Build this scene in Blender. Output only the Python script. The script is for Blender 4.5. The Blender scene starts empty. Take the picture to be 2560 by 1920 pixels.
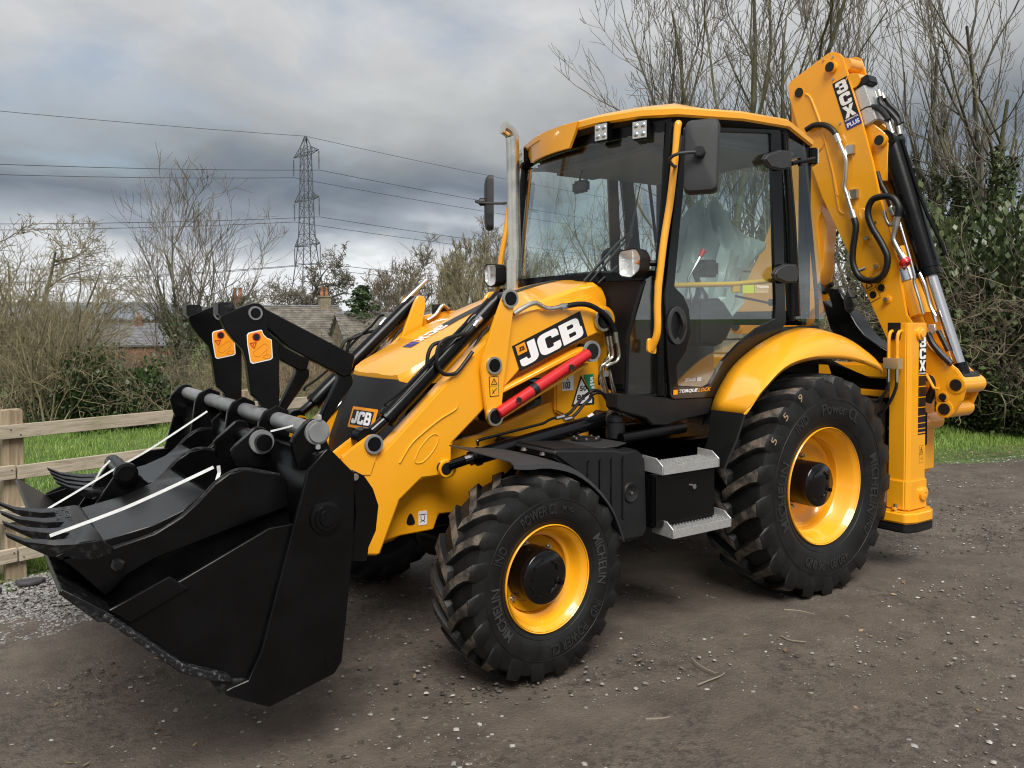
import bpy, bmesh, math, random
import numpy as np
from mathutils import Vector, Matrix

R = math.radians
PI = math.pi
scene = bpy.context.scene
COL = scene.collection
random.seed(7)
rng = np.random.default_rng(7)

# ---------------------------------------------------------------- camera
cam_d = bpy.data.cameras.new('camera')
cam_d.sensor_width = 36.0
cam_d.lens = 28.622
cam_d.shift_y = -0.03535
cam_d.clip_start = 0.05
cam_d.clip_end = 20000
cam = bpy.data.objects.new('camera', cam_d)
COL.objects.link(cam)
_m = Matrix(((-0.824636, -0.023438, 0.565178), (0.565647, -0.026514, 0.824221), (-0.004333, 0.999374, 0.035122))).to_4x4()
_m.translation = Vector((4.5205, 4.2027, 1.7509))
cam.matrix_world = _m
scene.camera = cam

# ---------------------------------------------------------------- sky and sun
SUN_EL, SUN_AZ = R(52), R(62)       # the veiled sun stands high behind the photographer (azimuth from +x towards +y)
world = bpy.data.worlds.new('World')
scene.world = world
world.use_nodes = True
wn, wl = world.node_tree.nodes, world.node_tree.links
wn.clear()
w_out = wn.new('ShaderNodeOutputWorld')
w_bg = wn.new('ShaderNodeBackground')
w_bg.inputs['Strength'].default_value = 0.1
sky = wn.new('ShaderNodeTexSky')
sky.sky_type = 'NISHITA'
sky.sun_disc = False
sky.sun_elevation = SUN_EL
sky.sun_rotation = R(90) - SUN_AZ
sky.air_density = 1.2
sky.dust_density = 1.5
tc = wn.new('ShaderNodeTexCoord')
sep = wn.new('ShaderNodeSeparateXYZ')
wl.new(tc.outputs['Generated'], sep.inputs[0])
def wmath(op, a, b=None, clamp=False):
    n = wn.new('ShaderNodeMath'); n.operation = op; n.use_clamp = clamp
    for i, v in enumerate((a, b)):
        if v is None: continue
        if isinstance(v, (int, float)): n.inputs[i].default_value = v
        else: wl.new(v, n.inputs[i])
    return n.outputs[0]
# project the view direction on a cloud deck: x/(z+k), y/(z+k)
zz = wmath('MAXIMUM', sep.outputs['Z'], 0.0)
zk = wmath('ADD', zz, 0.30)
cu = wmath('DIVIDE', sep.outputs['X'], zk)
cv = wmath('DIVIDE', sep.outputs['Y'], zk)
comb = wn.new('ShaderNodeCombineXYZ')
wl.new(cu, comb.inputs[0]); wl.new(cv, comb.inputs[1])
comb.inputs[2].default_value = 0.35
def wnoise(scale, detail, rough, dist, off):
    mp = wn.new('ShaderNodeMapping'); mp.inputs['Location'].default_value = off
    mp.inputs['Scale'].default_value = (scale, scale, 1)
    wl.new(comb.outputs[0], mp.inputs[0])
    n = wn.new('ShaderNodeTexNoise'); n.inputs['Scale'].default_value = 1.0
    n.inputs['Detail'].default_value = detail; n.inputs['Roughness'].default_value = rough
    n.inputs['Distortion'].default_value = dist
    wl.new(mp.outputs[0], n.inputs['Vector'])
    return n.outputs['Fac']
n_big = wnoise(0.95, 4, 0.5, 0.5, (3.1, 1.7, 0.0))
n_mid = wnoise(2.1, 6, 0.55, 0.3, (0.4, 5.2, 0.3))
# cloud deck: a dark bank low all round, paler cloud above it, brighter air at the horizon; noise breaks it up
el_ = wmath('ADD', zz, wmath('MULTIPLY', wmath('SUBTRACT', n_big, 0.5), 0.24))
el_ = wmath('ADD', el_, wmath('MULTIPLY', wmath('SUBTRACT', n_mid, 0.5), 0.09))
ramp = wn.new('ShaderNodeValToRGB')
wl.new(el_, ramp.inputs[0])
e = ramp.color_ramp.elements
K = 10.0
stops = [(0.0, (0.80, 0.82, 0.84)), (0.085, (0.78, 0.80, 0.82)), (0.125, (0.34, 0.38, 0.43)), (0.165, (0.175, 0.21, 0.255)), (0.205, (0.25, 0.275, 0.30)), (0.255, (0.42, 0.435, 0.445)), (0.34, (0.56, 0.57, 0.58)), (1.0, (0.55, 0.57, 0.60))]
e[0].position = 0.0; e[1].position = 1.0
for el in (e[0], e[1]): pass
e[0].color = tuple(K * v for v in stops[0][1]) + (1,); e[1].color = tuple(K * v for v in stops[-1][1]) + (1,)
for p_, c_ in stops[1:-1]:
    q_ = e.new(p_); q_.color = tuple(K * v for v in c_) + (1,)
fine = wn.new('ShaderNodeMapRange'); wl.new(wnoise(3.6, 6, 0.55, 0.3, (7.0, 2.0, 0.8)), fine.inputs['Value'])
fine.inputs['From Min'].default_value = 0.3; fine.inputs['From Max'].default_value = 0.7; fine.inputs['To Min'].default_value = 0.88; fine.inputs['To Max'].default_value = 1.12
mixm = wn.new('ShaderNodeMixRGB'); mixm.blend_type = 'MULTIPLY'; mixm.inputs[0].default_value = 1.0
wl.new(ramp.outputs[0], mixm.inputs[1]); wl.new(fine.outputs[0], mixm.inputs[2])
# thin places let the blue sky through
thin = wn.new('ShaderNodeMapRange'); wl.new(n_mid, thin.inputs['Value'])
thin.inputs['From Min'].default_value = 0.53; thin.inputs['From Max'].default_value = 0.72; thin.inputs['To Min'].default_value = 0.0; thin.inputs['To Max'].default_value = 0.55
mixh = wn.new('ShaderNodeMixRGB')
wl.new(thin.outputs[0], mixh.inputs[0])
wl.new(mixm.outputs[0], mixh.inputs[1])
wl.new(sky.outputs[0], mixh.inputs[2])
wl.new(mixh.outputs[0], w_bg.inputs['Color'])
wl.new(w_bg.outputs[0], w_out.inputs['Surface'])

sun_d = bpy.data.lights.new('sun', 'SUN')
sun_d.energy = 4.0
sun_d.angle = R(32)
sun_d.color = (1.0, 0.965, 0.91)
sun = bpy.data.objects.new('sun', sun_d)
COL.objects.link(sun)
_sd = Vector((math.cos(SUN_EL) * math.cos(SUN_AZ), math.cos(SUN_EL) * math.sin(SUN_AZ), math.sin(SUN_EL)))
sun.rotation_euler = _sd.to_track_quat('Z', 'Y').to_euler()
sun.location = _sd * 30

scene.view_settings.view_transform = 'Standard'
scene.view_settings.look = 'None'
scene.view_settings.exposure = 0.15
scene.view_settings.gamma = 1.0
scene.view_settings.use_curve_mapping = False
scene.cycles.filter_width = 1.15
scene.cycles.max_bounces = 10
scene.cycles.transparent_max_bounces = 24

# ---------------------------------------------------------------- materials
MATS = {}
def mat(name, color, rough=0.5, metal=0.0, spec=0.5, coat=0.0, var=0.0, vscale=8.0, bump=0.0, bscale=60.0, rvar=0.0, col2=None, detail=4.0, coat_rough=0.08, lo=0.4, hi=0.65):
    m = bpy.data.materials.new(name); m.use_nodes = True
    nt = m.node_tree; b = nt.nodes['Principled BSDF']
    b.inputs['Base Color'].default_value = (*color, 1)
    b.inputs['Roughness'].default_value = rough
    b.inputs['Metallic'].default_value = metal
    b.inputs['Specular IOR Level'].default_value = spec
    b.inputs['Coat Weight'].default_value = coat
    b.inputs['Coat Roughness'].default_value = coat_rough
    if var or bump or rvar or col2:
        t = nt.nodes.new('ShaderNodeTexCoord')
        n = nt.nodes.new('ShaderNodeTexNoise'); n.inputs['Scale'].default_value = vscale; n.inputs['Detail'].default_value = detail
        nt.links.new(t.outputs['Object'], n.inputs['Vector'])
        if var or col2:
            r = nt.nodes.new('ShaderNodeValToRGB'); nt.links.new(n.outputs['Fac'], r.inputs[0])
            r.color_ramp.elements[0].position = lo; r.color_ramp.elements[1].position = hi
            c2 = col2 if col2 else tuple(min(1, c * (1 + var)) for c in color)
            c1 = color if col2 else tuple(c * (1 - var) for c in color)
            r.color_ramp.elements[0].color = (*c1, 1); r.color_ramp.elements[1].color = (*c2, 1)
            nt.links.new(r.outputs[0], b.inputs['Base Color'])
        if rvar:
            mr = nt.nodes.new('ShaderNodeMapRange'); nt.links.new(n.outputs['Fac'], mr.inputs['Value'])
            mr.inputs['To Min'].default_value = max(0.02, rough - rvar); mr.inputs['To Max'].default_value = min(1, rough + rvar)
            nt.links.new(mr.outputs[0], b.inputs['Roughness'])
        if bump:
            n2 = nt.nodes.new('ShaderNodeTexNoise'); n2.inputs['Scale'].default_value = bscale; n2.inputs['Detail'].default_value = 5
            nt.links.new(t.outputs['Object'], n2.inputs['Vector'])
            bp = nt.nodes.new('ShaderNodeBump'); bp.inputs['Strength'].default_value = bump; bp.inputs['Distance'].default_value = 0.01
            nt.links.new(n2.outputs['Fac'], bp.inputs['Height']); nt.links.new(bp.outputs[0], b.inputs['Normal'])
    MATS[name] = m
    return m

YEL = mat('yellow_paint', (0.84, 0.362, 0.009), 0.34, coat=0.6, var=0.03, vscale=2.2, rvar=0.06, bump=0.02, bscale=9, coat_rough=0.05)
BLK = mat('black_paint', (0.0030, 0.0030, 0.0033), 0.25, spec=0.23, var=0.25, vscale=5, rvar=0.1, bump=0.05, bscale=25)
BLKG = mat('black_gloss', (0.003, 0.003, 0.0035), 0.14, spec=0.38, rvar=0.05, vscale=4, bump=0.02, bscale=20)
SCUF = mat('scuffed_black_edge', (0.006, 0.006, 0.0065), 0.34, spec=0.35, col2=(0.034, 0.035, 0.037), vscale=44, rvar=0.12, detail=8, lo=0.52, hi=0.72)
PLA = mat('black_plastic', (0.009, 0.009, 0.0095), 0.5, spec=0.35, var=0.15, vscale=10, bump=0.25, bscale=260)
GRYP = mat('grey_plastic', (0.030, 0.031, 0.033), 0.55, spec=0.4, bump=0.2, bscale=300)
RUB = mat('tyre_rubber', (0.0062, 0.0062, 0.0062), 0.52, spec=0.34, var=0.35, vscale=9, rvar=0.12, bump=0.12, bscale=90)
MUD = mat('muddy_tread', (0.022, 0.019, 0.016), 0.75, col2=(0.125, 0.098, 0.074), vscale=13, detail=8, bump=0.5, bscale=70, lo=0.42, hi=0.62)
RLET = mat('tyre_lettering', (0.017, 0.017, 0.018), 0.48)
RLET2 = mat('tyre_patch', (0.030, 0.030, 0.031), 0.52)
WEAR = mat('worn_steel', (0.010, 0.010, 0.011), 0.36, spec=0.4, col2=(0.16, 0.16, 0.165), vscale=70, rvar=0.12, detail=9, lo=0.55, hi=0.78)
HOSE = mat('hose_rubber', (0.006, 0.006, 0.0065), 0.42, spec=0.4, bump=0.2, bscale=200)
CHR = mat('chrome', (0.66, 0.66, 0.68), 0.2, metal=1.0)
STL = mat('zinc_steel', (0.55, 0.54, 0.50), 0.32, metal=1.0, rvar=0.1, vscale=30)
EXH = mat('brushed_exhaust', (0.72, 0.68, 0.60), 0.24, metal=1.0, rvar=0.08, vscale=12, var=0.08)
GALV = mat('galvanised_steel', (0.60, 0.60, 0.59), 0.45, metal=0.75, var=0.07, vscale=60, rvar=0.12)
GRYB = mat('grey_bar', (0.24, 0.245, 0.25), 0.42, metal=0.3, var=0.12, vscale=14, rvar=0.1)
WHT = mat('white_print', (0.80, 0.80, 0.80), 0.45)
STRAPW = mat('white_strap', (0.56, 0.56, 0.55), 0.5, var=0.12, vscale=20, bump=0.2, bscale=150)
RED = mat('red_paint', (0.50, 0.008, 0.013), 0.32, coat=0.3, var=0.06, vscale=6)
REDP = mat('red_plastic', (0.50, 0.02, 0.02), 0.4)
DEC = mat('dark_decal', (0.008, 0.008, 0.009), 0.42, spec=0.4)
ORG = mat('orange_decal', (0.85, 0.30, 0.008), 0.45)
BLU = mat('blue_decal', (0.035, 0.03, 0.20), 0.4)
GRN = mat('green_decal', (0.01, 0.22, 0.10), 0.45)
SILV = mat('silver_print', (0.40, 0.40, 0.42), 0.4)
LGT = mat('lamp_reflector', (0.88, 0.88, 0.88), 0.25, metal=0.45, bump=0.6, bscale=60)
LED = mat('led_face', (0.50, 0.50, 0.50), 0.3, metal=0.3, bump=0.4, bscale=120)
AMB = mat('amber_lens', (0.65, 0.20, 0.03), 0.25)
LINER = mat('cab_liner', (0.10, 0.105, 0.11), 0.8)
SEATM = mat('seat_fabric', (0.035, 0.038, 0.04), 0.85, bump=0.2, bscale=150)
CARD = mat('cardboard', (0.36, 0.25, 0.15), 0.85)
BRASS = mat('brass_block', (0.48, 0.40, 0.24), 0.4, metal=0.6)

def glass_mat(name, tint, rough=0.0, ior=1.5, gl=(1, 1, 1), boost=1.0):
    m = bpy.data.materials.new(name); m.use_nodes = True
    nt = m.node_tree; nt.nodes.clear()
    o = nt.nodes.new('ShaderNodeOutputMaterial'); mx = nt.nodes.new('ShaderNodeMixShader')
    tr = nt.nodes.new('ShaderNodeBsdfTransparent'); tr.inputs[0].default_value = (*tint, 1)
    g = nt.nodes.new('ShaderNodeBsdfGlossy'); g.inputs['Roughness'].default_value = rough; g.inputs['Color'].default_value = (*gl, 1)
    lw = nt.nodes.new('ShaderNodeLayerWeight'); lw.inputs['Blend'].default_value = 0.5
    pw = nt.nodes.new('ShaderNodeMath'); pw.operation = 'POWER'; pw.inputs[1].default_value = 5.0; nt.links.new(lw.outputs['Facing'], pw.inputs[0])
    fr = nt.nodes.new('ShaderNodeMapRange'); f0 = ((ior - 1) / (ior + 1)) ** 2
    fr.inputs['To Min'].default_value = f0; fr.inputs['To Max'].default_value = 1.0; nt.links.new(pw.outputs[0], fr.inputs['Value'])
    nt.links.new(fr.outputs[0], mx.inputs[0]); nt.links.new(tr.outputs[0], mx.inputs[1]); nt.links.new(g.outputs[0], mx.inputs[2])
    nt.links.new(mx.outputs[0], o.inputs['Surface'])
    MATS[name] = m
    return m
GLASS = glass_mat('cab_glass', (0.94, 0.985, 0.97), ior=1.75)
LENS = glass_mat('lamp_lens', (0.96, 0.97, 0.97), ior=1.5)
def sheet_mat():
    m = bpy.data.materials.new('plastic_sheet'); m.use_nodes = True
    nt = m.node_tree; nt.nodes.clear()
    o = nt.nodes.new('ShaderNodeOutputMaterial'); mx = nt.nodes.new('ShaderNodeMixShader'); mx.inputs[0].default_value = 0.62
    tr = nt.nodes.new('ShaderNodeBsdfTransparent'); tr.inputs[0].default_value = (0.9, 0.95, 0.94, 1)
    b = nt.nodes.new('ShaderNodeBsdfPrincipled'); b.inputs['Base Color'].default_value = (0.62, 0.72, 0.70, 1); b.inputs['Roughness'].default_value = 0.3
    nt.links.new(tr.outputs[0], mx.inputs[1]); nt.links.new(b.outputs[0], mx.inputs[2]); nt.links.new(mx.outputs[0], o.inputs['Surface'])
    return m
SHEET = sheet_mat()

# ---------------------------------------------------------------- helpers
def tag(o, label=None, cat=None, group=None, kind=None):
    if label: o['label'] = label
    if cat: o['category'] = cat
    if group: o['group'] = group
    if kind: o['kind'] = kind
    return o
def empty(name, loc=(0, 0, 0), rz=0.0, parent=None):
    o = bpy.data.objects.new(name, None); o.empty_display_size = 0.2
    COL.objects.link(o); o.location = loc; o.rotation_euler = (0, 0, rz); o.parent = parent
    return o
def link_mesh(name, me, parent=None, loc=None):
    o = bpy.data.objects.new(name, me); COL.objects.link(o); o.parent = parent
    if loc: o.location = loc
    return o
def np_mesh(name, verts, faces, mats, smooth=False, mi=None):
    """fast mesh from an (n,3) array and an (m,k) array of equal-sized faces"""
    me = bpy.data.meshes.new(name)
    verts = np.asarray(verts, dtype=np.float32); faces = np.asarray(faces, dtype=np.int32)
    k = faces.shape[1]
    me.vertices.add(len(verts)); me.vertices.foreach_set('co', verts.ravel())
    me.loops.add(faces.size); me.loops.foreach_set('vertex_index', faces.ravel())
    me.polygons.add(len(faces))
    me.polygons.foreach_set('loop_start', np.arange(len(faces), dtype=np.int32) * k)
    me.polygons.foreach_set('loop_total', np.full(len(faces), k, dtype=np.int32))
    if smooth: me.polygons.foreach_set('use_smooth', np.ones(len(faces), dtype=bool))
    if mi is not None: me.polygons.foreach_set('material_index', np.asarray(mi, dtype=np.int32))
    for m in (mats if isinstance(mats, (list, tuple)) else [mats]): me.materials.append(m)
    me.update(calc_edges=True); me.validate()
    return me

def rpoly(pts, default_r=0.0, seg=5):
    """rounds the corners of a 2D polygon; a point may carry its own radius as a third number"""
    out = []; n = len(pts)
    for i in range(n):
        p = Vector(pts[i][:2]); r = pts[i][2] if len(pts[i]) > 2 else default_r
        if r <= 0: out.append(tuple(p)); continue
        a = Vector(pts[i - 1][:2]) - p; b = Vector(pts[(i + 1) % n][:2]) - p
        la, lb = a.length, b.length
        if la < 1e-6 or lb < 1e-6: out.append(tuple(p)); continue
        a /= la; b /= lb
        d = max(-1, min(1, a.dot(b))); half = math.acos(d) / 2
        if half > R(88): out.append(tuple(p)); continue
        t = min(r / math.tan(half), la * 0.48, lb * 0.48)
        p0, p1 = p + a * t, p + b * t
        for k in range(seg + 1):
            s = k / seg
            out.append(tuple(p0 * (1 - s) ** 2 + p * 2 * s * (1 - s) + p1 * s ** 2))
    return out
def catmull(pts, n=6):
    P = [Vector(p) for p in pts]
    if len(P) < 3: return P
    P = [P[0] * 2 - P[1]] + P + [P[-1] * 2 - P[-2]]
    out = []
    for i in range(1, len(P) - 2):
        p0, p1, p2, p3 = P[i - 1:i + 3]
        for k in range(n):
            t = k / n
            out.append(0.5 * ((2 * p1) + (p2 - p0) * t + (2 * p0 - 5 * p1 + 4 * p2 - p3) * t * t + (3 * p1 - p0 - 3 * p2 + p3) * t ** 3))
    out.append(P[-2])
    return out
def resample(pts, n):
    P = [Vector(p) for p in pts]
    L = [0.0]
    for a, b in zip(P, P[1:]): L.append(L[-1] + (b - a).length)
    out = []
    for k in range(n):
        t = L[-1] * k / (n - 1); i = 0
        while i < len(P) - 2 and L[i + 1] < t: i += 1
        s = (t - L[i]) / max(1e-9, L[i + 1] - L[i])
        out.append(P[i].lerp(P[i + 1], min(1, max(0, s))))
    return out

class MB:
    """collects shapes into one mesh"""
    def __init__(s): s.bm = bmesh.new()
    def _merge(s, b, mi, smooth):
        for f in b.faces: f.material_index = mi; f.smooth = smooth
        me = bpy.data.meshes.new('tmp'); b.to_mesh(me); b.free(); s.bm.from_mesh(me); bpy.data.meshes.remove(me)
        return s
    def plate(s, poly, a, c, axis='y', bev=0.003, mi=0, seg=1, r=0.0):
        poly = rpoly(poly, r)
        def co(p, t): return {'y': (p[0], t, p[1]), 'x': (t, p[0], p[1]), 'z': (p[0], p[1], t)}[axis]
        b = bmesh.new(); n = len(poly)
        v0 = [b.verts.new(co(p, a)) for p in poly]; v1 = [b.verts.new(co(p, c)) for p in poly]
        b.faces.new(v0); b.faces.new(v1[::-1])
        for i in range(n): b.faces.new((v0[i], v0[(i + 1) % n], v1[(i + 1) % n], v1[i]))
        bmesh.ops.recalc_face_normals(b, faces=b.faces)
        if bev > 0:
            ed = [e for e in b.edges if e.calc_face_angle(0) > R(30)]
            bmesh.ops.bevel(b, geom=ed, offset=bev, segments=seg, affect='EDGES', clamp_overlap=True)
        return s._merge(b, mi, False)
    def box(s, x, y, z, bev=0.004, mi=0, seg=2, rot=None, piv=None):
        b = bmesh.new(); bmesh.ops.create_cube(b, size=1.0)
        for v in b.verts: v.co = Vector(((x[0] + x[1]) / 2 + v.co.x * (x[1] - x[0]), (y[0] + y[1]) / 2 + v.co.y * (y[1] - y[0]), (z[0] + z[1]) / 2 + v.co.z * (z[1] - z[0])))
        if bev > 0: bmesh.ops.bevel(b, geom=list(b.edges), offset=bev, segments=seg, affect='EDGES', clamp_overlap=True)
        if rot is not None: bmesh.ops.rotate(b, verts=b.verts, cent=piv or ((x[0]+x[1])/2, (y[0]+y[1])/2, (z[0]+z[1])/2), matrix=rot)
        return s._merge(b, mi, False)
    def tube(s, pts, r, n=10, mi=0, curve=True, cap=True, smooth=True, sub=6, up=None):
        P = catmull(pts, sub) if curve and len(pts) > 2 else [Vector(p) for p in pts]
        m = len(P)
        rs = [r] * m if isinstance(r, (int, float)) else [np.interp(i / (m - 1), np.linspace(0, 1, len(r)), r) for i in range(m)]
        b = bmesh.new(); rings = []
        t = (P[1] - P[0]).normalized()
        nrm = Vector(up) if up else t.orthogonal().normalized()
        for i in range(m):
            t = (P[min(m - 1, i + 1)] - P[max(0, i - 1)]).normalized()
            nrm = (nrm - t * nrm.dot(t))
            nrm = nrm.normalized() if nrm.length > 1e-6 else t.orthogonal().normalized()
            bi = t.cross(nrm)
            rings.append([b.verts.new(P[i] + (nrm * math.cos(2 * PI * k / n) + bi * math.sin(2 * PI * k / n)) * rs[i]) for k in range(n)])
        for i in range(m - 1):
            for k in range(n): b.faces.new((rings[i][k], rings[i][(k + 1) % n], rings[i + 1][(k + 1) % n], rings[i + 1][k]))
        if cap: b.faces.new(rings[0][::-1]); b.faces.new(rings[-1])
        s._merge(b, mi, smooth); 
        return s
    def cyl(s, p0, p1, r, n=24, mi=0, r2=None, bev=0.0):
        p0, p1 = Vector(p0), Vector(p1); t = (p1 - p0).normalized(); u = t.orthogonal().normalized(); w = t.cross(u)
        r2 = r if r2 is None else r2
        b = bmesh.new()
        a = [b.verts.new(p0 + (u * math.cos(2 * PI * k / n) + w * math.sin(2 * PI * k / n)) * r) for k in range(n)]
        c = [b.verts.new(p1 + (u * math.cos(2 * PI * k / n) + w * math.sin(2 * PI * k / n)) * r2) for k in range(n)]
        for k in range(n): b.faces.new((a[k], a[(k + 1) % n], c[(k + 1) % n], c[k])).smooth = True
        f0 = b.faces.new(a[::-1]); f1 = b.faces.new(c)
        if bev > 0:
            bmesh.ops.bevel(b, geom=list(f0.edges) + list(f1.edges), offset=bev, segments=2, affect='EDGES', clamp_overlap=True)
        for f in b.faces: f.material_index = mi
        for f in b.faces: f.smooth = len(f.verts) == 4
        me = bpy.data.meshes.new('tmp'); b.to_mesh(me); b.free(); s.bm.from_mesh(me); bpy.data.meshes.remove(me)
        return s
    def lathe(s, prof, c, axis=(0, 1, 0), n=48, mi=0, smooth=True, closed=False, arc=None):
        """prof: (distance along the axis, radius)"""
        t = Vector(axis).normalized(); c = Vector(c)
        u = Vector((1, 0, 0)) if abs(t.x) < 0.9 else Vector((0, 1, 0))
        u = (u - t * u.dot(t)).normalized(); w = t.cross(u)
        b = bmesh.new(); rings = []
        for a, r in prof:
            rings.append([b.verts.new(c + t * a + (u * math.cos(2 * PI * k / n) + w * math.sin(2 * PI * k / n)) * max(r, 1e-4)) for k in range(n)])
        m = len(rings)
        for i in range(m if closed else m - 1):
            A, B = rings[i], rings[(i + 1) % m]
            for k in range(n): b.faces.new((A[k], A[(k + 1) % n], B[(k + 1) % n], B[k]))
        bmesh.ops.recalc_face_normals(b, faces=b.faces)
        return s._merge(b, mi, smooth)
    def faces(s, verts, faces, mi=0, smooth=False):
        b = bmesh.new(); V = [b.verts.new(v) for v in verts]
        for f in faces:
            try: b.faces.new([V[i] for i in f])
            except ValueError: pass
        bmesh.ops.recalc_face_normals(b, faces=b.faces)
        return s._merge(b, mi, smooth)
    def loft(s, rows, thick=None, mi=0, smooth=True, close=False):
        """grid surface through rows of points; thick gives it a real thickness"""
        n = len(rows[0]); b = bmesh.new()
        V = [[b.verts.new(p) for p in row] for row in rows]
        for i in range(len(rows) - 1):
            for k in range(n if close else n - 1): b.faces.new((V[i][k], V[i][(k + 1) % n], V[i + 1][(k + 1) % n], V[i + 1][k]))
        bmesh.ops.recalc_face_normals(b, faces=b.faces)
        if thick: bmesh.ops.solidify(b, geom=list(b.faces), thickness=thick)
        return s._merge(b, mi, smooth)
    def build(s, name, mats, parent=None, loc=None):
        me = bpy.data.meshes.new(name); s.bm.to_mesh(me); s.bm.free()
        for m in (mats if isinstance(mats, (list, tuple)) else [mats]): me.materials.append(m)
        me.set_sharp_from_angle(angle=R(38))
        return link_mesh(name, me, parent, loc)

def plate(name, poly, a, c, m, parent, **k): return MB().plate(poly, a, c, **k).build(name, m, parent)
def tube(name, pts, r, m, parent, **k): return MB().tube(pts, r, **k).build(name, m, parent)
def cyl(name, p0, p1, r, m, parent, **k): return MB().cyl(p0, p1, r, **k).build(name, m, parent)
def box(name, x, y, z, m, parent, **k): return MB().box(x, y, z, **k).build(name, m, parent)

def curve_mesh(loops, extrude=0.0, bevel=0.0):
    """filled 2D outline with holes -> mesh in the XY plane"""
    cu = bpy.data.curves.new('tmp', 'CURVE'); cu.dimensions = '2D'; cu.fill_mode = 'BOTH'; cu.extrude = extrude; cu.bevel_depth = bevel
    for lp in loops:
        sp = cu.splines.new('POLY'); sp.points.add(len(lp) - 1)
        for i, p in enumerate(lp): sp.points[i].co = (p[0], p[1], 0, 1)
        sp.use_cyclic_u = True
    o = bpy.data.objects.new('tmp', cu); me = bpy.data.meshes.new_from_object(o)
    bpy.data.objects.remove(o); bpy.data.curves.remove(cu)
    return me
def text_mesh(txt, bold=0.0, extrude=0.0, shear=0.0, spacing=1.0):
    cu = bpy.data.curves.new('tmp', 'FONT'); cu.body = txt; cu.size = 1.0; cu.offset = bold; cu.extrude = extrude; cu.shear = shear
    cu.space_character = spacing; cu.resolution_u = 3; cu.align_x = 'LEFT'
    o = bpy.data.objects.new('tmp', cu); COL.objects.link(o)
    dg = bpy.context.evaluated_depsgraph_get(); dg.update()
    me = bpy.data.meshes.new_from_object(o.evaluated_get(dg))
    bpy.data.objects.remove(o); bpy.data.curves.remove(cu)
    return me
def fit_mesh(me, fn):
    """moves the vertices of a flat mesh, given as 0..1 over its own bounds, through fn(u, v, w)"""
    n = len(me.vertices); co = np.empty(n * 3, dtype=np.float32); me.vertices.foreach_get('co', co); co = co.reshape(-1, 3)
    lo, hi = co.min(0), co.max(0); sz = np.maximum(hi - lo, 1e-6)
    asp = sz[0] / sz[1]
    for i, c in enumerate(co): co[i] = fn((c[0] - lo[0]) / sz[0], (c[1] - lo[1]) / sz[1], c[2])
    me.vertices.foreach_set('co', co.ravel()); me.update()
    return asp
def holed(name, loops, a, c, m, parent, axis='y', bevel=0.0):
    """a plate with holes: loops in (x,z) for axis y, (y,z) for axis x, spanning a..c along the axis"""
    me = curve_mesh(loops, extrude=abs(c - a) / 2 - bevel, bevel=bevel); mid = (a + c) / 2
    n = len(me.vertices); co = np.empty(n * 3, dtype=np.float32); me.vertices.foreach_get('co', co); co = co.reshape(-1, 3)
    o = np.empty_like(co)
    if axis == 'y': o[:, 0], o[:, 2], o[:, 1] = co[:, 0], co[:, 1], mid - co[:, 2]
    elif axis == 'x': o[:, 1], o[:, 2], o[:, 0] = co[:, 0], co[:, 1], mid + co[:, 2]
    else: o[:, 0], o[:, 1], o[:, 2] = co[:, 0], co[:, 1], mid + co[:, 2]
    me.vertices.foreach_set('co', o.ravel()); me.update(); me.name = name
    for mm in (m if isinstance(m, (list, tuple)) else [m]): me.materials.append(mm)
    return link_mesh(name, me, parent)
def print_on(name, me, o, u, v, m, parent, lift=0.002):
    """lays a flat mesh on the parallelogram o, o+u, o+v, lifted a little along its normal"""
    o, u, v = Vector(o), Vector(u), Vector(v); n = u.cross(v).normalized()
    fit_mesh(me, lambda a, b, w: o + u * float(a) + v * float(b) + n * (lift + float(w)))
    me.name = name; me.materials.clear(); me.materials.append(m)
    return link_mesh(name, me, parent)

GLYPH = {
 'J': (0.68, [[(0.40, 1), (0.68, 1), (0.68, 0, 0.3), (0, 0, 0.3), (0, 0.37), (0.27, 0.37), (0.27, 0.25, 0.05), (0.40, 0.25, 0.05)]]),
 'C': (0.80, [[(0, 1, 0.3), (0.80, 1, 0.3), (0.80, 0.63), (0.53, 0.63), (0.53, 0.77, 0.07), (0.28, 0.77, 0.1), (0.28, 0.23, 0.1), (0.53, 0.23, 0.07), (0.53, 0.37), (0.80, 0.37), (0.80, 0, 0.3), (0, 0, 0.3)]]),
 'B': (0.82, [[(0, 0), (0, 1), (0.76, 1, 0.24), (0.76, 0.53, 0.06), (0.82, 0.47, 0.06), (0.82, 0, 0.26)], [(0.28, 0.61), (0.28, 0.79), (0.52, 0.79, 0.06), (0.52, 0.61, 0.06)], [(0.28, 0.21), (0.28, 0.40), (0.55, 0.40, 0.06), (0.55, 0.21, 0.06)]]),
 '3': (0.78, [[(0, 1, 0.24), (0.76, 1, 0.24), (0.76, 0.55, 0.06), (0.70, 0.5), (0.78, 0.45, 0.06), (0.78, 0, 0.26), (0, 0, 0.24), (0, 0.36), (0.27, 0.36), (0.27, 0.21, 0.05), (0.51, 0.21, 0.05), (0.51, 0.41, 0.05), (0.2, 0.41), (0.2, 0.59), (0.49, 0.59, 0.05), (0.49, 0.79, 0.05), (0.27, 0.79, 0.05), (0.27, 0.64), (0, 0.64)]]),
 'X': (0.84, [[(0, 1), (0.30, 1), (0.42, 0.70), (0.54, 1), (0.84, 1), (0.58, 0.5), (0.84, 0), (0.54, 0), (0.42, 0.30), (0.30, 0), (0, 0), (0.26, 0.5)]]),
}
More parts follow.
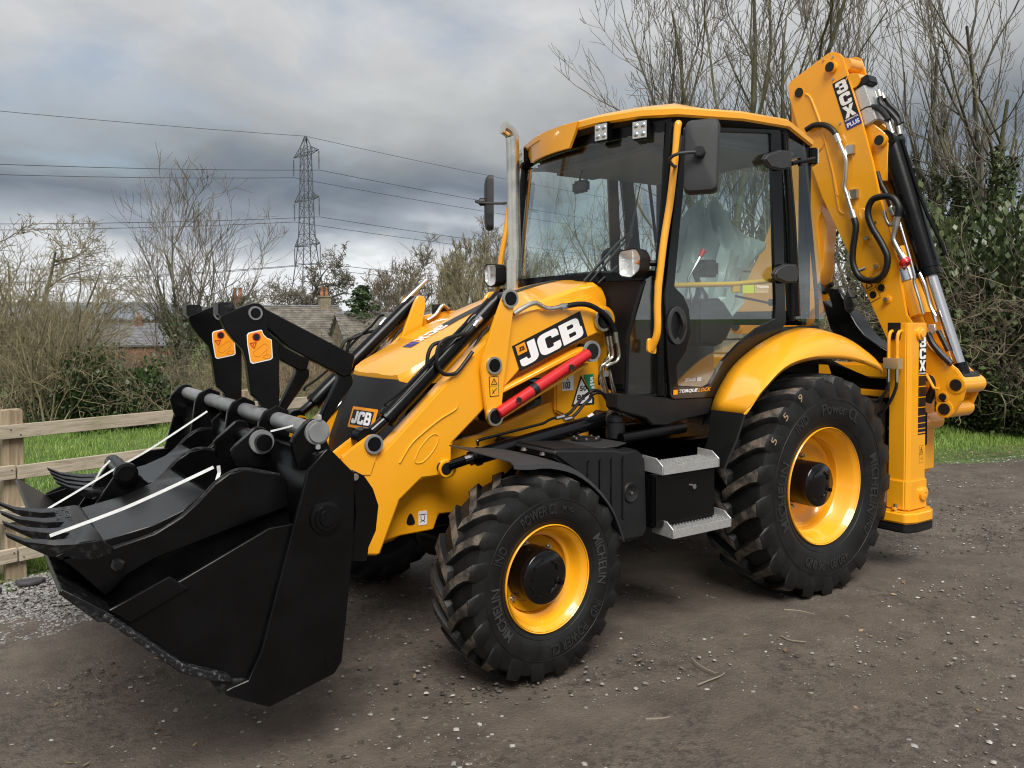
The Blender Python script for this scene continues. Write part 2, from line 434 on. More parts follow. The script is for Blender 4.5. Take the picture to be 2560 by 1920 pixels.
def word_mesh(txt, gap=0.08, vertical=False):
    loops = []; x = 0.0; y = 0.0
    for ch in txt:
        w, ls = GLYPH[ch]
        for l in ls: loops.append([(px + x, py + y) for px, py in rpoly(l)])
        if vertical: y -= 1.0 + gap
        else: x += w + gap
    return curve_mesh(loops)

# ================================================================ the backhoe loader
ROOT = empty('backhoe_loader', (0, 0, 0))
tag(ROOT, 'large yellow and black backhoe loader parked on the dirt track', 'backhoe loader')

def pin(parent, p, axis, r, ln, m=DEC, collar=STL, name='pin'):
    """a dark pivot pin with a split steel collar"""
    p, a = Vector(p), Vector(axis).normalized()
    o = MB().cyl(p - a * ln, p + a * 0.012, r, n=22, bev=0.003).lathe([(-0.001, r * 1.02), (0.008, r * 1.05), (0.008, r * 1.38), (-0.004, r * 1.42)], p, a, n=26, mi=1).build(name, [m, collar], parent)
    return o
def bolt(parent, p, axis, r=0.012, h=0.01, m=STL, name='bolt'):
    p, a = Vector(p), Vector(axis).normalized()
    return MB().cyl(p, p + a * h * 0.35, r * 1.35, n=16).cyl(p, p + a * h, r, n=6, bev=0.001).build(name, m, parent)

# ---------------------------------------------------------------- wheels
def bent_text(parent, txt, a0, a1, r0, r1, y, m, bold=0.02, name='sidewall_lettering', ex=0.003):
    """text bent round the sidewall; angles run clockwise for someone who looks at the outer face"""
    me = text_mesh(txt, bold=bold, extrude=ex)
    def f(u, v, w):
        a = R(a0 + (a1 - a0) * u); r = r0 + (r1 - r0) * v
        return (-math.cos(a) * r, y(r) + w, math.sin(a) * r)
    fit_mesh(me, f); me.materials.clear(); me.materials.append(m); me.name = name
    return link_mesh(name, me, parent)
def wheel(loc, rz, RT, RR, w, lug_h, nl, hub_r, hub_y, disc_y, rear, name='wheel'):
    W_ = empty(name, loc, rz, ROOT)
    rc = RT - lug_h; bead = w * 0.80
    prof = [(bead * 0.98, RR - 0.012), (bead + 0.010, RR + 0.012), (bead + 0.028, RR + 0.05)]
    ym = w * 1.0; rm = RR + (rc - RR) * 0.46
    prof += [(ym * 0.985, RR + (rc - RR) * 0.28), (ym, rm), (ym * 0.985, RR + (rc - RR) * 0.66), (ym * 0.955, rc - 0.045), (ym * 0.90, rc - 0.016), (ym * 0.6, rc - 0.003), (0, rc)]
    full = prof + [(-a, r) for a, r in prof[-2::-1]]
    mb = MB().lathe(full, (0, 0, 0), (0, 1, 0), n=84)
    # raised ring lines on the sidewall
    for fr in (0.14, 0.60):
        rr_ = RR + (rc - RR) * fr; yy = np.interp(rr_, [p[1] for p in prof], [p[0] for p in prof])
        mb.lathe([(yy - 0.004, rr_ - 0.004), (yy + 0.003, rr_), (yy - 0.004, rr_ + 0.004)], (0, 0, 0), (0, 1, 0), n=72)
    # tread lugs: curved bars from the crown over the shoulder, alternating sides
    def yr(s):      # s 0 centre .. 1 shoulder .. 1.25 on to the sidewall
        if s <= 1: return (s * ym * 0.93, rc - 0.020 * s ** 3)
        k = (s - 1) / 0.3
        return (ym * (0.93 + 0.055 * k), rc - 0.02 - (rc - RR) * 0.30 * k)
    pitch = 2 * PI / nl
    for side in (1, -1):
        for i in range(nl):
            a_c = i * pitch + (pitch / 2 if side < 0 else 0)
            vs = []; fs = []
            S = [-0.10, 0.12, 0.36, 0.60, 0.82, 1.0, 1.14, 1.28]
            for q, s in enumerate(S):
                y0, r0 = yr(max(s, 0)) if s >= 0 else (s * ym * 0.93, rc)
                ang = a_c + (0.60 if rear else 0.62) * pitch * (1.55 * s - 0.30 * s * s)
                hw = pitch * (0.225 if s < 0.3 else 0.20 + 0.05 * max(0, s - 0.6))
                hw *= (1.25 if s > 0.95 else 1.0)
                top = lug_h * (1.0 if s <= 1.0 else max(0.10, 1 - 1.0 * (s - 1) / 0.3))
                jit = 0.0
                for (da, h) in ((-hw * 1.18, -0.006), (-hw * 0.82, top), (hw * 0.82, top), (hw * 1.18, -0.006)):
                    aa = ang + da
                    if s <= 1: rr2, yy2 = r0 + h, y0
                    else: rr2, yy2 = r0 + h * 0.55, y0 + h * 0.35
                    vs.append((math.cos(aa) * rr2, side * yy2, math.sin(aa) * rr2))
            n = len(S)
            for q in range(n - 1):
                b0, b1 = q * 4, q * 4 + 4
                for k in range(3): fs.append((b0 + k, b0 + k + 1, b1 + k + 1, b1 + k))
            fs.append((0, 1, 2, 3)); fs.append((n * 4 - 4, n * 4 - 3, n * 4 - 2, n * 4 - 1))
            b = bmesh.new(); V = [b.verts.new(v) for v in vs]
            for k, f in enumerate(fs):
                ff = b.faces.new([V[x] for x in f]); ff.material_index = 1 if (k < (n - 1) * 3 and k % 3 == 1 and k // 3 < 5) else 0
            bmesh.ops.recalc_face_normals(b, faces=b.faces)
            ed = [e_ for e_ in b.edges if e_.calc_face_angle(0) > R(35)]
            bmesh.ops.bevel(b, geom=ed, offset=0.004, segments=1, affect='EDGES', clamp_overlap=True)
            me = bpy.data.meshes.new('t'); b.to_mesh(me); b.free(); mb.bm.from_mesh(me); bpy.data.meshes.remove(me)
    mb.build('tyre', [RUB, MUD], W_)
    # rim
    k = RR
    rp = [(bead + 0.012, k - 0.004), (bead + 0.018, k), (bead + 0.012, k + 0.004), (bead - 0.004, k + 0.002), (bead - 0.03, k - 0.010)]
    rin = [(bead + 0.012, k - 0.006), (bead - 0.010, k - 0.020), (bead - 0.022, k - 0.030), (bead - 0.055, k - 0.034), (bead - 0.075, k - 0.050), (bead * 0.45, k - 0.056), (bead * 0.40, k - 0.066), (bead * 0.15, k - 0.070), (disc_y + 0.05, k - 0.075), (disc_y + 0.022, k - 0.088), (disc_y + 0.006, k - 0.115), (disc_y, k * 0.60), (disc_y - 0.004, hub_r * 0.9), (disc_y - 0.004, 0.0)]
    MB().lathe(rp, (0, 0, 0), n=72).lathe(rin, (0, 0, 0), n=72).lathe([(-bead, k), (-bead * 0.9, k - 0.03), (disc_y - 0.03, k - 0.08), (disc_y - 0.03, 0)], (0, 0, 0), n=48).build('rim', YEL, W_)
    # hub drum with its cast ring
    hb = MB().lathe([(disc_y - 0.01, hub_r * 1.0), (hub_y - 0.018, hub_r), (hub_y - 0.004, hub_r * 0.97), (hub_y, hub_r * 0.93), (hub_y, 0.0)], (0, 0, 0), n=56)
    hb.build('hub', BLKG, W_)
    cr = MB()
    for a0, a1, r_ in ((100, 178, 0.66), (190, 250, 0.70), (285, 350, 0.58), (20, 70, 0.62)):
        cr.tube([(-math.cos(R(a)) * hub_r * r_ * (1 + 0.08 * math.sin(a * 0.2)), hub_y + 0.001, math.sin(R(a)) * hub_r * r_) for a in np.linspace(a0, a1, 9)], 0.006, n=6)
    cr.cyl((-hub_r * 0.72, hub_y, -hub_r * 0.3), (-hub_r * 0.72, hub_y + 0.008, -hub_r * 0.3), 0.013, n=12)
    cr.build('cast_ridge', BLKG, W_)
    for i in range(8 if rear else 6):
        a = 2 * PI * i / (8 if rear else 6) + 0.3
        rb = hub_r + (0.028 if rear else 0.024)
        MB().cyl((math.cos(a) * rb, disc_y, math.sin(a) * rb), (math.cos(a) * rb, disc_y + 0.022, math.sin(a) * rb), 0.016, n=6).cyl((math.cos(a) * rb, disc_y, math.sin(a) * rb), (math.cos(a) * rb, disc_y + 0.036, math.sin(a) * rb), 0.009, n=10).build('wheel_nut', STL, W_)
    if not rear:
        MB().lathe([(disc_y, 0.036), (disc_y + 0.03, 0.034), (disc_y + 0.03, 0.02), (disc_y + 0.004, 0.018)], (-k * 0.68, 0, -k * 0.02), n=20).build('valve_guard', YEL, W_)
    else:
        cyl('valve', (k * 0.12, disc_y, k * 0.74), (k * 0.05, disc_y + 0.10, k * 0.80), 0.020, YEL, W_, n=14)
    ys = lambda r: float(np.interp(r, [p_[1] for p_ in prof][:7], [p_[0] for p_ in prof][:7])) + 0.0015
    h = rc - RR; r1, r2 = RR + h * 0.26, RR + h * 0.52
    if rear:
        bent_text(W_, 'MICHELIN', 206, 156, r1, r2 - h*0.02, ys, RLET, 0.008)
        bent_text(W_, 'Power CL', 101, 55, r1 + h * 0.04, r2 + h * 0.02, ys, RLET, 0.008)
        bent_text(W_, 'MICHELIN', 20, -28, r1, r2 - h*0.02, ys, RLET, 0.008)
        bent_text(W_, '480/80 - 26 IND', 292, 240, r1 + h * 0.04, r2 - h * 0.02, ys, RLET, 0.008)
        bent_text(W_, 'IND', 132, 118, r1 + h * 0.12, r2 + h * 0.06, ys, RLET, 0.008)
        bent_text(W_, 'IND', 330, 317, r1 + h * 0.12, r2 + h * 0.06, ys, RLET, 0.008)
        for a_, t_ in ((119, '9'), (134, '5'), (149, '5')):
            me = text_mesh(t_, 0.0, 0.0)
            fit_mesh(me, lambda u, v, w_: (-math.cos(R(a_ - 3.0 * u + 1.5)) * (rc - 0.035 + 0.05 * v), ym * 0.985 + 0.012, math.sin(R(a_ - 3.0 * u + 1.5)) * (rc - 0.035 + 0.05 * v)))
            me.materials.append(CARD); link_mesh('chalk_number', me, W_)
    else:
        bent_text(W_, 'MICHELIN', 222, 176, r1 - h*0.02, r2 - h*0.04, ys, RLET2, 0.008)
        bent_text(W_, 'MICHELIN', 30, -14, r1 - h*0.02, r2 - h*0.04, ys, RLET2, 0.008)
        bent_text(W_, 'POWER CL', 310, 268, r1 + h * 0.02, r2, ys, RLET, 0.008)
        bent_text(W_, 'POWER CL', 122, 84, r1 + h * 0.02, r2, ys, RLET, 0.008)
        bent_text(W_, 'MT/D', 78, 66, r1 + h * 0.10, r2 - h * 0.06, ys, RLET, 0.008)
        bent_text(W_, 'IND', 158, 144, r1 + h * 0.06, r2 + h * 0.02, ys, RLET, 0.008)
        bent_text(W_, 'IND', 332, 318, r1 + h * 0.06, r2 + h * 0.02, ys, RLET, 0.008)
    return W_
RW, FW = 0.24, 0.172
REAR = dict(RT=0.713, RR=0.369, w=RW, lug_h=0.040, nl=21, hub_r=0.143, hub_y=0.165, disc_y=-0.02, rear=True)
FRONT = dict(RT=0.508, RR=0.2615, w=FW, lug_h=0.032, nl=19, hub_r=0.137, hub_y=0.128, disc_y=-0.01, rear=False)
wheel((0, 1.096 - RW * 0.80, 0.688), 0, **REAR)
wheel((2.17, 1.0595 - FW * 0.80, 0.488), 0.056, **FRONT)
wheel((0, -(1.096 - RW * 0.80), 0.688), PI, **REAR)
wheel((2.17, -(1.0595 - FW * 0.80), 0.488), PI + 0.056, **FRONT)
# axles
MB().tube([(0, -0.8, 0.69), (0, -0.3, 0.69), (0, 0, 0.69), (0, 0.3, 0.69), (0, 0.8, 0.69)], [0.11, 0.12, 0.2, 0.12, 0.11], n=20).build('rear_axle', BLK, ROOT)
MB().tube([(2.17, -0.75, 0.5), (2.17, -0.3, 0.5), (2.17, 0, 0.5), (2.17, 0.3, 0.5), (2.17, 0.75, 0.5)], [0.08, 0.09, 0.15, 0.09, 0.08], n=20).build('front_axle', BLK, ROOT)

# ---------------------------------------------------------------- chassis
for s in (1, -1):
    nose = [(2.845, 1.023), (2.85, 0.595), (2.636, 0.63), (2.438, 0.633), (2.406, 0.713), (2.302, 0.707), (2.015, 0.851), (1.904, 0.924), (1.619, 0.935), (1.619, 0.839), (1.395, 0.814), (1.358, 1.092), (1.182, 1.164), (1.182, 1.307), (1.303, 1.356), (1.74, 1.243), (2.136, 1.115)]
    MB().plate(nose, s * 0.38, s * 0.42, bev=0.006, seg=2).build('chassis_side_plate', YEL, ROOT)
plate('underframe', [(2.62, 0.62), (2.62, 0.80), (1.9, 0.95), (-0.85, 0.95), (-0.85, 0.60), (1.2, 0.55), (1.9, 0.62)], -0.36, 0.36, BLK, ROOT, bev=0.02)
# triangular opening and the lifting eye label low on the nose
_t = rpoly([(2.608, 0.681), (2.574, 0.758), (2.541, 0.674)], 0.025)
plate('tie_down_slot', _t, 0.419, 0.4225, DEC, ROOT, bev=0)
_l = [(2.529, 0.669), (2.528, 0.742), (2.478, 0.742), (2.479, 0.668)]
lab = plate('tie_down_label', _l, 0.419, 0.423, WHT, ROOT, bev=0, r=0.005)
MB().tube([(2.519, 0.424, 0.686), (2.505, 0.424, 0.693), (2.492, 0.424, 0.684)], 0.0018, n=5).tube([(2.515, 0.424, 0.719), (2.514, 0.424, 0.701), (2.505, 0.424, 0.692), (2.494, 0.424, 0.699), (2.495, 0.424, 0.718)], 0.0018, n=5).tube([(2.524, 0.424, 0.725), (2.484, 0.424, 0.725)], 0.0018, n=5).build('label_symbol', DEC, lab)
# loader tower between hood and cab, with the folded panel beside the red strut
tower = [(1.646, 1.213), (1.645, 1.605), (1.55, 1.834), (1.365, 1.897), (1.265, 1.836), (1.223, 1.744), (1.283, 1.688), (1.315, 1.556), (1.311, 1.353), (1.302, 1.134), (1.366, 1.083)]
for s in (1, -1):
    MB().plate(tower, s * 0.30, s * 0.455, bev=0.012, seg=2).build('loader_tower', YEL, ROOT)
    MB().cyl(((1.326, 0.5, 1.742)[0], s * 0.40, (1.326, 0.5, 1.742)[2]), ((1.326, 0.5, 1.742)[0], s * 0.52, (1.326, 0.5, 1.742)[2]), 0.085, n=30, bev=0.006).build('tower_boss', YEL, ROOT)
# stickers on the tower
def sticker(name, corners, y, m, parent):
    return plate(name, corners, y - 0.002, y + 0.001, m, parent, bev=0)
st1 = sticker('noise_label', [(1.6, 1.33), (1.595, 1.431), (1.515, 1.428), (1.515, 1.332)], 0.458, WHT, ROOT)
print_on('label_text', text_mesh('103', 0.03), (1.593, 0.46, 1.342), Vector((1.542, 0.46, 1.342)) - Vector((1.593, 0.46, 1.342)), Vector((1.591, 0.46, 1.385)) - Vector((1.593, 0.46, 1.342)), DEC, st1)
print_on('label_text', text_mesh('L', 0.03), (1.563, 0.46, 1.39), Vector((1.548, 0.46, 1.391)) - Vector((1.563, 0.46, 1.39)), Vector((1.563, 0.46, 1.409)) - Vector((1.563, 0.46, 1.39)), DEC, st1)
st2 = sticker('load_triangle', [(1.529, 1.237), (1.458, 1.415), (1.355, 1.275), (1.356, 1.24)], 0.458, DEC, ROOT)
sticker('triangle_field', [(1.516, 1.248), (1.457, 1.394), (1.375, 1.276), (1.375, 1.248)], 0.4605, WHT, st2)
print_on('label_text', text_mesh('50', 0.03), (1.471, 0.462, 1.323), Vector((1.418, 0.462, 1.324)) - Vector((1.471, 0.462, 1.323)), Vector((1.471, 0.462, 1.354)) - Vector((1.471, 0.462, 1.323)), DEC, st2)
print_on('label_text', text_mesh('BE', 0.03), (1.493, 0.462, 1.271), Vector((1.432, 0.462, 1.272)) - Vector((1.493, 0.462, 1.271)), Vector((1.489, 0.462, 1.302)) - Vector((1.493, 0.462, 1.271)), DEC, st2)
st3 = sticker('stage_label', [(1.351, 1.326), (1.389, 1.328), (1.434, 1.401), (1.433, 1.418), (1.362, 1.422)], 0.4585, GRN, ROOT)
print_on('label_text', text_mesh('5', 0.06), (1.391, 0.46, 1.368), Vector((1.364, 0.46, 1.369)) - Vector((1.391, 0.46, 1.368)), Vector((1.391, 0.46, 1.403)) - Vector((1.391, 0.46, 1.368)), WHT, st3)
sticker('label_strip', [(1.378, 1.333), (1.378, 1.346), (1.355, 1.346), (1.355, 1.332)], 0.4602, WHT, st3)
sticker('label_strip', [(1.389, 1.352), (1.391, 1.363), (1.356, 1.364), (1.356, 1.352)], 0.4602, WHT, st3)

# ---------------------------------------------------------------- loader arms
def M3(p, s): return (p[0], p[1] * s, p[2])
for s in (1, -1):
    arm_poly = [(2.018, 1.768), (1.847, 1.806), (1.668, 1.814), (1.523, 1.81), (1.409, 1.793), (1.347, 1.765), (1.328, 1.727), (1.344, 1.692), (1.381, 1.676), (1.782, 1.542), (1.972, 1.47), (2.085, 1.372), (2.197, 1.276), (2.401, 1.109), (2.404, 1.082), (2.405, 0.973), (2.438, 0.945), (2.58, 0.945), (2.704, 0.849), (2.817, 0.591), (3.006, 0.623), (3.048, 0.924), (2.995, 1.083), (2.835, 1.066), (2.47, 1.392), (2.172, 1.655)]
    ARM = MB().plate(arm_poly, s * 0.46, s * 0.56, bev=0.010, seg=2).build('loader_arm', YEL, ROOT)
    # pressed ridges of the outer skin
    MB().tube([M3(p, s) for p in [(2.37, 0.563, 1.312), (2.384, 0.563, 1.283), (2.473, 0.563, 1.241), (2.581, 0.563, 1.173), (2.647, 0.563, 1.12), (2.706, 0.563, 1.038)]], 0.0045, n=8).build('pressed_ridge', YEL, ARM)
    MB().tube([M3(p, s) for p in [(2.62, 0.561, 1.047), (2.594, 0.561, 1.097), (2.547, 0.561, 1.146), (2.507, 0.561, 1.166), (2.483, 0.561, 1.152), (2.494, 0.561, 1.112), (2.528, 0.561, 1.067), (2.575, 0.561, 1.03), (2.614, 0.561, 1.029), (2.62, 0.561, 1.047)]], 0.0035, n=8).build('pressed_ridge', YEL, ARM)
    bo = (2.441, 0.56, 0.983)
    MB().cyl((bo[0], s * 0.55, bo[2]), (bo[0], s * 0.60, bo[2]), 0.052, n=28, r2=0.042, bev=0.004).build('lift_boss', YEL, ARM)
    pin(ARM, ((2.465, 0.61, 0.99)[0], s * 0.605, (2.465, 0.61, 0.99)[2]), (0, s, 0), 0.030, 0.1, collar=YEL)
    pv = (1.384, 0.57, 1.741)
    pin(ARM, (pv[0], s * 0.575, pv[2]), (0, s, 0), 0.046, 0.12, m=BLKG)
    # front lugs that carry the tilt ram
    lug = [(3.012, 1.098), (2.931, 1.151), (2.858, 1.193), (2.828, 1.187), (2.803, 1.16), (2.807, 1.123), (2.832, 1.068), (2.861, 0.992), (3.004, 1.008)]
    for a, c in ((0.54, 0.565), (0.42, 0.445)):
        MB().plate(lug, s * a, s * c, bev=0.005, seg=2).build('ram_lug', YEL, ARM)
    lp = (2.848, 0.57, 1.147)
    pin(ARM, (lp[0], s * 0.572, lp[2]), (0, s, 0), 0.034, 0.18, m=BLK, collar=GRYB)
    # lever with the three pivots
    lev = [(2.109, 1.86), (2.095, 1.885), (2.075, 1.901), (2.053, 1.904), (2.034, 1.889), (2.029, 1.849), (2.044, 1.774), (2.106, 1.385), (2.124, 1.232), (2.139, 1.208), (2.164, 1.196), (2.194, 1.205), (2.21, 1.226), (2.222, 1.312), (2.245, 1.502), (2.235, 1.55), (2.176, 1.707)]
    LV = MB().plate(lev, s * 0.578, s * 0.602, bev=0.004, seg=2).plate(lev, s * 0.40, s * 0.425, bev=0.004).build('tilt_lever', YEL, ROOT)
    for q, r_ in (((2.065, 0.605, 1.861), 0.036), ((2.17, 0.605, 1.507), 0.034), ((2.165, 0.605, 1.234), 0.035)):
        pin(LV, (q[0], s * 0.606, q[2]), (0, s, 0), r_, 0.12, m=BLK)
    # tilt ram
    TR = MB()
    t0, t1, t2 = (2.061, 0.5, 1.873), (2.742, 0.5, 1.259), (2.865, 0.5, 1.169)
    d_ = (Vector(t1) - Vector(t0)).normalized()
    TR.cyl(M3(Vector(t0) + d_ * 0.06, s), M3(t1, s), 0.047, n=28, bev=0.004).cyl(M3(Vector(t0) - d_ * 0.01, s), M3(Vector(t0) + d_ * 0.09, s), 0.040, n=24, bev=0.01).cyl(M3(Vector(t1) - d_ * 0.03, s), M3(Vector(t1) + d_ * 0.012, s), 0.051, n=28, bev=0.004)
    TR.cyl((t2[0], s * 0.45, t2[2]), (t2[0], s * 0.535, t2[2]), 0.052, n=26, bev=0.006)
    RAM = TR.build('tilt_ram', BLK, ROOT)
    cyl('ram_rod', M3(t1, s), M3(t2, s), 0.027, BLKG, RAM, n=20)
    tube('ram_pipe', [M3(p, s) for p in [(2.78, 0.56, 1.323), (2.773, 0.56, 1.343), (2.72, 0.56, 1.377), (2.642, 0.56, 1.433), (2.536, 0.56, 1.528), (2.434, 0.56, 1.632), (2.337, 0.56, 1.709), (2.287, 0.56, 1.763), (2.255, 0.56, 1.781), (2.251, 0.56, 1.774)]], 0.008, BLKG, RAM, n=8)
    # chrome indicator rod beside the ram
    tube('guide_rod', [M3((2.094, 0.45, 1.706), s), M3((2.778, 0.47, 1.062), s)], 0.014, CHR, ROOT, curve=False)
    # hoses looped on the ram
    HS = tube('ram_hose', [M3(p, s) for p in [(2.265, 0.57, 1.719), (2.301, 0.57, 1.684), (2.364, 0.57, 1.67), (2.44, 0.57, 1.65), (2.481, 0.57, 1.616), (2.496, 0.57, 1.557), (2.488, 0.57, 1.509), (2.455, 0.57, 1.473), (2.407, 0.57, 1.468), (2.365, 0.57, 1.487), (2.28, 0.57, 1.581)]], 0.0105, HOSE, ROOT, n=9)
    tube('ram_hose', [M3(p, s) for p in [(2.546, 0.56, 1.523), (2.536, 0.56, 1.581), (2.509, 0.56, 1.622), (2.455, 0.56, 1.638), (2.4, 0.56, 1.661)]], 0.0105, HOSE, ROOT, n=9)
    tube('ram_hose', [M3(p, s) for p in [(2.118, 0.5, 1.712), (2.178, 0.5, 1.669), (2.237, 0.5, 1.584), (2.309, 0.5, 1.512), (2.352, 0.5, 1.471)]], 0.009, HOSE, ROOT, n=8)
    MB().cyl(M3((2.272, 0.57, 1.714), s), M3((2.247, 0.57, 1.741), s), 0.014, n=14).cyl(M3((2.249, 0.57, 1.738), s), M3((2.227, 0.57, 1.759), s), 0.016, n=6).build('hose_fitting', CHR, HS)
    # lift ram low along the side
    l0, l1, l2 = (1.377, 0.6, 1.171), (2.258, 0.6, 1.036), (2.454, 0.6, 1.001)
    dl = (Vector(l1) - Vector(l0)).normalized()
    LR = MB().cyl(M3(Vector(l0) + dl * 0.02, s), M3(l1, s), 0.043, n=28, bev=0.004).cyl(M3(l1, s), M3(Vector(l1) + dl * 0.03, s), 0.050, n=28, bev=0.005).cyl(M3(Vector(l1) + dl * 0.028, s), M3(Vector(l1) + dl * 0.06, s), 0.040, n=8).build('lift_ram', BLKG, ROOT)
    cyl('ram_rod', M3(Vector(l1) + dl * 0.05, s), M3(l2, s), 0.026, CHR if s < 0 else BLKG, LR, n=20)
    cyl('ram_rod_chrome', M3(Vector(l1) + dl * 0.06, s), M3(Vector(l1) + dl * 0.10, s), 0.0265, CHR, LR, n=20)
    pin(LR, (l0[0], s * 0.655, l0[2]), (0, s, 0), 0.040, 0.15, m=BLK, collar=STL)
    tube('ram_pipe', [M3(p, s) for p in [(2.287, 0.63, 1.095), (2.289, 0.63, 1.113), (2.276, 0.63, 1.124), (2.124, 0.63, 1.145), (1.934, 0.63, 1.17), (1.863, 0.63, 1.18), (1.823, 0.63, 1.196), (1.775, 0.63, 1.206)]], 0.0075, BLKG, LR, n=8)
    for a_, b_ in (((1.779, 0.63, 1.201), (1.722, 0.63, 1.208)), ((1.722, 0.63, 1.188), (1.669, 0.63, 1.195))):
        cyl('hose_fitting', M3(a_, s), M3(b_, s), 0.012, CHR, LR, n=12)
    tube('lift_hose', [M3(p, s) for p in [(1.722, 0.63, 1.21), (1.677, 0.63, 1.225), (1.627, 0.63, 1.267), (1.585, 0.63, 1.304), (1.526, 0.6, 1.32), (1.482, 0.6, 1.338), (1.43, 0.6, 1.328), (1.386, 0.6, 1.285), (1.363, 0.6, 1.236)]], 0.0095, HOSE, ROOT, n=8)
    tube('lift_hose', [M3(p, s) for p in [(1.669, 0.63, 1.195), (1.627, 0.63, 1.221), (1.585, 0.63, 1.258), (1.534, 0.63, 1.294), (1.5, 0.6, 1.309), (1.456, 0.6, 1.323), (1.403, 0.6, 1.313), (1.354, 0.6, 1.27), (1.332, 0.6, 1.227)]], 0.0095, HOSE, ROOT, n=8)
    if s > 0: NEAR_ARM, NEAR_LEV, NEAR_LIFT = ARM, LV, LR
plate('barrel_tag', [(1.563, 1.199), (1.525, 1.214), (1.512, 1.203), (1.553, 1.19)], 0.640, 0.6435, WHT, NEAR_LIFT, bev=0)
# name panel on the near arm
dq = [Vector(q) for q in ((1.972, 0.566, 1.465), (1.495, 0.566, 1.65), (1.55, 0.566, 1.796), (2.024, 0.566, 1.604))]
plate('name_panel', [(q.x, q.z) for q in dq], 0.555, 0.5645, DEC, NEAR_ARM, bev=0)
o_, u_, v_ = dq[0], dq[1] - dq[0], dq[3] - dq[0]
print_on('name_letters', word_mesh('JCB', 0.06), o_ + u_ * 0.035 + v_ * 0.10, u_ * 0.925, v_ * 0.80, WHT, NEAR_ARM, lift=-0.0005)
q0 = o_ + u_ * 0.035 + v_ * 0.58
print_on('badge_square', curve_mesh([[(0, 0), (1, 0), (1, 1), (0, 1)]]), q0, u_ * 0.13, v_ * 0.36, ORG, NEAR_ARM, lift=-0.0012)
print_on('badge_letters', word_mesh('JCB'), q0 + u_ * 0.03 + v_ * 0.11, u_ * 0.075, v_ * 0.15, DEC, NEAR_ARM, lift=0.0004)
# warning sticker on the lever
def warning(parent, c4, y, pict=True):
    """c4: bottom-left, bottom-right, top-right, top-left of a yellow two-field warning label"""
    fr = plate('warning_label', c4, y - 0.002, y + 0.0008, DEC, parent, bev=0)
    c = [Vector((q[0], y, q[1])) for q in c4]
    def at(a, b): return c[0].lerp(c[1], a).lerp(c[3].lerp(c[2], a), b)
    for b0, b1 in ((0.03, 0.495), (0.515, 0.97)):
        plate('label_field', [(q.x, q.z) for q in (at(0.06, b0), at(0.94, b0), at(0.94, b1), at(0.06, b1))], y + 0.0005, y + 0.0016, YEL, fr, bev=0)
    mb = MB()
    for a, b in (((0.2, 0.6), (0.8, 0.6)), ((0.8, 0.6), (0.5, 0.9)), ((0.5, 0.9), (0.2, 0.6)), ((0.5, 0.66), (0.5, 0.8)), ((0.25, 0.15), (0.75, 0.4)), ((0.3, 0.35), (0.45, 0.15))):
        mb.tube([at(*a) + Vector((0, 0.0016, 0)), at(*b) + Vector((0, 0.0016, 0))], 0.0022, n=4, curve=False)
    mb.build('label_symbol', DEC, fr)
    return fr
warning(NEAR_LEV, [(2.195, 1.342), (2.138, 1.344), (2.141, 1.45), (2.201, 1.448)], 0.6035)
# red safety strut stowed in its channel
for dy in (0, 1):
    ed = [(2.112, 1.352), (2.112, 1.373), (1.613, 1.564), (1.511, 1.595), (1.502, 1.578)] if dy == 0 else [(2.124, 1.207), (2.124, 1.229), (1.537, 1.489), (1.502, 1.495), (1.519, 1.479)]
    plate('strut_channel', ed, 0.50, 0.59, YEL, ROOT, bev=0.004)
STRUT = MB().cyl((2.152, 0.615, 1.252), (1.532, 0.615, 1.553), 0.0315, n=30, bev=0.004).build('safety_strut', RED, ROOT)
MB().cyl((1.932, 0.615, 1.359), (1.899, 0.615, 1.375), 0.0335, n=30).build('strut_band', DEC, STRUT)
for q in ((1570,1103), (2022,823)):
    pass
for qa, qb in (((2.049, 0.65, 1.339), (2.045, 0.65, 1.302)), ((1.693, 0.65, 1.5), (1.682, 0.65, 1.464))):
    MB().tube([qa, qb], 0.006, n=8, curve=False).cyl(Vector(qa).lerp(Vector(qb), 0.5) - Vector((0.006, 0, 0)), Vector(qa).lerp(Vector(qb), 0.5) + Vector((0, 0.012, 0)), 0.015, n=14, mi=1).build('strut_clip', [CHR, DEC], STRUT)
pin(STRUT, (1.494, 0.6, 1.564), (0, 1, 0), 0.044, 0.1, m=DEC, collar=GRYB)
# pipes and hoses that leave the arm for the chassis
PIPE = tube('arm_pipe', [(2.026, 0.58, 1.779), (1.953, 0.58, 1.816), (1.899, 0.58, 1.836), (1.867, 0.58, 1.836), (1.818, 0.58, 1.814), (1.774, 0.58, 1.808), (1.703, 0.58, 1.819)], 0.014, EXH, ROOT, n=12)
MB().cyl((1.706, 0.58, 1.818), (1.675, 0.58, 1.823), 0.019, n=6).cyl((1.675, 0.58, 1.823), (1.638, 0.58, 1.828), 0.016, n=14).build('hose_fitting', STL, PIPE)
ARMH = tube('arm_hose', [(1.66, 0.6, 1.827), (1.59, 0.6, 1.835), (1.52, 0.6, 1.831), (1.449, 0.6, 1.806), (1.388, 0.6, 1.77), (1.345, 0.6, 1.728), (1.318, 0.6, 1.685), (1.311, 0.6, 1.667)], 0.0155, HOSE, ROOT, n=12)
FIT = MB()
for a_, b_, r_ in (((1.313, 0.6, 1.674), (1.303, 0.6, 1.61), 0.016),):
    FIT.cyl(a_, b_, r_, n=14)
FIT.build('hose_fitting', STL, ARMH)
def steel_pipe(pts, r=0.0095): return tube('valve_pipe', pts, r, EXH, ROOT, n=10)
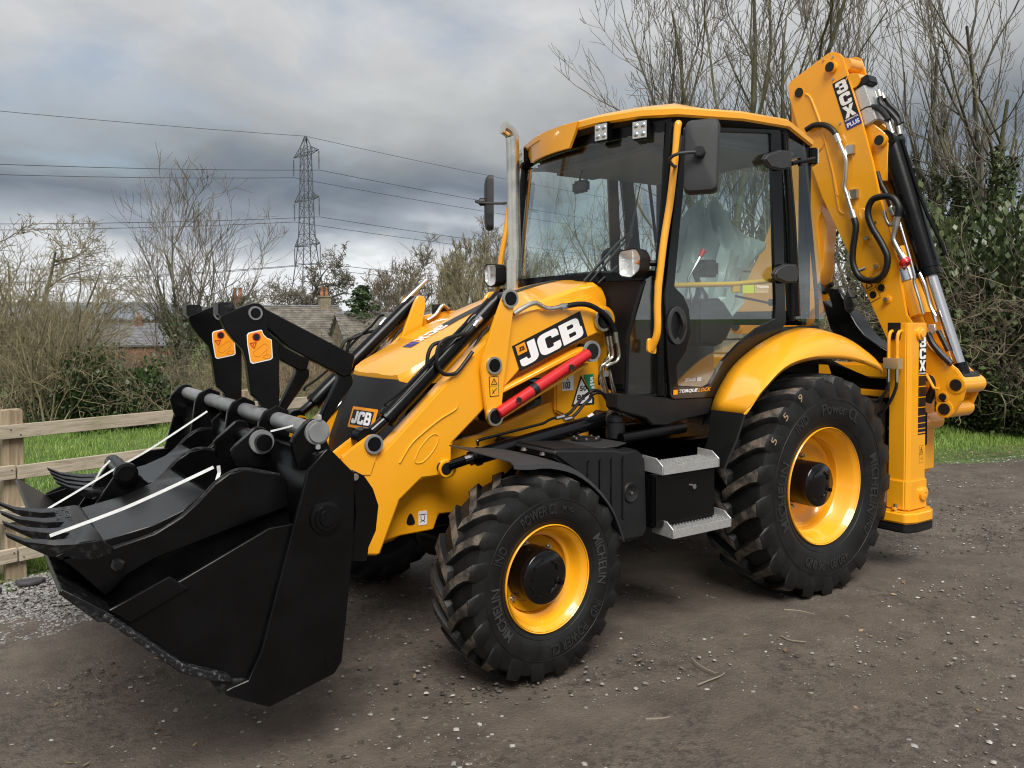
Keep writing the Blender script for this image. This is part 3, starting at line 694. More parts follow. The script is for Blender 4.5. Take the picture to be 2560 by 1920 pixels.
steel_pipe([(1.278, 0.58, 1.609), (1.267, 0.58, 1.557), (1.268, 0.58, 1.519), (1.297, 0.58, 1.492), (1.359, 0.58, 1.475), (1.32, 0.55, 1.456), (1.297, 0.55, 1.38), (1.26, 0.55, 1.26), (1.214, 0.55, 1.187), (1.129, 0.55, 1.146)], 0.012)
steel_pipe([(1.307, 0.56, 1.591), (1.298, 0.56, 1.543), (1.31, 0.56, 1.515), (1.366, 0.56, 1.484), (1.387, 0.55, 1.459), (1.378, 0.55, 1.377), (1.342, 0.55, 1.272), (1.32, 0.55, 1.222)])
steel_pipe([(1.318, 0.54, 1.59), (1.308, 0.54, 1.548), (1.318, 0.54, 1.519), (1.334, 0.52, 1.49), (1.33, 0.52, 1.393), (1.28, 0.52, 1.238), (1.261, 0.52, 1.16), (1.215, 0.52, 1.114), (1.082, 0.52, 1.111)])
for a_, b_ in (((1.323, 0.56, 1.69), (1.307, 0.56, 1.591)), ((1.333, 0.54, 1.685), (1.316, 0.54, 1.59))):
    A_, B_ = Vector(a_), Vector(b_)
    MB().cyl(A_ + (A_ - B_) * 0.6, A_.lerp(B_, 0.4), 0.012, n=12, mi=1).cyl(A_.lerp(B_, 0.4), B_, 0.0135, n=12).build('hose_end', [STL, HOSE], ROOT)
for a_, b_ in (((1.363, 0.6, 1.263), (1.357, 0.6, 1.181)), ((1.332, 0.6, 1.255), (1.321, 0.6, 1.172))):
    cyl('hose_fitting', a_, b_, 0.012, CHR, ROOT, n=12)
box('pipe_clamp', *[(min(a_, b_), max(a_, b_)) for a_, b_ in zip((1.404, 0.57, 1.413), (1.363, 0.6, 1.447))], STL, ROOT, bev=0.003)

# ---------------------------------------------------------------- hood, grille, exhaust
def hood_sec(x, zt, ze, w, zb, drop=0.0):
    """half section mirrored: bottom edge, side, shoulder, crown"""
    h = [(-w, zb), (-w * 1.0, zb + (ze - zb) * 0.6), (-w * 0.985, ze - 0.01), (-w * 0.94, ze + 0.012), (-w * 0.7, ze + (zt - ze) * 0.55), (-w * 0.34, zt - 0.004), (-w * 0.17, zt), (0, zt)]
    full = h + [(-a, b) for a, b in h[-2::-1]]
    return [(x, a, b) for a, b in full]
secs = [hood_sec(2.575, 1.452, 1.445, 0.30, 1.425), hood_sec(2.55, 1.482, 1.462, 0.345, 1.415), hood_sec(2.50, 1.522, 1.492, 0.365, 1.41), hood_sec(2.40, 1.578, 1.54, 0.372, 1.41), hood_sec(2.25, 1.650, 1.612, 0.376, 1.41),
        hood_sec(2.05, 1.748, 1.708, 0.38, 1.41), hood_sec(1.85, 1.836, 1.790, 0.385, 1.41), hood_sec(1.65, 1.912, 1.862, 0.392, 1.41), hood_sec(1.45, 1.967, 1.925, 0.40, 1.41), hood_sec(1.30, 1.998, 1.960, 0.407, 1.41), hood_sec(1.24, 2.004, 1.93, 0.41, 1.41), hood_sec(1.215, 1.97, 1.88, 0.41, 1.41)]
hm = MB().loft(secs, smooth=True)
f0 = secs[0]; hm.faces(f0, [list(range(len(f0)))]); hm.faces(secs[-1], [list(range(len(f0)))])
HOOD = hm.build('hood', YEL, ROOT)
# charcoal stripe and lettering on the crown
def crown(x, y):
    xs = [sc[0][0] for sc in secs][::-1]; zt = [sc[7][2] for sc in secs][::-1]
    return float(np.interp(x, xs, zt)) - 0.02 * (y / 0.38) ** 2
rows = [[(x, y, crown(x, y) + 0.004) for y in (-0.05, 0.0, 0.05)] for x in np.linspace(2.13, 1.26, 20)]
MB().loft(rows).build('hood_stripe', DEC, HOOD)
rows = [[(x, y, crown(x, y) + 0.0042) for y in (-0.052, 0.0, 0.052)] for x in (2.375, 2.34, 2.315)]
MB().loft(rows).build('hood_plus_field', BLU, HOOD)
me = word_mesh('3CX', 0.06)
fit_mesh(me, lambda u, v, w_: (2.12 + 0.19 * u, -0.05 + 0.10 * v, crown(2.12 + 0.19 * u, 0) + 0.005)); me.materials.append(WHT); link_mesh('hood_letters', me, HOOD)
me = text_mesh('PLUS', 0.03)
fit_mesh(me, lambda u, v, w_: (2.33 + 0.03 * v, 0.04 - 0.08 * u, crown(2.345, 0) + 0.0062)); me.materials.append(WHT); link_mesh('hood_letters', me, HOOD)
# grille
gr = [[(2.50, -0.36, 1.425), (2.565, -0.28, 1.425), (2.60, -0.12, 1.425), (2.60, 0.12, 1.425), (2.565, 0.28, 1.425), (2.50, 0.36, 1.425)],
      [(2.56, -0.355, 1.25), (2.65, -0.27, 1.25), (2.68, -0.12, 1.25), (2.68, 0.12, 1.25), (2.65, 0.27, 1.25), (2.56, 0.355, 1.25)],
      [(2.60, -0.345, 1.08), (2.72, -0.26, 1.08), (2.75, -0.12, 1.08), (2.75, 0.12, 1.08), (2.72, 0.26, 1.08), (2.60, 0.345, 1.08)],
      [(2.62, -0.335, 0.80), (2.76, -0.25, 0.80), (2.79, -0.12, 0.80), (2.79, 0.12, 0.80), (2.76, 0.25, 0.80), (2.62, 0.335, 0.80)]]
GRL = MB().loft(gr, smooth=True, thick=-0.02).build('grille_panel', PLA, ROOT)
MB().box((2.2, 2.56), (-0.34, 0.34), (0.85, 1.42), bev=0.02).build('radiator_cowl', PLA, ROOT)
cyl('grille_lock', (2.585, 0.05, 1.385), (2.615, 0.05, 1.382), 0.017, BLKG, GRL, n=16)
bo = Vector((2.752, 0.051, 1.166)); bu = Vector((2.752, 0.355, 1.175)) - bo; bv = Vector((2.712, 0.039, 1.274)) - bo
print_on('grille_badge', curve_mesh([rpoly([(0, 0), (2.2, 0), (2.2, 1), (0, 1)], 0.06)], extrude=0.004), bo, bu, bv, ORG, GRL, lift=0.008)
print_on('badge_field', curve_mesh([[(0, 0), (2, 0), (2, 1), (0, 1)]]), bo + bu * 0.07 + bv * 0.14, bu * 0.86, bv * 0.72, DEC, GRL, lift=0.0135)
print_on('badge_letters', word_mesh('JCB', 0.06), bo + bu * 0.11 + bv * 0.20, bu * 0.78, bv * 0.60, WHT, GRL, lift=0.0145)
# exhaust stack
ex = [(1.373, -0.35, 1.915), (1.374, -0.35, 2.165), (1.381, -0.35, 2.554), (1.387, -0.35, 2.926), (1.4, -0.35, 2.994), (1.433, -0.35, 3.02), (1.461, -0.35, 3.031)]
EXO = MB().tube(ex, 0.044, n=28, cap=True, sub=8).build('exhaust_stack', EXH, ROOT)
MB().lathe([(0, 0.0440), (0.002, 0.0475), (0.30, 0.048)], (1.383, -0.35, 1.85), (0, 0, 1), n=28).build('exhaust_sleeve', EXH, EXO)
bpy.data.objects[EXO.name].data.materials[0] = EXH
MB().cyl((1.36, -0.35, 1.80), (1.366, -0.35, 1.99), 0.05, n=24).build('exhaust_base', DEC, EXO)
# bracket with the far chrome rod that stands proud of the far ram
MB().box(*[(min(a_, b_), max(a_, b_)) for a_, b_ in zip((1.933, -0.48, 1.782), (1.799, -0.5, 1.851))]).build('rear_bracket', DEC, ROOT)
RODM = tube('marker_rod', [(2.118, -0.56, 1.854), (1.939, -0.56, 2.01)], 0.014, CHR, ROOT, curve=False)
tube('side_pipe', [(1.992, -0.45, 1.744), (1.932, -0.45, 1.781), (1.889, -0.45, 1.834), (1.863, -0.45, 1.841), (1.832, -0.45, 1.818)], 0.014, EXH, ROOT)

# ---------------------------------------------------------------- front bucket
BK = empty('front_bucket', (3.4, 0, 0.6), 0, ROOT)
def bk(o):
    o.matrix_parent_inverse = Matrix.Translation((-3.4, 0, -0.6)); return o
side = [(3.4, 1.171), (3.318, 1.252), (3.209, 1.136), (3.216, 0.863), (3.253, 0.547), (3.272, 0.387), (3.303, 0.346), (3.565, 0.282), (3.753, 0.386), (3.643, 0.406), (3.592, 0.503), (3.479, 0.898)]
side = rpoly([(p_[0], p_[1], 0.02 if i in (1, 6, 7, 8) else 0) for i, p_ in enumerate(side)])
clam = [(4.103, 0.759), (3.906, 0.84), (3.846, 0.791), (3.87, 0.819), (3.548, 0.96), (3.462, 0.967), (3.495, 0.811), (3.59, 0.51), (3.642, 0.408), (3.695, 0.42), (3.875, 0.523), (4.112, 0.75)]
clam = [(4.106, 0.756), (3.87, 0.819), (3.548, 0.96), (3.442, 0.964), (3.495, 0.811), (3.59, 0.496), (3.637, 0.402), (3.695, 0.42), (3.875, 0.523)]
for s in (1, -1):
    bk(MB().plate(side, s * 1.150, s * 1.172, bev=0.003).build('rear_side_plate', BLK, BK))
    bk(MB().plate(clam, s * 1.128, s * 1.148, bev=0.003).build('clam_side_plate', BLK, BK))
    st = [(4.107, 0.763), (3.908, 0.843), (3.846, 0.789), (4.039, 0.704)]
    bk(MB().plate(st, s * 1.140, s * 1.158, bev=0.003).build('clam_stiffener', BLK, BK))
    wear = [(4.121, 0.756), (4.107, 0.755), (3.874, 0.529), (3.778, 0.478), (3.713, 0.447), (3.7, 0.425), (3.708, 0.419), (3.779, 0.442), (3.884, 0.498), (4.13, 0.746)]
    bk(MB().plate(wear, s * 1.132, s * 1.185, bev=0.006, mi=0).build('wear_strip', [WEAR], BK))
    gd = [(3.204, 1.145), (3.157, 1.118), (3.118, 1.059), (3.094, 0.987), (3.107, 0.884), (3.14, 0.821), (3.148, 0.765), (3.212, 0.776), (3.243, 0.831), (3.207, 0.899), (3.197, 0.971), (3.208, 1.083)]
    bk(MB().plate(gd, s * 1.120, s * 1.149, bev=0.004).build('hinge_guard', BLK, BK))
    pz = (3.334, 1.18, 0.977)
    bk(MB().lathe([(0, 0.066), (0.012, 0.064), (0.014, 0.05), (0.022, 0.048), (0.022, 0.033), (0.028, 0.031), (0.028, 0)], (pz[0], s * 1.171, pz[2]), (0, s, 0), n=36).build('hinge_pin', BLK, BK))
    qz = (3.322, 1.18, 0.397)
    bk(MB().lathe([(0, 0.022), (0.004, 0.021), (0.004, 0)], (qz[0], s * 1.171, qz[2]), (0, s, 0), n=24).build('edge_plug', BLK, BK))
    for q in ((3.201, 1.15, 1.119), (3.241, 1.15, 0.798)):
        o = MB().cyl((q[0], s * 1.148, q[2]), (q[0], s * 1.166, q[2]), 0.014, n=14, bev=0.004).build('guard_bolt', STL, BK); bk(o)
# floor of the clam, lip, back sheet
fl = [(4.12, 0.75), (3.875, 0.518), (3.776, 0.463), (3.692, 0.419)]
fl2 = [(a + 0.006, b - 0.022) for a, b in fl]
bk(MB().plate(fl + fl2[::-1], -1.13, 1.13, bev=0.003).build('clam_floor', BLK, BK))
lip = [(fl[0][0] - 0.04, fl[0][1] - 0.03), (fl[0][0] - 0.03, fl[0][1] - 0.008), (fl[0][0] + 0.125, fl[0][1] + 0.115), (fl[0][0] + 0.135, fl[0][1] + 0.10), (fl[0][0] + 0.02, fl[0][1] - 0.02)]
bk(MB().plate(lip, -1.16, 1.16, bev=0.003).build('cutting_lip', SCUF, BK))
edge = [(3.779, 0.437), (3.648, 0.412), (3.64, 0.4), (3.746, 0.38)]
bk(MB().plate(edge, -1.165, 1.165, bev=0.003).build('rear_cutting_edge', SCUF, BK))
back = [(3.393, 1.167), (3.31, 1.248), (3.295, 1.218), (3.353, 1.138), (3.429, 0.878), (3.549, 0.479), (3.592, 0.35), (3.638, 0.397), (3.586, 0.495), (3.472, 0.892)]
back = [(3.36, 1.22), (3.31, 1.24), (3.29, 0.95), (3.36, 0.62), (3.50, 0.40), (3.62, 0.40), (3.56, 0.46), (3.44, 0.64), (3.37, 0.95)]
bk(MB().plate(back, -1.148, 1.148, bev=0.003).build('back_sheet', BLK, BK))
# upright mounting plates of the fork rail
ep = [(3.44, 1.273), (3.43, 1.295), (3.383, 1.346), (3.364, 1.356), (3.335, 1.357), (3.309, 1.343), (3.299, 1.312), (3.293, 1.26), (3.273, 1.221), (3.274, 1.146), (3.409, 1.16), (3.431, 1.227)]
for y0 in (1.07, -1.10):
    bk(MB().plate(ep, y0, y0 + 0.03, bev=0.004, r=0.01).build('rail_end_plate', BLK, BK))
mp = [(3.45, 1.10), (3.42, 1.30), (3.395, 1.345), (3.34, 1.372), (3.285, 1.345), (3.275, 1.28), (3.30, 1.15), (3.29, 1.0), (3.42, 0.98)]
for y0 in (0.10, -0.55, 0.60):
    bk(MB().plate(mp, y0, y0 + 0.025, bev=0.004).build('rail_mid_plate', BLK, BK))
bk(cyl('fork_rail', (3.336, -1.105, 1.305), (3.336, 1.09, 1.305), 0.036, GRYB, BK, n=32, bev=0.005))
bk(MB().lathe([(0.0, 0.052), (0.010, 0.050), (0.010, 0.041), (0.022, 0.039), (0.022, 0)], (3.336, 1.100, 1.305), (0, 1, 0), n=32).build('rail_end_cap', GRYB, BK))
bk(MB().box((3.322, 3.340), (1.10, 1.118), (1.352, 1.376)).box((3.328, 3.346), (1.10, 1.118), (1.236, 1.258)).build('rail_lug', GALV, BK))
# flip-over forks folded back
def fork(y0):
    pl = [(3.512, 1.771), (3.499, 1.782), (3.417, 1.815), (3.363, 1.831), (3.336, 1.83), (3.317, 1.813), (3.307, 1.788), (3.3, 1.706), (3.278, 1.67), (3.245, 1.642), (3.251, 1.29), (3.262, 1.258), (3.318, 1.235), (3.356, 1.26), (3.382, 1.3), (3.376, 1.338), (3.352, 1.369), (3.333, 1.346), (3.37, 1.392), (3.399, 1.42), (3.406, 1.529), (3.418, 1.605), (3.446, 1.649), (3.492, 1.703), (3.507, 1.745)]
    pl = [(3.515, 1.761), (3.512, 1.775), (3.417, 1.815), (3.363, 1.831), (3.336, 1.83), (3.317, 1.813), (3.307, 1.788), (3.3, 1.706), (3.278, 1.67), (3.245, 1.642), (3.251, 1.285), (3.302, 1.222), (3.345, 1.237), (3.364, 1.279), (3.355, 1.325), (3.337, 1.349), (3.343, 1.366), (3.373, 1.397), (3.386, 1.42), (3.402, 1.561), (3.418, 1.616), (3.462, 1.665), (3.497, 1.713)]
    F = MB().plate(pl, y0 - 0.022, y0 + 0.022, bev=0.004).build('pallet_fork', BLK, ROOT)
    MB().box((3.44, 3.515), (y0 - 0.12, y0 - 0.02), (1.775, 1.835), bev=0.006).build('fork_stop', SCUF, F)
    pp = (3.36, 0.395, 1.784)
    pin(F, (pp[0], y0 + 0.026, pp[2]), (0, 1, 0), 0.023, 0.16, m=BLK, collar=GRYB)
    # tine: tapered bar that runs back over the hood and its prop
    bar = [(3.315, 1.813), (3.293, 1.804), (2.841, 1.569), (2.867, 1.468), (2.907, 1.464), (3.184, 1.616), (3.297, 1.722)]
    MB().plate(bar, y0 - 0.085, y0 - 0.024, bev=0.005).plate([(2.931, 1.488), (2.882, 1.486), (2.851, 1.467), (2.852, 1.426), (3.002, 1.227), (3.037, 1.247), (2.932, 1.448)], y0 - 0.08, y0 - 0.03, bev=0.006).build('fork_tine', BLK, F)
    sk = [(3.4, 1.683), (3.392, 1.694), (3.33, 1.708), (3.322, 1.685), (3.306, 1.668), (3.284, 1.66), (3.28, 1.572), (3.291, 1.564), (3.375, 1.548), (3.386, 1.556), (3.398, 1.637)]
    plate('fork_sticker_border', sk, y0 + 0.02, y0 + 0.0235, WHT, F, bev=0, r=0.008)
    c_ = Vector((sum(p_[0] for p_ in sk) / len(sk), sum(p_[1] for p_ in sk) / len(sk)))
    sk2 = [tuple(c_ + (Vector(p_) - c_) * 0.93) for p_ in sk]
    plate('fork_sticker', sk2, y0 + 0.02, y0 + 0.0245, ORG, F, bev=0, r=0.006)
    hq = (3.356, 0.395, 1.673)
    MB().lathe([(0, 0.020), (0.001, 0.0155)], (hq[0], y0 + 0.0252, hq[2]), (0, 1, 0), n=24, mi=1).lathe([(0.0004, 0.0152), (0.0004, 0)], (hq[0], y0 + 0.0252, hq[2]), (0, 1, 0), n=24).build('sticker_hole', [DEC, REDP], F)
    T_ = [Vector(q) for q in ((3.387, 0.396, 1.645), (3.357, 0.396, 1.649), (3.368, 0.396, 1.62))]
    T_ = [Vector((q.x, y0 + 0.0255, q.z)) for q in T_]
    mb = MB()
    for a, b in ((0, 1), (1, 2), (2, 0)): mb.tube([T_[a], T_[b]], 0.002, n=4, curve=False)
    g_ = (T_[0] + T_[1] + T_[2]) / 3; mb.tube([g_ + Vector((0, 0, -0.006)), g_ + Vector((0, 0, 0.004))], 0.0018, n=4, curve=False)
    mb.build('sticker_symbol', REDP, F)
    mb = MB()
    for ln in ([(3.372, 0.396, 1.605), (3.32, 0.396, 1.642), (3.304, 0.396, 1.635), (3.301, 0.396, 1.622), (3.348, 0.396, 1.582), (3.367, 0.396, 1.586), (3.372, 0.396, 1.605)], [(3.312, 0.396, 1.619), (3.31, 0.396, 1.587)], [(3.326, 0.396, 1.584), (3.31, 0.396, 1.591), (3.293, 0.396, 1.587), (3.291, 0.396, 1.576), (3.31, 0.396, 1.571), (3.326, 0.396, 1.577), (3.326, 0.396, 1.584)]):
        mb.tube([(q[0], y0 + 0.0252, q[2]) for q in ln], 0.0012, n=4, curve=False)
    mb.build('sticker_drawing', MATS['pale_orange'], F)
    return F
mat('pale_orange', (0.62, 0.24, 0.02), 0.5)
fork(0.372); fork(-0.243)

# ---------------------------------------------------------------- cab
CAB = empty('cab', (0.5, 0, 1.2), 0, ROOT)
def cb(o):
    o.matrix_parent_inverse = Matrix.Translation((-0.5, 0, -1.2)); return o
cb(box('cab_floor', (-0.3, 1.15), (-0.76, 0.76), (1.22, 1.30), PLA, CAB))
YS = 0.775
door_out = rpoly([(q[0], q[1], 0.03) for q in [(0.951, 2.877), (0.066, 2.967), (0.008, 1.838), (-0.002, 1.723), (0.051, 1.674), (0.271, 1.595), (0.448, 1.493), (0.587, 1.375), (0.675, 1.271), (1.039, 1.278), (1.06, 1.301), (1.083, 1.533), (1.106, 1.891)]])
door_in = rpoly([(q[0], q[1], 0.02) for q in [(0.917, 2.859), (0.159, 2.94), (0.102, 1.837), (0.111, 1.739), (0.283, 1.684), (0.449, 1.595), (0.609, 1.484), (0.722, 1.346), (0.773, 1.331), (1.001, 1.351), (1.013, 1.47), (0.934, 1.557), (0.893, 1.666), (0.911, 1.804), (0.955, 1.88), (1.034, 1.936)]])
win_r_out = rpoly([(q[0], q[1], 0.02) for q in [(0.036, 2.954), (-0.227, 2.896), (-0.394, 2.081), (-0.434, 1.841), (-0.476, 1.693), (-0.358, 1.702), (-0.142, 1.738), (-0.098, 1.838)]])
for s in (1, -1):
    cb(holed('door_frame', [door_out, door_in], s * 0.775, s * 0.800, BLKG, CAB, bevel=0.004))
    cb(plate('door_glass', door_in, s * 0.784, s * 0.788, GLASS, CAB, bev=0))
    cb(plate('quarter_glass', win_r_out, s * 0.772, s * 0.777, GLASS, CAB, bev=0))
    # pillars behind the door frame
    cb(MB().tube([((0, 2.985)[0], s * 0.75, (0, 2.985)[1]), ((-0.091, 2.383)[0], s * 0.75, (-0.091, 2.383)[1]), ((-0.148, 1.762)[0], s * 0.75, (-0.148, 1.762)[1])], 0.046, n=8).tube([((0.023, 2.952)[0], s * 0.785, (0.023, 2.952)[1]), ((-0.05, 2.376)[0], s * 0.785, (-0.05, 2.376)[1]), ((-0.082, 1.731)[0], s * 0.785, (-0.082, 1.731)[1])], 0.018, n=8).build('door_pillar', BLK, CAB))
    cb(MB().tube([(1.0, s * 0.735, 2.90), (1.05, s * 0.745, 2.4), (1.10, s * 0.75, 1.95), (1.10, s * 0.75, 1.3)], 0.035, n=10).build('front_pillar', BLK, CAB))
    cb(MB().tube([(-0.24, s * 0.74, 2.93), (-0.33, s * 0.74, 2.4), (-0.41, s * 0.74, 1.9), (-0.42, s * 0.74, 1.72)], 0.014, n=8).build('rear_edge_seal', BLK, CAB))
    # lower skirt of the cab
    sk = [(1.479, 1.335), (1.181, 1.299), (1.049, 1.28), (0.687, 1.27), (0.702, 1.211), (0.732, 1.167), (0.913, 1.152), (1.087, 1.125), (1.199, 1.135), (1.254, 1.18), (1.449, 1.233), (1.479, 1.254)]
    cb(MB().plate(sk, s * 0.70, s * 0.795, bev=0.012, seg=2, r=0.01).build('cab_skirt', PLA, CAB))
    # front lower side panel (glass) between windscreen and door
    lg = [(1.507, 1.839), (1.179, 2.006), (1.133, 1.791), (1.117, 1.321), (1.421, 1.328), (1.456, 1.608)]
    cb(plate('front_side_glass', [(1.20, 1.98), (1.105, 2.02), (1.085, 1.30), (1.36, 1.31), (1.33, 1.65)], s * 0.735, s * 0.739, GLASS, CAB, bev=0))
    cb(MB().tube([(1.10, s * 0.75, 1.30), (1.36, s * 0.742, 1.305), (1.345, s * 0.742, 1.65), (1.22, s * 0.742, 1.97)], 0.014, n=8, curve=False).build('side_glass_seal', BLK, CAB))
    # yellow grab rail up the front pillar
    hr = [(q[0], s * 0.84, q[2]) for q in [(1.044, 0.84, 2.873), (1.054, 0.84, 2.833), (1.067, 0.84, 2.699), (1.108, 0.84, 2.43), (1.158, 0.84, 2.196), (1.203, 0.84, 1.925), (1.199, 0.84, 1.968), (1.208, 0.84, 1.829), (1.21, 0.84, 1.671)]]
    hr = [(hr[0][0] - 0.03, s * 0.80, hr[0][2] + 0.0)] + hr + [(hr[-1][0] + 0.01, s * 0.80, hr[-1][2] - 0.10)]
    g = cb(MB().tube(hr, 0.021, n=16, sub=5).build('grab_rail', YEL, CAB))
    e_ = hr[-1]
    cb(MB().plate(rpoly([(e_[0] - 0.035, e_[2] - 0.03), (e_[0] + 0.035, e_[2] - 0.01), (e_[0] + 0.03, e_[2] + 0.07), (e_[0] - 0.035, e_[2] + 0.06)], 0.02), s * 0.795, s * 0.812, bev=0.003).build('grab_rail_foot', YEL, CAB))
    # inner bulkhead that closes the wheel arch
    arch = [(0.70, 1.24), (0.62, 1.32), (0.48, 1.46), (0.24, 1.60), (-0.08, 1.69), (-0.42, 1.70), (-0.42, 1.24)]
    cb(MB().plate(arch, s * 0.70, s * 0.765, bev=0.01).build('arch_panel', PLA, CAB))
# door handle bezel, hinges, letters (near side)
def ell(cx, cz, a, b, n=28, tilt=0.0): return [(cx + a * math.cos(t) * math.cos(tilt) - b * math.sin(t) * math.sin(tilt), cz + a * math.cos(t) * math.sin(tilt) + b * math.sin(t) * math.cos(tilt)) for t in np.linspace(0, 2 * PI, n, endpoint=False)]
hc = (1.017, 0.802, 1.709)
cb(holed('door_handle_bezel', [ell(hc[0], hc[2], 0.075, 0.108), ell(hc[0] + 0.012, hc[2], 0.045, 0.085)], 0.797, 0.815, GRYP, CAB, bevel=0.004))
cb(MB().plate(ell(hc[0] + 0.012, hc[2], 0.046, 0.086), 0.797, 0.8005, bev=0).build('handle_recess', DEC, CAB))
cb(MB().tube([(hc[0] - 0.020, 0.812, hc[2] - 0.07), (hc[0] - 0.030, 0.835, hc[2]), (hc[0] - 0.022, 0.812, hc[2] + 0.07)], 0.014, n=10).build('door_handle', PLA, CAB))
for q in ([(0.281, 2.754), (0.242, 2.791), (0.116, 2.831), (0.016, 2.835), (-0.003, 2.744), (0.021, 2.719), (0.115, 2.702), (0.219, 2.706)], [(0.171, 2.036), (0.137, 2.075), (0.049, 2.104), (-0.059, 2.104), (-0.09, 2.044), (-0.06, 1.982), (0.048, 1.976), (0.154, 2)]):
    cb(MB().plate(q, 0.80, 0.845, bev=0.014, seg=3, r=0.015).build('door_hinge', GRYP, CAB))
cb(MB().tube([(0.011, 0.84, 2.752), (-0.061, 0.84, 2.771), (-0.083, 0.84, 2.771)], 0.016, n=10).tube([(-0.075, 0.84, 2.798), (-0.083, 0.84, 2.746)], 0.014, n=8).tube([(-0.083, 0.84, 2.773), (-0.233, 0.84, 2.808)], 0.015, n=10).build('rear_catch', BLK, CAB))
def word_on(parent, txt, z_, pts, y, m, bold=0.02, shear=0.0, name='door_lettering', spacing=1.0):
    o, u, v = [Vector(q) for q in pts]
    return cb(print_on(name, text_mesh(txt, bold, 0, shear, spacing), o, u - o, v - o, m, parent, lift=0.0))
word_on(CAB, 'STAGE', 0, ((0.932, 0.791, 1.374), (0.837, 0.791, 1.374), (0.93, 0.791, 1.392)), 0, SILV, 0.02)
cb(print_on('door_lettering', curve_mesh([[(0, 0), (1.2, 0), (1.2, 1), (0, 1)]]), (0.833, 0.791, 1.372), Vector((0.795, 0.791, 1.372)) - Vector((0.833, 0.791, 1.372)), Vector((0.829, 0.791, 1.395)) - Vector((0.833, 0.791, 1.372)), SILV, CAB))
word_on(CAB, 'V', 0, ((0.822, 0.793, 1.375), (0.808, 0.792, 1.375), (0.821, 0.792, 1.391)), 0, DEC, 0.02)
word_on(CAB, 'TORQUE', 0, ((0.993, 0.803, 1.307), (0.833, 0.803, 1.308), (0.991, 0.803, 1.33)), 0, WHT, 0.035, 0.3)
word_on(CAB, 'LOCK', 0, ((0.833, 0.803, 1.308), (0.721, 0.803, 1.31), (0.83, 0.803, 1.331)), 0, ORG, 0.02, 0.3)
cb(print_on('door_badge', curve_mesh([[(0, 0), (1, 0), (1, 1), (0, 1)]]), (1.043, 0.803, 1.303), Vector((1.007, 0.803, 1.303)) - Vector((1.043, 0.803, 1.303)), Vector((1.043, 0.803, 1.331)) - Vector((1.043, 0.803, 1.303)), ORG, CAB))
# windscreen: one bowed sheet, with the dark frit band above
def ws(y, z):
    bow = 0.17 * (1 - (y / 0.74) ** 2)
    return (0.995 + (2.95 - z) * 0.115 + bow, y, z)
cb(MB().loft([[ws(y, z) for y in np.linspace(-0.735, 0.735, 21)] for z in (2.03, 2.3, 2.6, 2.86)], smooth=True).build('windscreen', GLASS, CAB))
cb(MB().loft([[ws(y, z) for y in np.linspace(-0.74, 0.74, 21)] for z in (2.855, 2.95)], smooth=True, thick=0.02).build('windscreen_header', BLK, CAB))
cb(MB().loft([[ws(y, z) for y in np.linspace(-0.74, 0.74, 21)] for z in (1.98, 2.035)], smooth=True, thick=0.02).build('windscreen_sill', BLK, CAB))
cb(MB().loft([[(1.24 - 0.16 * (y / 0.74) ** 2, y, z) for y in np.linspace(-0.74, 0.74, 11)] for z in (1.35, 1.98)], smooth=True, thick=0.02).build('front_bulkhead', PLA, CAB))
# rear window
cb(plate('rear_glass', [(-0.70, 1.80), (0.70, 1.80), (0.70, 2.88), (-0.70, 2.88)], -0.345, -0.340, GLASS, CAB, axis='x', bev=0))
cb(MB().box((-0.37, -0.31), (-0.72, -0.66), (1.75, 2.92)).box((-0.37, -0.31), (0.66, 0.72), (1.75, 2.92)).box((-0.37, -0.31), (-0.70, 0.70), (2.86, 2.93)).box((-0.36, -0.30), (-0.70, 0.70), (1.70, 1.80)).build('rear_frame', BLK, CAB))
# roof: a yellow shell with a stepped brow over a dark underside
def roof_edge(z0):
    return [(0.99, -0.79), (1.12, -0.60), (1.215, -0.30), (1.235, 0.0), (1.215, 0.30), (1.12, 0.60), (0.99, 0.79), (0.45, 0.82), (0.0, 0.82), (-0.36, 0.74), (-0.48, 0.5), (-0.48, -0.5), (-0.36, -0.74), (0.0, -0.82), (0.45, -0.82)]
def inset(pts, k, zc): return [(0.4 + (x - 0.4) * k, y * k) for x, y in pts]
E = roof_edge(0)
zl = [2.935, 2.945, 2.95, 2.952, 2.95, 2.945, 2.935, 2.975, 2.985, 2.92, 2.91, 2.91, 2.92, 2.985, 2.975]
rows = [[(x, y, z) for (x, y), z in zip(inset(E, 0.985, 0), zl)], [(x, y, z + 0.012) for (x, y), z in zip(E, zl)], [(x, y, z + 0.045) for (x, y), z in zip(E, zl)], [(x, y, z + 0.062) for (x, y), z in zip(inset(E, 0.975, 0), zl)], [(x, y, 3.045) for x, y in inset(E, 0.86, 0)], [(x, y, 3.062) for x, y in inset(E, 0.45, 0)], [(x, y, 3.066) for x, y in inset(E, 0.02, 0)]]
ROOF = cb(MB().loft(rows, smooth=True, close=True).build('roof', YEL, CAB))
rows = [[(x, y, z + 0.02) for (x, y), z in zip(inset(E, 0.985, 0), zl)], [(x, y, z + 0.0) for (x, y), z in zip(inset(E, 0.975, 0), zl)], [(x, y, 2.91) for x, y in inset(E, 0.90, 0)], [(x, y, 2.90) for x, y in inset(E, 0.45, 0)], [(x, y, 2.90) for x, y in inset(E, 0.02, 0)]]
cb(MB().loft(rows, smooth=False, close=True).build('roof_underside', PLA, CAB))
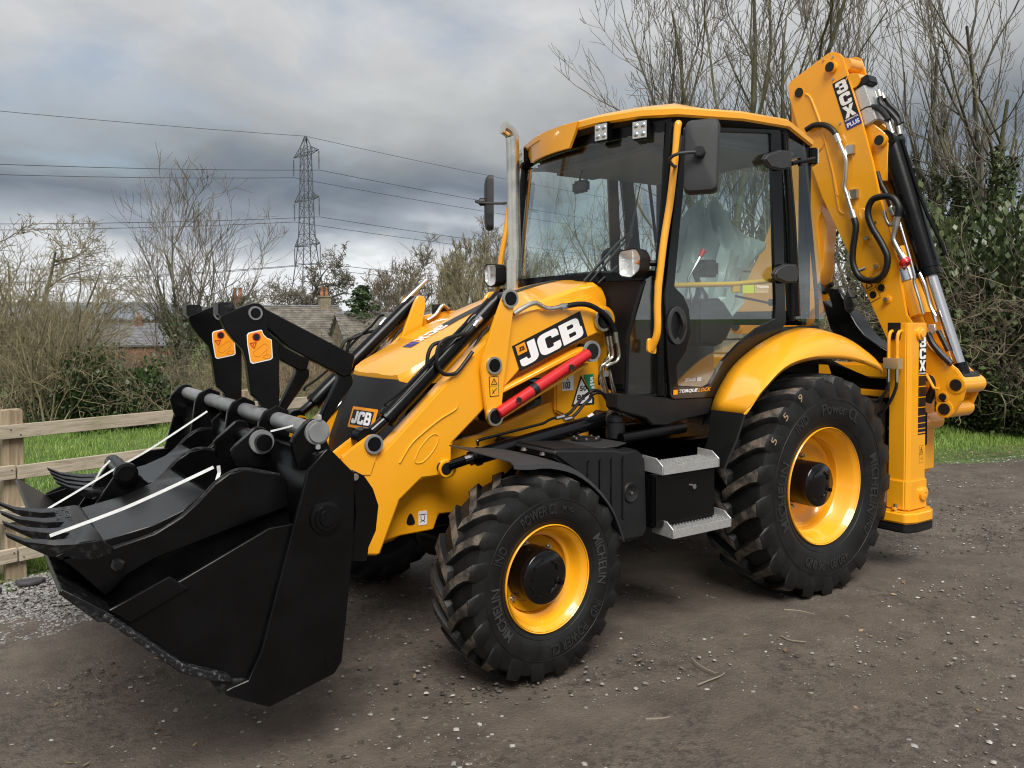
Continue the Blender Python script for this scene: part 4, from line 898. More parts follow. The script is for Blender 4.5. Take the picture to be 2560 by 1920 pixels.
# the drooping centre of the brow
brow = [[(0.012 + (1.235 - 0.10 * (y / 0.48) ** 2) , y, z) for y in np.linspace(*lim, 11)] for z, lim in ((3.0, (-0.60, 0.16)), (2.93, (-0.56, 0.13)), (2.845, (-0.46, 0.08)))]
cb(MB().loft(brow, smooth=True, thick=0.02).build('roof_brow', YEL, CAB))
cb(MB().lathe([(0, 0.0), (0, 0.11), (0.012, 0.11), (0.022, 0.085), (0.026, 0.0)], (0.9, 0.35, 3.046), (0, 0, 1), n=24).build('roof_cap', PLA, CAB))
cb(MB().box((0.20, 0.30), (0.52, 0.60), (3.045, 3.075)).cyl((0.25, 0.60, 3.06), (0.25, 0.625, 3.06), 0.012, n=10, mi=1).build('roof_latch', [YEL, DEC], CAB))
# work lamps under the brow
def work_lamp(p, yaw, w=0.105, h=0.115):
    m_ = Matrix.Rotation(yaw, 3, 'Z'); p = Vector(p)
    mb = MB().box((p.x - 0.05, p.x), (p.y - w / 2, p.y + w / 2), (p.z - h / 2, p.z + h / 2), bev=0.008, rot=m_, piv=p)
    L = cb(mb.build('work_lamp', BLK, CAB))
    return L
for p, yw in (((1.215, 0.36, 2.895), R(12)), ((1.12, 0.60, 2.875), R(20)), ((1.08, -0.70, 2.915), R(-25)), ((1.135, -0.60, 2.915), R(-20)), ((-0.42, 0.72, 2.86), R(140))):
    work_lamp(p, yw)
    m_ = Matrix.Rotation(yw, 3, 'Z'); P_ = Vector(p)
    mb = MB().box((P_.x, P_.x + 0.006), (P_.y - 0.046, P_.y + 0.046), (P_.z - 0.050, P_.z + 0.050), bev=0.002, rot=m_, piv=P_)
    for dy, dz in ((-0.023, 0.025), (0.023, 0.025), (-0.023, -0.025), (0.023, -0.025)):
        c_ = P_ + m_ @ Vector((0.006, dy, dz)); n_ = m_ @ Vector((1, 0, 0))
        mb.lathe([(0.0, 0.016), (0.003, 0.013), (0.006, 0.0)], c_, n_, n=12, mi=1)
    cb(mb.build('led_panel', [LED, LENS if False else CHR], CAB))
# mirrors
def mirror(s):
    c = Vector((1.112, 1.075 * s, 2.64)); ya = R(35) * s
    rot = (Matrix.Rotation(ya, 3, 'Z') @ Matrix.Rotation(R(-5), 3, 'Y')) if s > 0 else Matrix.Rotation(R(-28), 3, 'Z')
    prof = rpoly([(-0.092, -0.205), (0.092, -0.205), (0.10, 0.205), (-0.085, 0.205)], 0.04)
    mb = MB(); b = bmesh.new()
    rows = []
    for x_, k in ((-0.030, 1.0), (0.004, 1.0), (0.022, 0.93), (0.030, 0.75), (0.032, 0.0)):
        rows.append([tuple(c + rot @ Vector((x_, p_[0] * k, p_[1] * k))) for p_ in prof])
    mb.loft(rows, smooth=True, close=True)
    Mh = cb(mb.build('mirror', GRYP, CAB))
    me_ = MB().faces([tuple(c + rot @ Vector((-0.029, p_[0] * 0.96, p_[1] * 0.96))) for p_ in prof], [list(range(len(prof)))]).build('mirror_glass', CHR, CAB); cb(me_)
    k = c + rot @ Vector((0.03, 0, 0.01))
    cb(MB().cyl(c + rot @ Vector((0.025, 0, 0.01)), c + rot @ Vector((0.075, 0, 0.01)), 0.030, n=10, bev=0.006).build('mirror_joint', DEC, CAB))
    t_ = c + rot @ Vector((0.06, 0, 0.01))
    a0 = Vector((1.055, 0.84 * s, 2.64))
    cb(MB().tube([t_, t_ + Vector((0.09, -0.07 * s, -0.01)), t_ + Vector((0.085, -0.14 * s, -0.03)), Vector((1.09, 0.86 * s, 2.62)), Vector((1.06, 0.845 * s, 2.68)), Vector((1.045, 0.845 * s, 2.74))], 0.0095, n=9).build('mirror_arm', GRYP, CAB))
    cb(MB().tube([(1.05, 0.845 * s, 2.70), (1.035, 0.845 * s, 2.80)], 0.024, n=12, curve=False).build('mirror_clamp', PLA, CAB))
mirror(1); mirror(-1)
# head lamps
def head_lamp(s):
    c = Vector((1.315, 0.725 * s, 2.07)); rot = Matrix.Rotation(R(4) * s, 3, 'Z') 
    prof = rpoly([(0.078 * s, 0.055), (-0.050 * s, 0.075), (-0.092 * s, 0.045), (-0.088 * s, -0.045), (-0.05 * s, -0.078), (0.07 * s, -0.065)][::1], 0.035)
    if s > 0: prof = rpoly([(-0.082, 0.070), (0.060, 0.078), (0.095, 0.030), (0.085, -0.045), (0.02, -0.085), (-0.075, -0.070)], 0.035)
    else: prof = rpoly([(0.082, 0.070), (-0.060, 0.078), (-0.095, 0.030), (-0.085, -0.045), (-0.02, -0.085), (0.075, -0.070)], 0.035)
    def ring(x_, k): return [tuple(c + rot @ Vector((x_, p_[0] * k, p_[1] * k))) for p_ in prof]
    H = cb(MB().loft([ring(0.012, 0.97), ring(0.014, 1.06), ring(-0.01, 1.07), ring(-0.07, 1.0), ring(-0.10, 0.72), ring(-0.11, 0.3), ring(-0.112, 0.02)], smooth=True, close=True).build('head_lamp', PLA, CAB))
    mb = MB().loft([ring(0.006, 0.985), ring(-0.020, 0.80), ring(-0.035, 0.45), ring(-0.038, 0.02)], smooth=True, close=True)
    cb(mb.build('lamp_reflector', LGT, CAB))
    cb(MB().box((c.x - 0.004, c.x + 0.010), (c.y + s * 0.028, c.y + s * 0.036), (c.z - 0.07, c.z + 0.07), bev=0.002).lathe([(0, 0.014), (0.02, 0.008), (0.022, 0)], c + Vector((-0.02, 0.055 * s, 0.0)), (1, 0, 0), n=12, mi=1).build('lamp_divider', [LGT, AMB], CAB))
    cb(MB().loft([ring(0.010, 1.0), ring(0.020, 0.9), ring(0.026, 0.5), ring(0.027, 0.02)], smooth=True, close=True).build('lamp_lens', LENS, CAB))
    cb(MB().tube([c + Vector((-0.09, 0.02 * s, 0)), c + Vector((-0.15, 0.06 * s, 0.0)), Vector((1.13, 0.80 * s, 2.07))], 0.017, n=10).build('lamp_bracket', BLK, CAB))
head_lamp(1); head_lamp(-1)
# wiper
cb(MB().tube([(1.342, 0.35, 1.981), (1.069, 0.35, 2.226), (0.962, 0.35, 2.297)], 0.009, n=7, curve=False).tube([(1.296, 0.35, 1.978), (1.04, 0.35, 2.213), (0.962, 0.35, 2.275)], 0.007, n=7, curve=False).tube([(1.01, 0.36, 2.185), (0.971, 0.36, 2.296), (0.887, 0.36, 2.609)], [0.011, 0.010, 0.003], n=6, curve=False).cyl((1.014, 0.38, 2.266), (0.944, 0.32, 2.282), 0.022, n=10).build('wiper', DEC, CAB))
cb(MB().tube([(1.272, 0.4, 1.969), (1.117, 0.4, 2.076)], 0.008, n=7, curve=False).build('wiper_link', DEC, CAB))
# ---- inside the cab
cb(MB().box((0.92, 1.13), (-0.30, 0.30), (1.30, 1.98), bev=0.03).box((0.86, 1.10), (-0.22, 0.22), (1.9, 2.06), bev=0.03).build('dashboard', GRYP, CAB))
cb(MB().tube([(0.92, 0, 1.90), (0.72, 0, 2.06)], 0.03, n=10, curve=False).lathe([(0.0, 0.19), (0.013, 0.205), (0.026, 0.19), (0.013, 0.175)], (0.70, 0, 2.07), (-0.77, 0, 0.64), n=36, closed=True).box((0.69, 0.71), (-0.18, 0.18), (2.06, 2.09)).build('steering_wheel', DEC, CAB))
cb(MB().plate([(0.567, 1.874), (0.37, 1.884), (0.325, 1.873), (0.221, 1.764), (0.209, 1.717), (0.3, 1.593), (0.39, 1.567), (0.566, 1.583)], 0.34, 0.56, bev=0.02, seg=2).build('side_console', DEC, CAB))
cb(MB().tube([(0.426, 0.45, 1.872), (0.426, 0.45, 1.902), (0.437, 0.45, 1.94), (0.454, 0.45, 1.994), (0.482, 0.45, 2.046), (0.476, 0.45, 2.084)], [0.055, 0.045, 0.028, 0.018, 0.018, 0.02], n=12).build('joystick', DEC, CAB))
cq = (0.369, 0.45, 2.084)
cb(MB().box((cq[0] - 0.075, cq[0] + 0.075), (0.40, 0.50), (cq[2] - 0.06, cq[2] + 0.055), bev=0.02, seg=2).build('display_pod', DEC, CAB))
cb(MB().tube([(0.491, 0.5, 1.821), (0.55, 0.5, 1.828), (0.567, 0.5, 1.862), (0.599, 0.5, 2.011), (0.489, 0.5, 2.153)], 0.007, n=8, curve=False).build('park_lever', CHR, CAB))
cb(MB().tube([(0.489, 0.5, 2.151), (0.46, 0.5, 2.192)], [0.012, 0.021], n=12, curve=False).build('lever_knob', REDP, CAB))
ST = cb(MB().box((0.0, 0.48), (-0.27, 0.27), (1.72, 1.86), bev=0.05, seg=3).box((-0.14, 0.01), (-0.25, 0.25), (1.82, 2.42), bev=0.06, seg=3, rot=Matrix.Rotation(R(-8), 3, 'Y')).box((-0.17, -0.07), (-0.15, 0.15), (2.42, 2.54), bev=0.04, seg=3).box((0.02, 0.42), (-0.22, 0.22), (1.30, 1.74), bev=0.02).build('seat', SEATM, CAB))
# crumpled plastic cover thrown over the seat
rows = []
for i in range(23):
    v = i / 22
    row = []
    for k in range(41):
        u = k / 40 * 2 * PI
        wv = 0.05 * math.sin(5 * u + 3 * v) + 0.045 * math.sin(9 * u - 7 * v + 2) + 0.03 * math.sin(17 * u + 9 * v) + random.uniform(-0.016, 0.016)
        hh = 2.57 - 0.80 * v
        wy = (0.05 + 0.29 * min(1, v * 2.4) ** 0.7) * (1 + wv * 2.0); wx = (0.05 + 0.24 * v ** 1.0) * (1 + wv * 2.6)
        tip = 0.22 * max(0, math.cos(u - 2.6)) ** 6 * math.exp(-((v - 0.42) / 0.16) ** 2)
        row.append((-0.10 + 0.16 * v + wx * math.cos(u) - tip, wy * math.sin(u) + tip * 0.5, hh + wv * 0.9 - 0.05 * tip))
    rows.append(row)
cb(MB().loft(rows, smooth=True).build('seat_cover', SHEET, CAB))
cb(MB().tube([(0.945, 0.7, 1.95), (0.389, 0.7, 1.97), (0.009, 0.7, 2.001)], 0.016, n=10, curve=False).box(*[(min(a_, b_), max(a_, b_)) for a_, b_ in zip((0.415, 0.69, 1.915), (0.345, 0.71, 1.967))]).build('door_bar', MATS.get('dull_yellow') or mat('dull_yellow', (0.58, 0.34, 0.01), 0.45), CAB))
cb(plate('glass_sticker', [(0.408, 1.91), (0.299, 1.91), (0.299, 1.963), (0.408, 1.96)], 0.781, 0.7825, mat('lime_sticker', (0.55, 0.60, 0.03), 0.5), CAB, bev=0))
cb(plate('glass_sticker', [(0.29, 1.913), (0.157, 1.915), (0.157, 1.963), (0.29, 1.963)], 0.781, 0.7825, mat('peach_sticker', (0.62, 0.42, 0.22), 0.5), CAB, bev=0))
cb(print_on('sticker_text', text_mesh('Thatcham', 0.02), (0.285, 0.79, 1.945), Vector((0.164, 0.79, 1.947)) - Vector((0.285, 0.79, 1.945)), Vector((0.286, 0.79, 1.959)) - Vector((0.285, 0.79, 1.945)), WHT, CAB))
cb(MB().tube([(0.377, 0.7, 1.893), (0.044, 0.7, 1.851)], 0.008, n=8, curve=False).box(*[(min(a_, b_), max(a_, b_)) for a_, b_ in zip((0.043, 0.69, 1.832), (-0.003, 0.71, 1.878))]).build('window_stay', DEC, CAB))
cb(MB().box((-0.25, 0.95), (-0.68, 0.68), (2.84, 2.90), bev=0.02).box((0.55, 0.95), (-0.5, 0.5), (2.78, 2.85), bev=0.03).build('head_lining', LINER, CAB))
cb(MB().tube([(0.9, -0.2, 2.80), (0.93, -0.2, 2.70)], 0.008, n=7, curve=False).box((0.90, 0.935), (-0.29, -0.11), (2.62, 2.71), bev=0.02, seg=3).build('inside_mirror', DEC, CAB))

# ---------------------------------------------------------------- rear wheel arches
for s in (1, -1):
    inn = [Vector((q[0], 0.78, q[1])) for q in [(0.707, 1.186), (0.661, 1.287), (0.503, 1.455), (0.215, 1.604), (-0.117, 1.683), (-0.264, 1.678), (-0.586, 1.582), (-0.957, 1.462), (-1.111, 1.394)]]
    inn = [Vector((0.725, 0.805, 1.19)), Vector((0.665, 0.80, 1.295)), Vector((0.505, 0.80, 1.462)), Vector((0.215, 0.80, 1.608)), Vector((-0.08, 0.80, 1.682)), Vector((-0.264, 0.81, 1.675)), Vector((-0.46, 0.85, 1.61)), Vector((-0.60, 0.93, 1.51)), Vector((-0.64, 1.02, 1.42))]
    out = [Vector((q[0], 1.13, q[1])) for q in [(0.812, 1.207), (0.63, 1.342), (0.418, 1.469), (0.149, 1.509), (-0.105, 1.489), (-0.223, 1.493), (-0.427, 1.46), (-0.544, 1.428)]]
    out = [Vector((0.80, 1.13, 1.205)), Vector((0.63, 1.13, 1.343)), Vector((0.42, 1.13, 1.468)), Vector((0.16, 1.13, 1.514)), Vector((-0.10, 1.13, 1.510)), Vector((-0.28, 1.13, 1.490)), Vector((-0.44, 1.13, 1.455)), Vector((-0.57, 1.12, 1.42)), Vector((-0.64, 1.10, 1.395))]
    N = 26
    A_ = resample(catmull(inn, 6), N); B_ = resample(catmull(out, 6), N)
    rows = []
    for t in (0, 0.2, 0.45, 0.7, 0.88, 0.97, 1.0):
        row = []
        for k in range(N):
            a_, b_ = A_[k], B_[k]
            fl_ = math.sin(PI * min(1, k / (N - 1) * 1.0)) ** 0.5
            z = a_.z + (b_.z - a_.z) * (t ** 2.4)
            x = a_.x + (b_.x - a_.x) * (t ** 1.5)
            y = a_.y + (b_.y - a_.y) * (1 - (1 - t) ** 1.5)
            row.append((x, s * y, z))
        rows.append(row)
    rows.append([(q.x - 0.004, s * (q.y - 0.012), q.z - 0.022) for q in B_])
    FD = MB().loft(rows, smooth=True).build('rear_mudguard', YEL, ROOT)
    m_ = FD.modifiers.new('thick', 'SOLIDIFY'); m_.thickness = 0.008; m_.offset = -1 
    lowr = [(q[0], q[1]) for q in [(0.954, 1.224), (0.684, 1.186), (0.879, 0.974), (1.02, 1.001)]]
    MB().loft([[(0.725, s * 0.81, 1.195), (0.80, s * 1.125, 1.205)], [(0.755, s * 0.81, 1.02), (0.865, s * 1.12, 1.06)], [(0.78, s * 0.81, 0.86), (0.945, s * 1.10, 0.90)]], thick=0.012, smooth=True).build('mudguard_extension', PLA, ROOT)
    # dark lining under the arch
    MB().loft([[(q.x * 0.98, s * 0.72, q.z - 0.10) for q in A_], [(q.x * 0.98, s * 1.02, q.z - 0.06) for q in B_]], smooth=True).build('arch_lining', PLA, ROOT)

# ---------------------------------------------------------------- front mudguard, tank, tool box, steps
for s in (1, -1):
    rows = []
    for a in np.linspace(28, 152, 20):
        pass
    arc = [(2.36, 1.075), (2.27, 1.062), (2.16, 1.058), (2.02, 1.02), (1.92, 0.965), (1.82, 0.88), (1.74, 0.78), (1.69, 0.68), (1.665, 0.62)]
    arc = [Vector((a, 0, b)) for a, b in arc]; arc = resample(catmull(arc, 5), 18)
    inner = [Vector((q.x + (0.14 if i < 5 else 0) * (1 - i / 5 if i < 5 else 0), 0, q.z + (0.04 * (1 - i / 5) if i < 5 else 0))) for i, q in enumerate(arc)]
    rows = [[(q.x, s * 0.70, q.z + 0.012) for q in inner], [(q.x, s * 0.90, q.z + 0.012) for q in inner], [(q.x, s * 1.03, q.z + 0.004) for q in arc], [(q.x, s * 1.06, q.z - 0.008) for q in arc], [(q.x - 0.002, s * 1.066, q.z - 0.03) for q in arc]]
    FM = MB().loft(rows, smooth=True, thick=0.006).build('front_mudguard', GRYP, ROOT)
    for q in ((2.187, 0.9, 1.108), (2.087, 0.92, 1.078)):
        bolt(FM, (q[0], s * q[1], q[2] - 0.012), (0, 0, 1), 0.012, 0.014)
TANK = MB().plate([(2.064, 1.095), (2.038, 1.101), (1.645, 1.064), (1.588, 1.049), (1.50, 1.05), (1.43, 1.0), (1.415, 0.60), (1.45, 0.555), (1.66, 0.56), (1.72, 0.66), (1.80, 0.86), (1.93, 0.97), (2.06, 1.06)], 0.42, 0.985, bev=0.02, seg=3).build('fuel_tank', PLA, ROOT)
for x_ in (1.60, 1.68, 1.76, 1.84):
    MB().box((x_ - 0.012, x_ + 0.012), (0.980, 0.992), (0.68 + max(0, (x_ - 1.6)) * 0.9, 1.02), bev=0.006).build('tank_rib', PLA, TANK)
MB().plate([(2.03, 0.46), (1.52, 0.46), (1.50, 0.90), (1.62, 0.955), (2.03, 0.955)], 1.066, 1.074, axis='z', bev=0.003).build('tread_plate', mat('tread_rubber', (0.02, 0.02, 0.02), 0.6, bump=1.0, bscale=70), TANK)
MB().lathe([(0, 0.0), (0.008, 0.04), (0.012, 0.048), (0, 0.055)], (1.55, 0.985, 0.82), (0, 1, 0), n=24).cyl((1.55, 0.985, 0.82), (1.55, 1.0, 0.82), 0.008, n=8, mi=1).build('tank_plug', [PLA, STL], TANK)
MB().lathe([(0, 0.085), (0.012, 0.085), (0.018, 0.07), (0.018, 0.0)], (1.62, 0.70, 1.072), (0, 0, 1), n=32).build('filler_flange', DEC, TANK)
for i in range(7):
    a = i * 2 * PI / 7
    bolt(TANK, (1.62 + 0.07 * math.cos(a), 0.70 + 0.07 * math.sin(a), 1.088), (0, 0, 1), 0.007, 0.008)
MB().cyl((1.42, 0.72, 1.07), (1.42, 0.72, 1.16), 0.055, n=12, bev=0.005).cyl((1.42, 0.72, 1.16), (1.42, 0.72, 1.20), 0.045, n=18, bev=0.008).build('filler_cap', DEC, TANK)
TBX = MB().box((0.93, 1.415), (0.55, 1.03), (0.61, 0.90), bev=0.012).build('tool_box', BLKG, ROOT)
MB().cyl((1.12, 1.03, 0.81), (1.12, 1.046, 0.81), 0.014, n=14).build('box_lock', STL, TBX)
tube('side_tube', [(1.45, 0.80, 1.08), (0.95, 0.80, 1.10)], 0.03, BLK, ROOT, curve=False, n=14)
def step(x0, x1, y0, y1, z):
    S_ = MB().box((x0, x1), (y1 - 0.006, y1), (z - 0.035, z + 0.012), bev=0.001).box((x0, x1), (y0, y0 + 0.005), (z - 0.03, z + 0.012), bev=0.001).build('step', GALV, ROOT)
    for xa in (x0, x1):
        MB().plate([(y0, z - 0.03), (y1, z - 0.035), (y1, z + 0.015), (y1 - 0.05, z + 0.05), (y0, z + 0.055)], xa - 0.004, xa + 0.004, axis='x', bev=0.001).build('step_cheek', GALV, S_)
    n = 5
    for i in range(n):
        yy = y0 + 0.02 + (y1 - y0 - 0.04) * i / (n - 1)
        mb = MB().box((x0, x1), (yy - 0.004, yy + 0.004), (z - 0.012, z + 0.008), bev=0)
        for j in range(19):
            xx = x0 + (x1 - x0) * (j + 0.5) / 19
            mb.cyl((xx, yy, z + 0.006), (xx, yy, z + 0.018), 0.005, n=6)
        mb.build('step_bar', GALV, S_)
step(0.88, 1.34, 0.94, 1.10, 0.595)
step(0.96, 1.40, 0.92, 1.08, 0.945)

# ---------------------------------------------------------------- rear frame and stabilisers
FRM = empty('rear_frame', (-0.95, 0, 1.1), 0, ROOT)
def rf(o):
    o.matrix_parent_inverse = Matrix.Translation((0.95, 0, -1.1)); return o
rf(box('frame_rail', (-1.04, -0.88), (-1.03, 1.03), (1.32, 1.42), YEL, FRM, bev=0.012))
rf(box('frame_rail', (-1.02, -0.90), (-1.03, 1.03), (1.185, 1.235), YEL, FRM, bev=0.008))
rf(box('frame_rail', (-1.04, -0.88), (-1.03, 1.03), (0.62, 0.74), YEL, FRM, bev=0.012))
rf(box('frame_web', (-1.0, -0.95), (-0.98, 0.98), (0.70, 1.36), BLK, FRM, bev=0.004))
rf(box('battery_box', (-0.86, -0.60), (0.45, 1.0), (0.60, 1.18), PLA, FRM, bev=0.02))
for s in (1, -1):
    L_ = empty('stabiliser_leg', (-0.925, 1.1 * s, 0.3), 0, ROOT)
    def lg_(o):
        o.matrix_parent_inverse = Matrix.Translation((0.925, -1.1 * s, -0.3)); return o
    sec = [(-0.82, 1.035), (-0.82, 1.155), (-0.845, 1.18), (-1.035, 1.18), (-1.035, 1.035)]
    lg_(MB().plate([(a, b * s) for a, b in sec], 0.44, 1.715, axis='z', bev=0.006, seg=2).build('outer_leg', YEL, L_))
    sec2 = [(-0.808, 1.028), (-0.808, 1.160), (-0.838, 1.19), (-1.045, 1.19), (-1.045, 1.028)]
    lg_(MB().plate([(a, b * s) for a, b in sec2], 0.43, 0.635, axis='z', bev=0.008, seg=2).build('foot_socket', YEL, L_))
    fp = rpoly([(-0.74, 0.93), (-0.76, 1.20), (-0.86, 1.235), (-1.04, 1.235), (-1.12, 1.19), (-1.12, 0.95), (-1.05, 0.90), (-0.8, 0.90)], 0.04)
    lg_(MB().plate([(a, b * s) for a, b in fp], 0.345, 0.425, axis='z', bev=0.014, seg=3).build('foot_pad', YEL, L_))
    lg_(MB().plate([(a, b * s) for a, b in fp], 0.285, 0.343, axis='z', bev=0.012, seg=2).build('foot_rubber', DEC, L_))
    lg_(MB().box((-0.805, -0.76), (1.11 * s - 0.012, 1.11 * s + 0.012), (0.43, 0.45)).cyl((-0.79, 1.11 * s, 0.42), (-0.79, 1.11 * s, 0.47), 0.014, n=12, mi=1).build('foot_bolt', [YEL, STL], L_))
    lg_(MB().lathe([(0, 0.046), (0.018, 0.045), (0.022, 0.03), (0.024, 0.012), (0.016, 0.010), (0.016, 0.0)], (-0.985, 1.19 * s, 0.535), (0, s, 0), n=28).build('foot_pin', YEL, L_))
    lg_(MB().lathe([(0, 0.046), (0.016, 0.044), (0.02, 0.03), (0.03, 0.026), (0.03, 0)], (-0.94, 1.18 * s, 1.640), (0, s, 0), n=28).build('top_pin', YEL, L_))
    lg_(MB().box((-0.822, -0.81), (1.07 * s - 0.045, 1.07 * s + 0.045), (1.60, 1.716), bev=0.002).build('top_notch', DEC, L_))
    lg_(MB().box((-0.80, -0.74), (1.09 * s - 0.055, 1.09 * s + 0.055), (1.40, 1.475), bev=0.003).build('valve_block', BRASS, L_))
    for dy in (-0.03, 0.03):
        y_ = 1.09 * s + dy
        lg_(MB().tube([(-0.77, y_, 1.47), (-0.77, y_, 1.60), (-0.79, y_, 1.65), (-0.83, y_, 1.66)], 0.0115, n=9).build('leg_pipe', YEL, L_))
        lg_(MB().cyl((-0.77, y_, 1.40), (-0.77, y_, 1.31), 0.012, n=10).build('hose_fitting', CHR, L_))
        hp = [(-0.77, y_, 1.32), (-0.76, y_ - 0.01 * s, 1.20), (-0.74, y_ - 0.06 * s, 1.08), (-0.70, y_ - 0.20 * s, 1.18 - dy), (-0.70, y_ - 0.45 * s, 1.20 - dy)]
        lg_(MB().tube([(-0.77, y_, 1.33), (-0.765, y_ - 0.005 * s, 1.26), (-0.75, y_ - 0.05 * s, 1.17 - dy * 0.6), (-0.75, y_ - 0.14 * s, 1.10 - dy), (-0.76, y_ - 0.28 * s, 1.08 - dy), (-0.80, y_ - 0.5 * s, 1.10 - dy)], 0.011, n=9).build('leg_hose', HOSE, L_))
    for z_ in (0.98, 1.20):
        lg_(MB().cyl((-0.87, 1.03 * s, z_), (-0.87, 1.005 * s, z_), 0.014, n=6).build('frame_bolt', STL, L_))
    lg_(MB().box((-1.09, -1.036), (1.10 * s - 0.05, 1.10 * s + 0.05), (0.86, 1.08), bev=0.01).box((-1.11, -1.09), (1.10 * s - 0.055, 1.10 * s + 0.055), (0.85, 1.09), bev=0.008, mi=1).build('tail_lamp', [YEL, DEC], L_))
    if s > 0:
        # vertical 3CX decal with the fading bars
        x0, x1 = -0.935, -1.028
        a7z = lambda py: 0
        def dpl(nm, z0, z1, m, lift=0.001): return lg_(plate(nm, [(x0, z0), (x1, z0), (x1, z1), (x0, z1)], 1.1795, 1.1802 + lift, m, L_, bev=0))
        dpl('leg_decal', 1.355, 1.632, DEC)
        for i, ch in enumerate('3CX'):
            zt_ = 1.622 - i * 0.082
            lg_(print_on('leg_letter', word_mesh(ch), (x0 - 0.006, 1.1815, zt_ - 0.076), (x1 - x0 + 0.012, 0, 0), (0, 0, 0.074), WHT, L_, lift=0.0006))
        lg_(print_on('leg_small_text', text_mesh('SITEMASTER', 0.02), (x0 - 0.004, 1.1815, 1.360), (x1 - x0 + 0.008, 0, 0), (0, 0, 0.011), WHT, L_, lift=0.0006))
        for z0, z1 in ((1.280, 1.348), (1.205, 1.272), (1.135, 1.198), (1.075, 1.128), (1.026, 1.068), (0.988, 1.019), (0.960, 0.981), (0.942, 0.951)):
            dpl('leg_stripe', z0, z1, DEC)
        W1 = lg_(plate('leg_warning', [(-0.955, 0.745), (-1.005, 0.745), (-1.005, 0.865), (-0.955, 0.865)], 1.1795, 1.1808, DEC, L_, bev=0))
        lg_(plate('leg_warning_field', [(-0.957, 0.747), (-1.003, 0.747), (-1.003, 0.863), (-0.957, 0.863)], 1.1800, 1.1812, YEL, L_, bev=0))
        mb = MB()
        for a, b in (((-0.963, 0.815), (-0.997, 0.815)), ((-0.997, 0.815), (-0.98, 0.855)), ((-0.98, 0.855), (-0.963, 0.815)), ((-0.957, 0.806), (-1.003, 0.806)), ((-0.98, 0.822), (-0.98, 0.84)), ((-0.97, 0.775), (-0.985, 0.775)), ((-0.99, 0.765), (-0.99, 0.79))):
            mb.tube([(a[0], 1.1815, a[1]), (b[0], 1.1815, b[1])], 0.0018, n=4, curve=False)
        lg_(mb.build('leg_warning_symbol', DEC, L_))

# ---------------------------------------------------------------- backhoe: kingpost, boom, dipper, rams (slewed across the back)
KP = empty('kingpost', (-1.28, 1.2, 1.0), 0, ROOT)
def kp(o):
    o.matrix_parent_inverse = Matrix.Translation((1.28, -1.2, -1.0)); return o
XN, XF = -1.13, -1.42
brn = [(1.108, 1.579), (1.159, 1.523), (1.336, 1.396), (1.388, 1.323), (1.396, 1.282), (1.374, 1.184), (1.321, 1.095), (1.279, 1.066), (1.229, 1.086), (1.2, 1.14), (1.189, 1.205), (1.185, 1.24), (1.083, 1.262), (1.007, 1.366), (1.005, 1.555)]
brf = [(0.964, 1.608), (1.054, 1.587), (1.216, 1.459), (1.33, 1.356), (1.363, 1.301), (1.357, 1.244), (1.314, 1.133), (1.266, 1.07), (1.222, 1.06), (1.149, 1.112), (1, 1.204), (0.921, 1.35)]
kp(MB().plate(brn, XN - 0.035, XN, axis='x', bev=0.008, seg=2, r=0.02).build('kingpost_plate', YEL, KP))
kp(MB().plate(brf, XF - 0.0, XF + 0.035, axis='x', bev=0.008, seg=2, r=0.02).build('kingpost_plate', YEL, KP))
for q, r_ in (((-1.12, 1.337, 1.288), 0.040), ((-1.12, 1.248, 1.199), 0.026), ((-1.12, 1.26, 1.116), 0.040)):
    kp(MB().cyl((XF, q[1], q[2]), (XN + 0.006, q[1], q[2]), r_ * 1.55, n=28, bev=0.004).cyl((XN, q[1], q[2]), (XN + 0.012, q[1], q[2]), r_, n=24, mi=1).build('kingpost_boss', [YEL, DEC], KP))
kp(MB().cyl((XF, 1.05, 1.0), (XN, 1.05, 1.0), 0.06, n=24).box((-1.42, -1.10), (0.55, 1.05), (0.62, 1.45), bev=0.03).build('kingpost_body', YEL, KP))
BM = empty('boom', (-1.28, 1.1, 1.2), 0, ROOT)
def bm_(o):
    o.matrix_parent_inverse = Matrix.Translation((1.28, -1.1, -1.2)); return o
bp = [(-0.062, 3.645), (-0.042, 3.678), (0.307, 3.813), (0.356, 3.811), (0.401, 3.786), (0.438, 3.741), (0.459, 3.664), (0.601, 3.216), (0.688, 2.914), (0.751, 2.648), (0.835, 2.346), (0.907, 2.075), (0.968, 1.771), (1.22, 1.40), (1.22, 1.20), (1.12, 1.18), (1.02, 1.30), (0.824, 1.58), (0.608, 2.013), (0.511, 2.217), (0.264, 2.698), (0.159, 2.965), (0.038, 3.275), (-0.053, 3.559)]
bm_(MB().plate(bp, -1.172, -1.15, axis='x', bev=0.004, seg=2).build('boom_side_plate', YEL, BM))
bpf = [(0.297, 3.792), (0.33, 3.813), (0.379, 3.811), (0.424, 3.781), (0.445, 3.725), (0.502, 3.558), (0.631, 3.171), (0.67, 3.078), (0.668, 2.936), (0.95, 2.2), (1.22, 1.40), (1.22, 1.20), (1.10, 1.20), (0.85, 1.9), (0.60, 2.5), (0.30, 3.2)]
bm_(MB().plate(bpf, -1.42, -1.398, axis='x', bev=0.004, seg=2).build('boom_side_plate', YEL, BM))
web = [(0.417, 3.719), (0.435, 3.592), (0.549, 3.243), (0.614, 3.003), (0.702, 2.654), (0.78, 2.365), (0.864, 2.081), (0.933, 1.775), (1.18, 1.35), (1.12, 1.30), (0.95, 1.75), (0.75, 2.30), (0.55, 2.75), (0.38, 3.2), (0.28, 3.55)]
bm_(MB().plate(web, -1.397, -1.173, axis='x', bev=0.006).build('boom_web', YEL, BM))
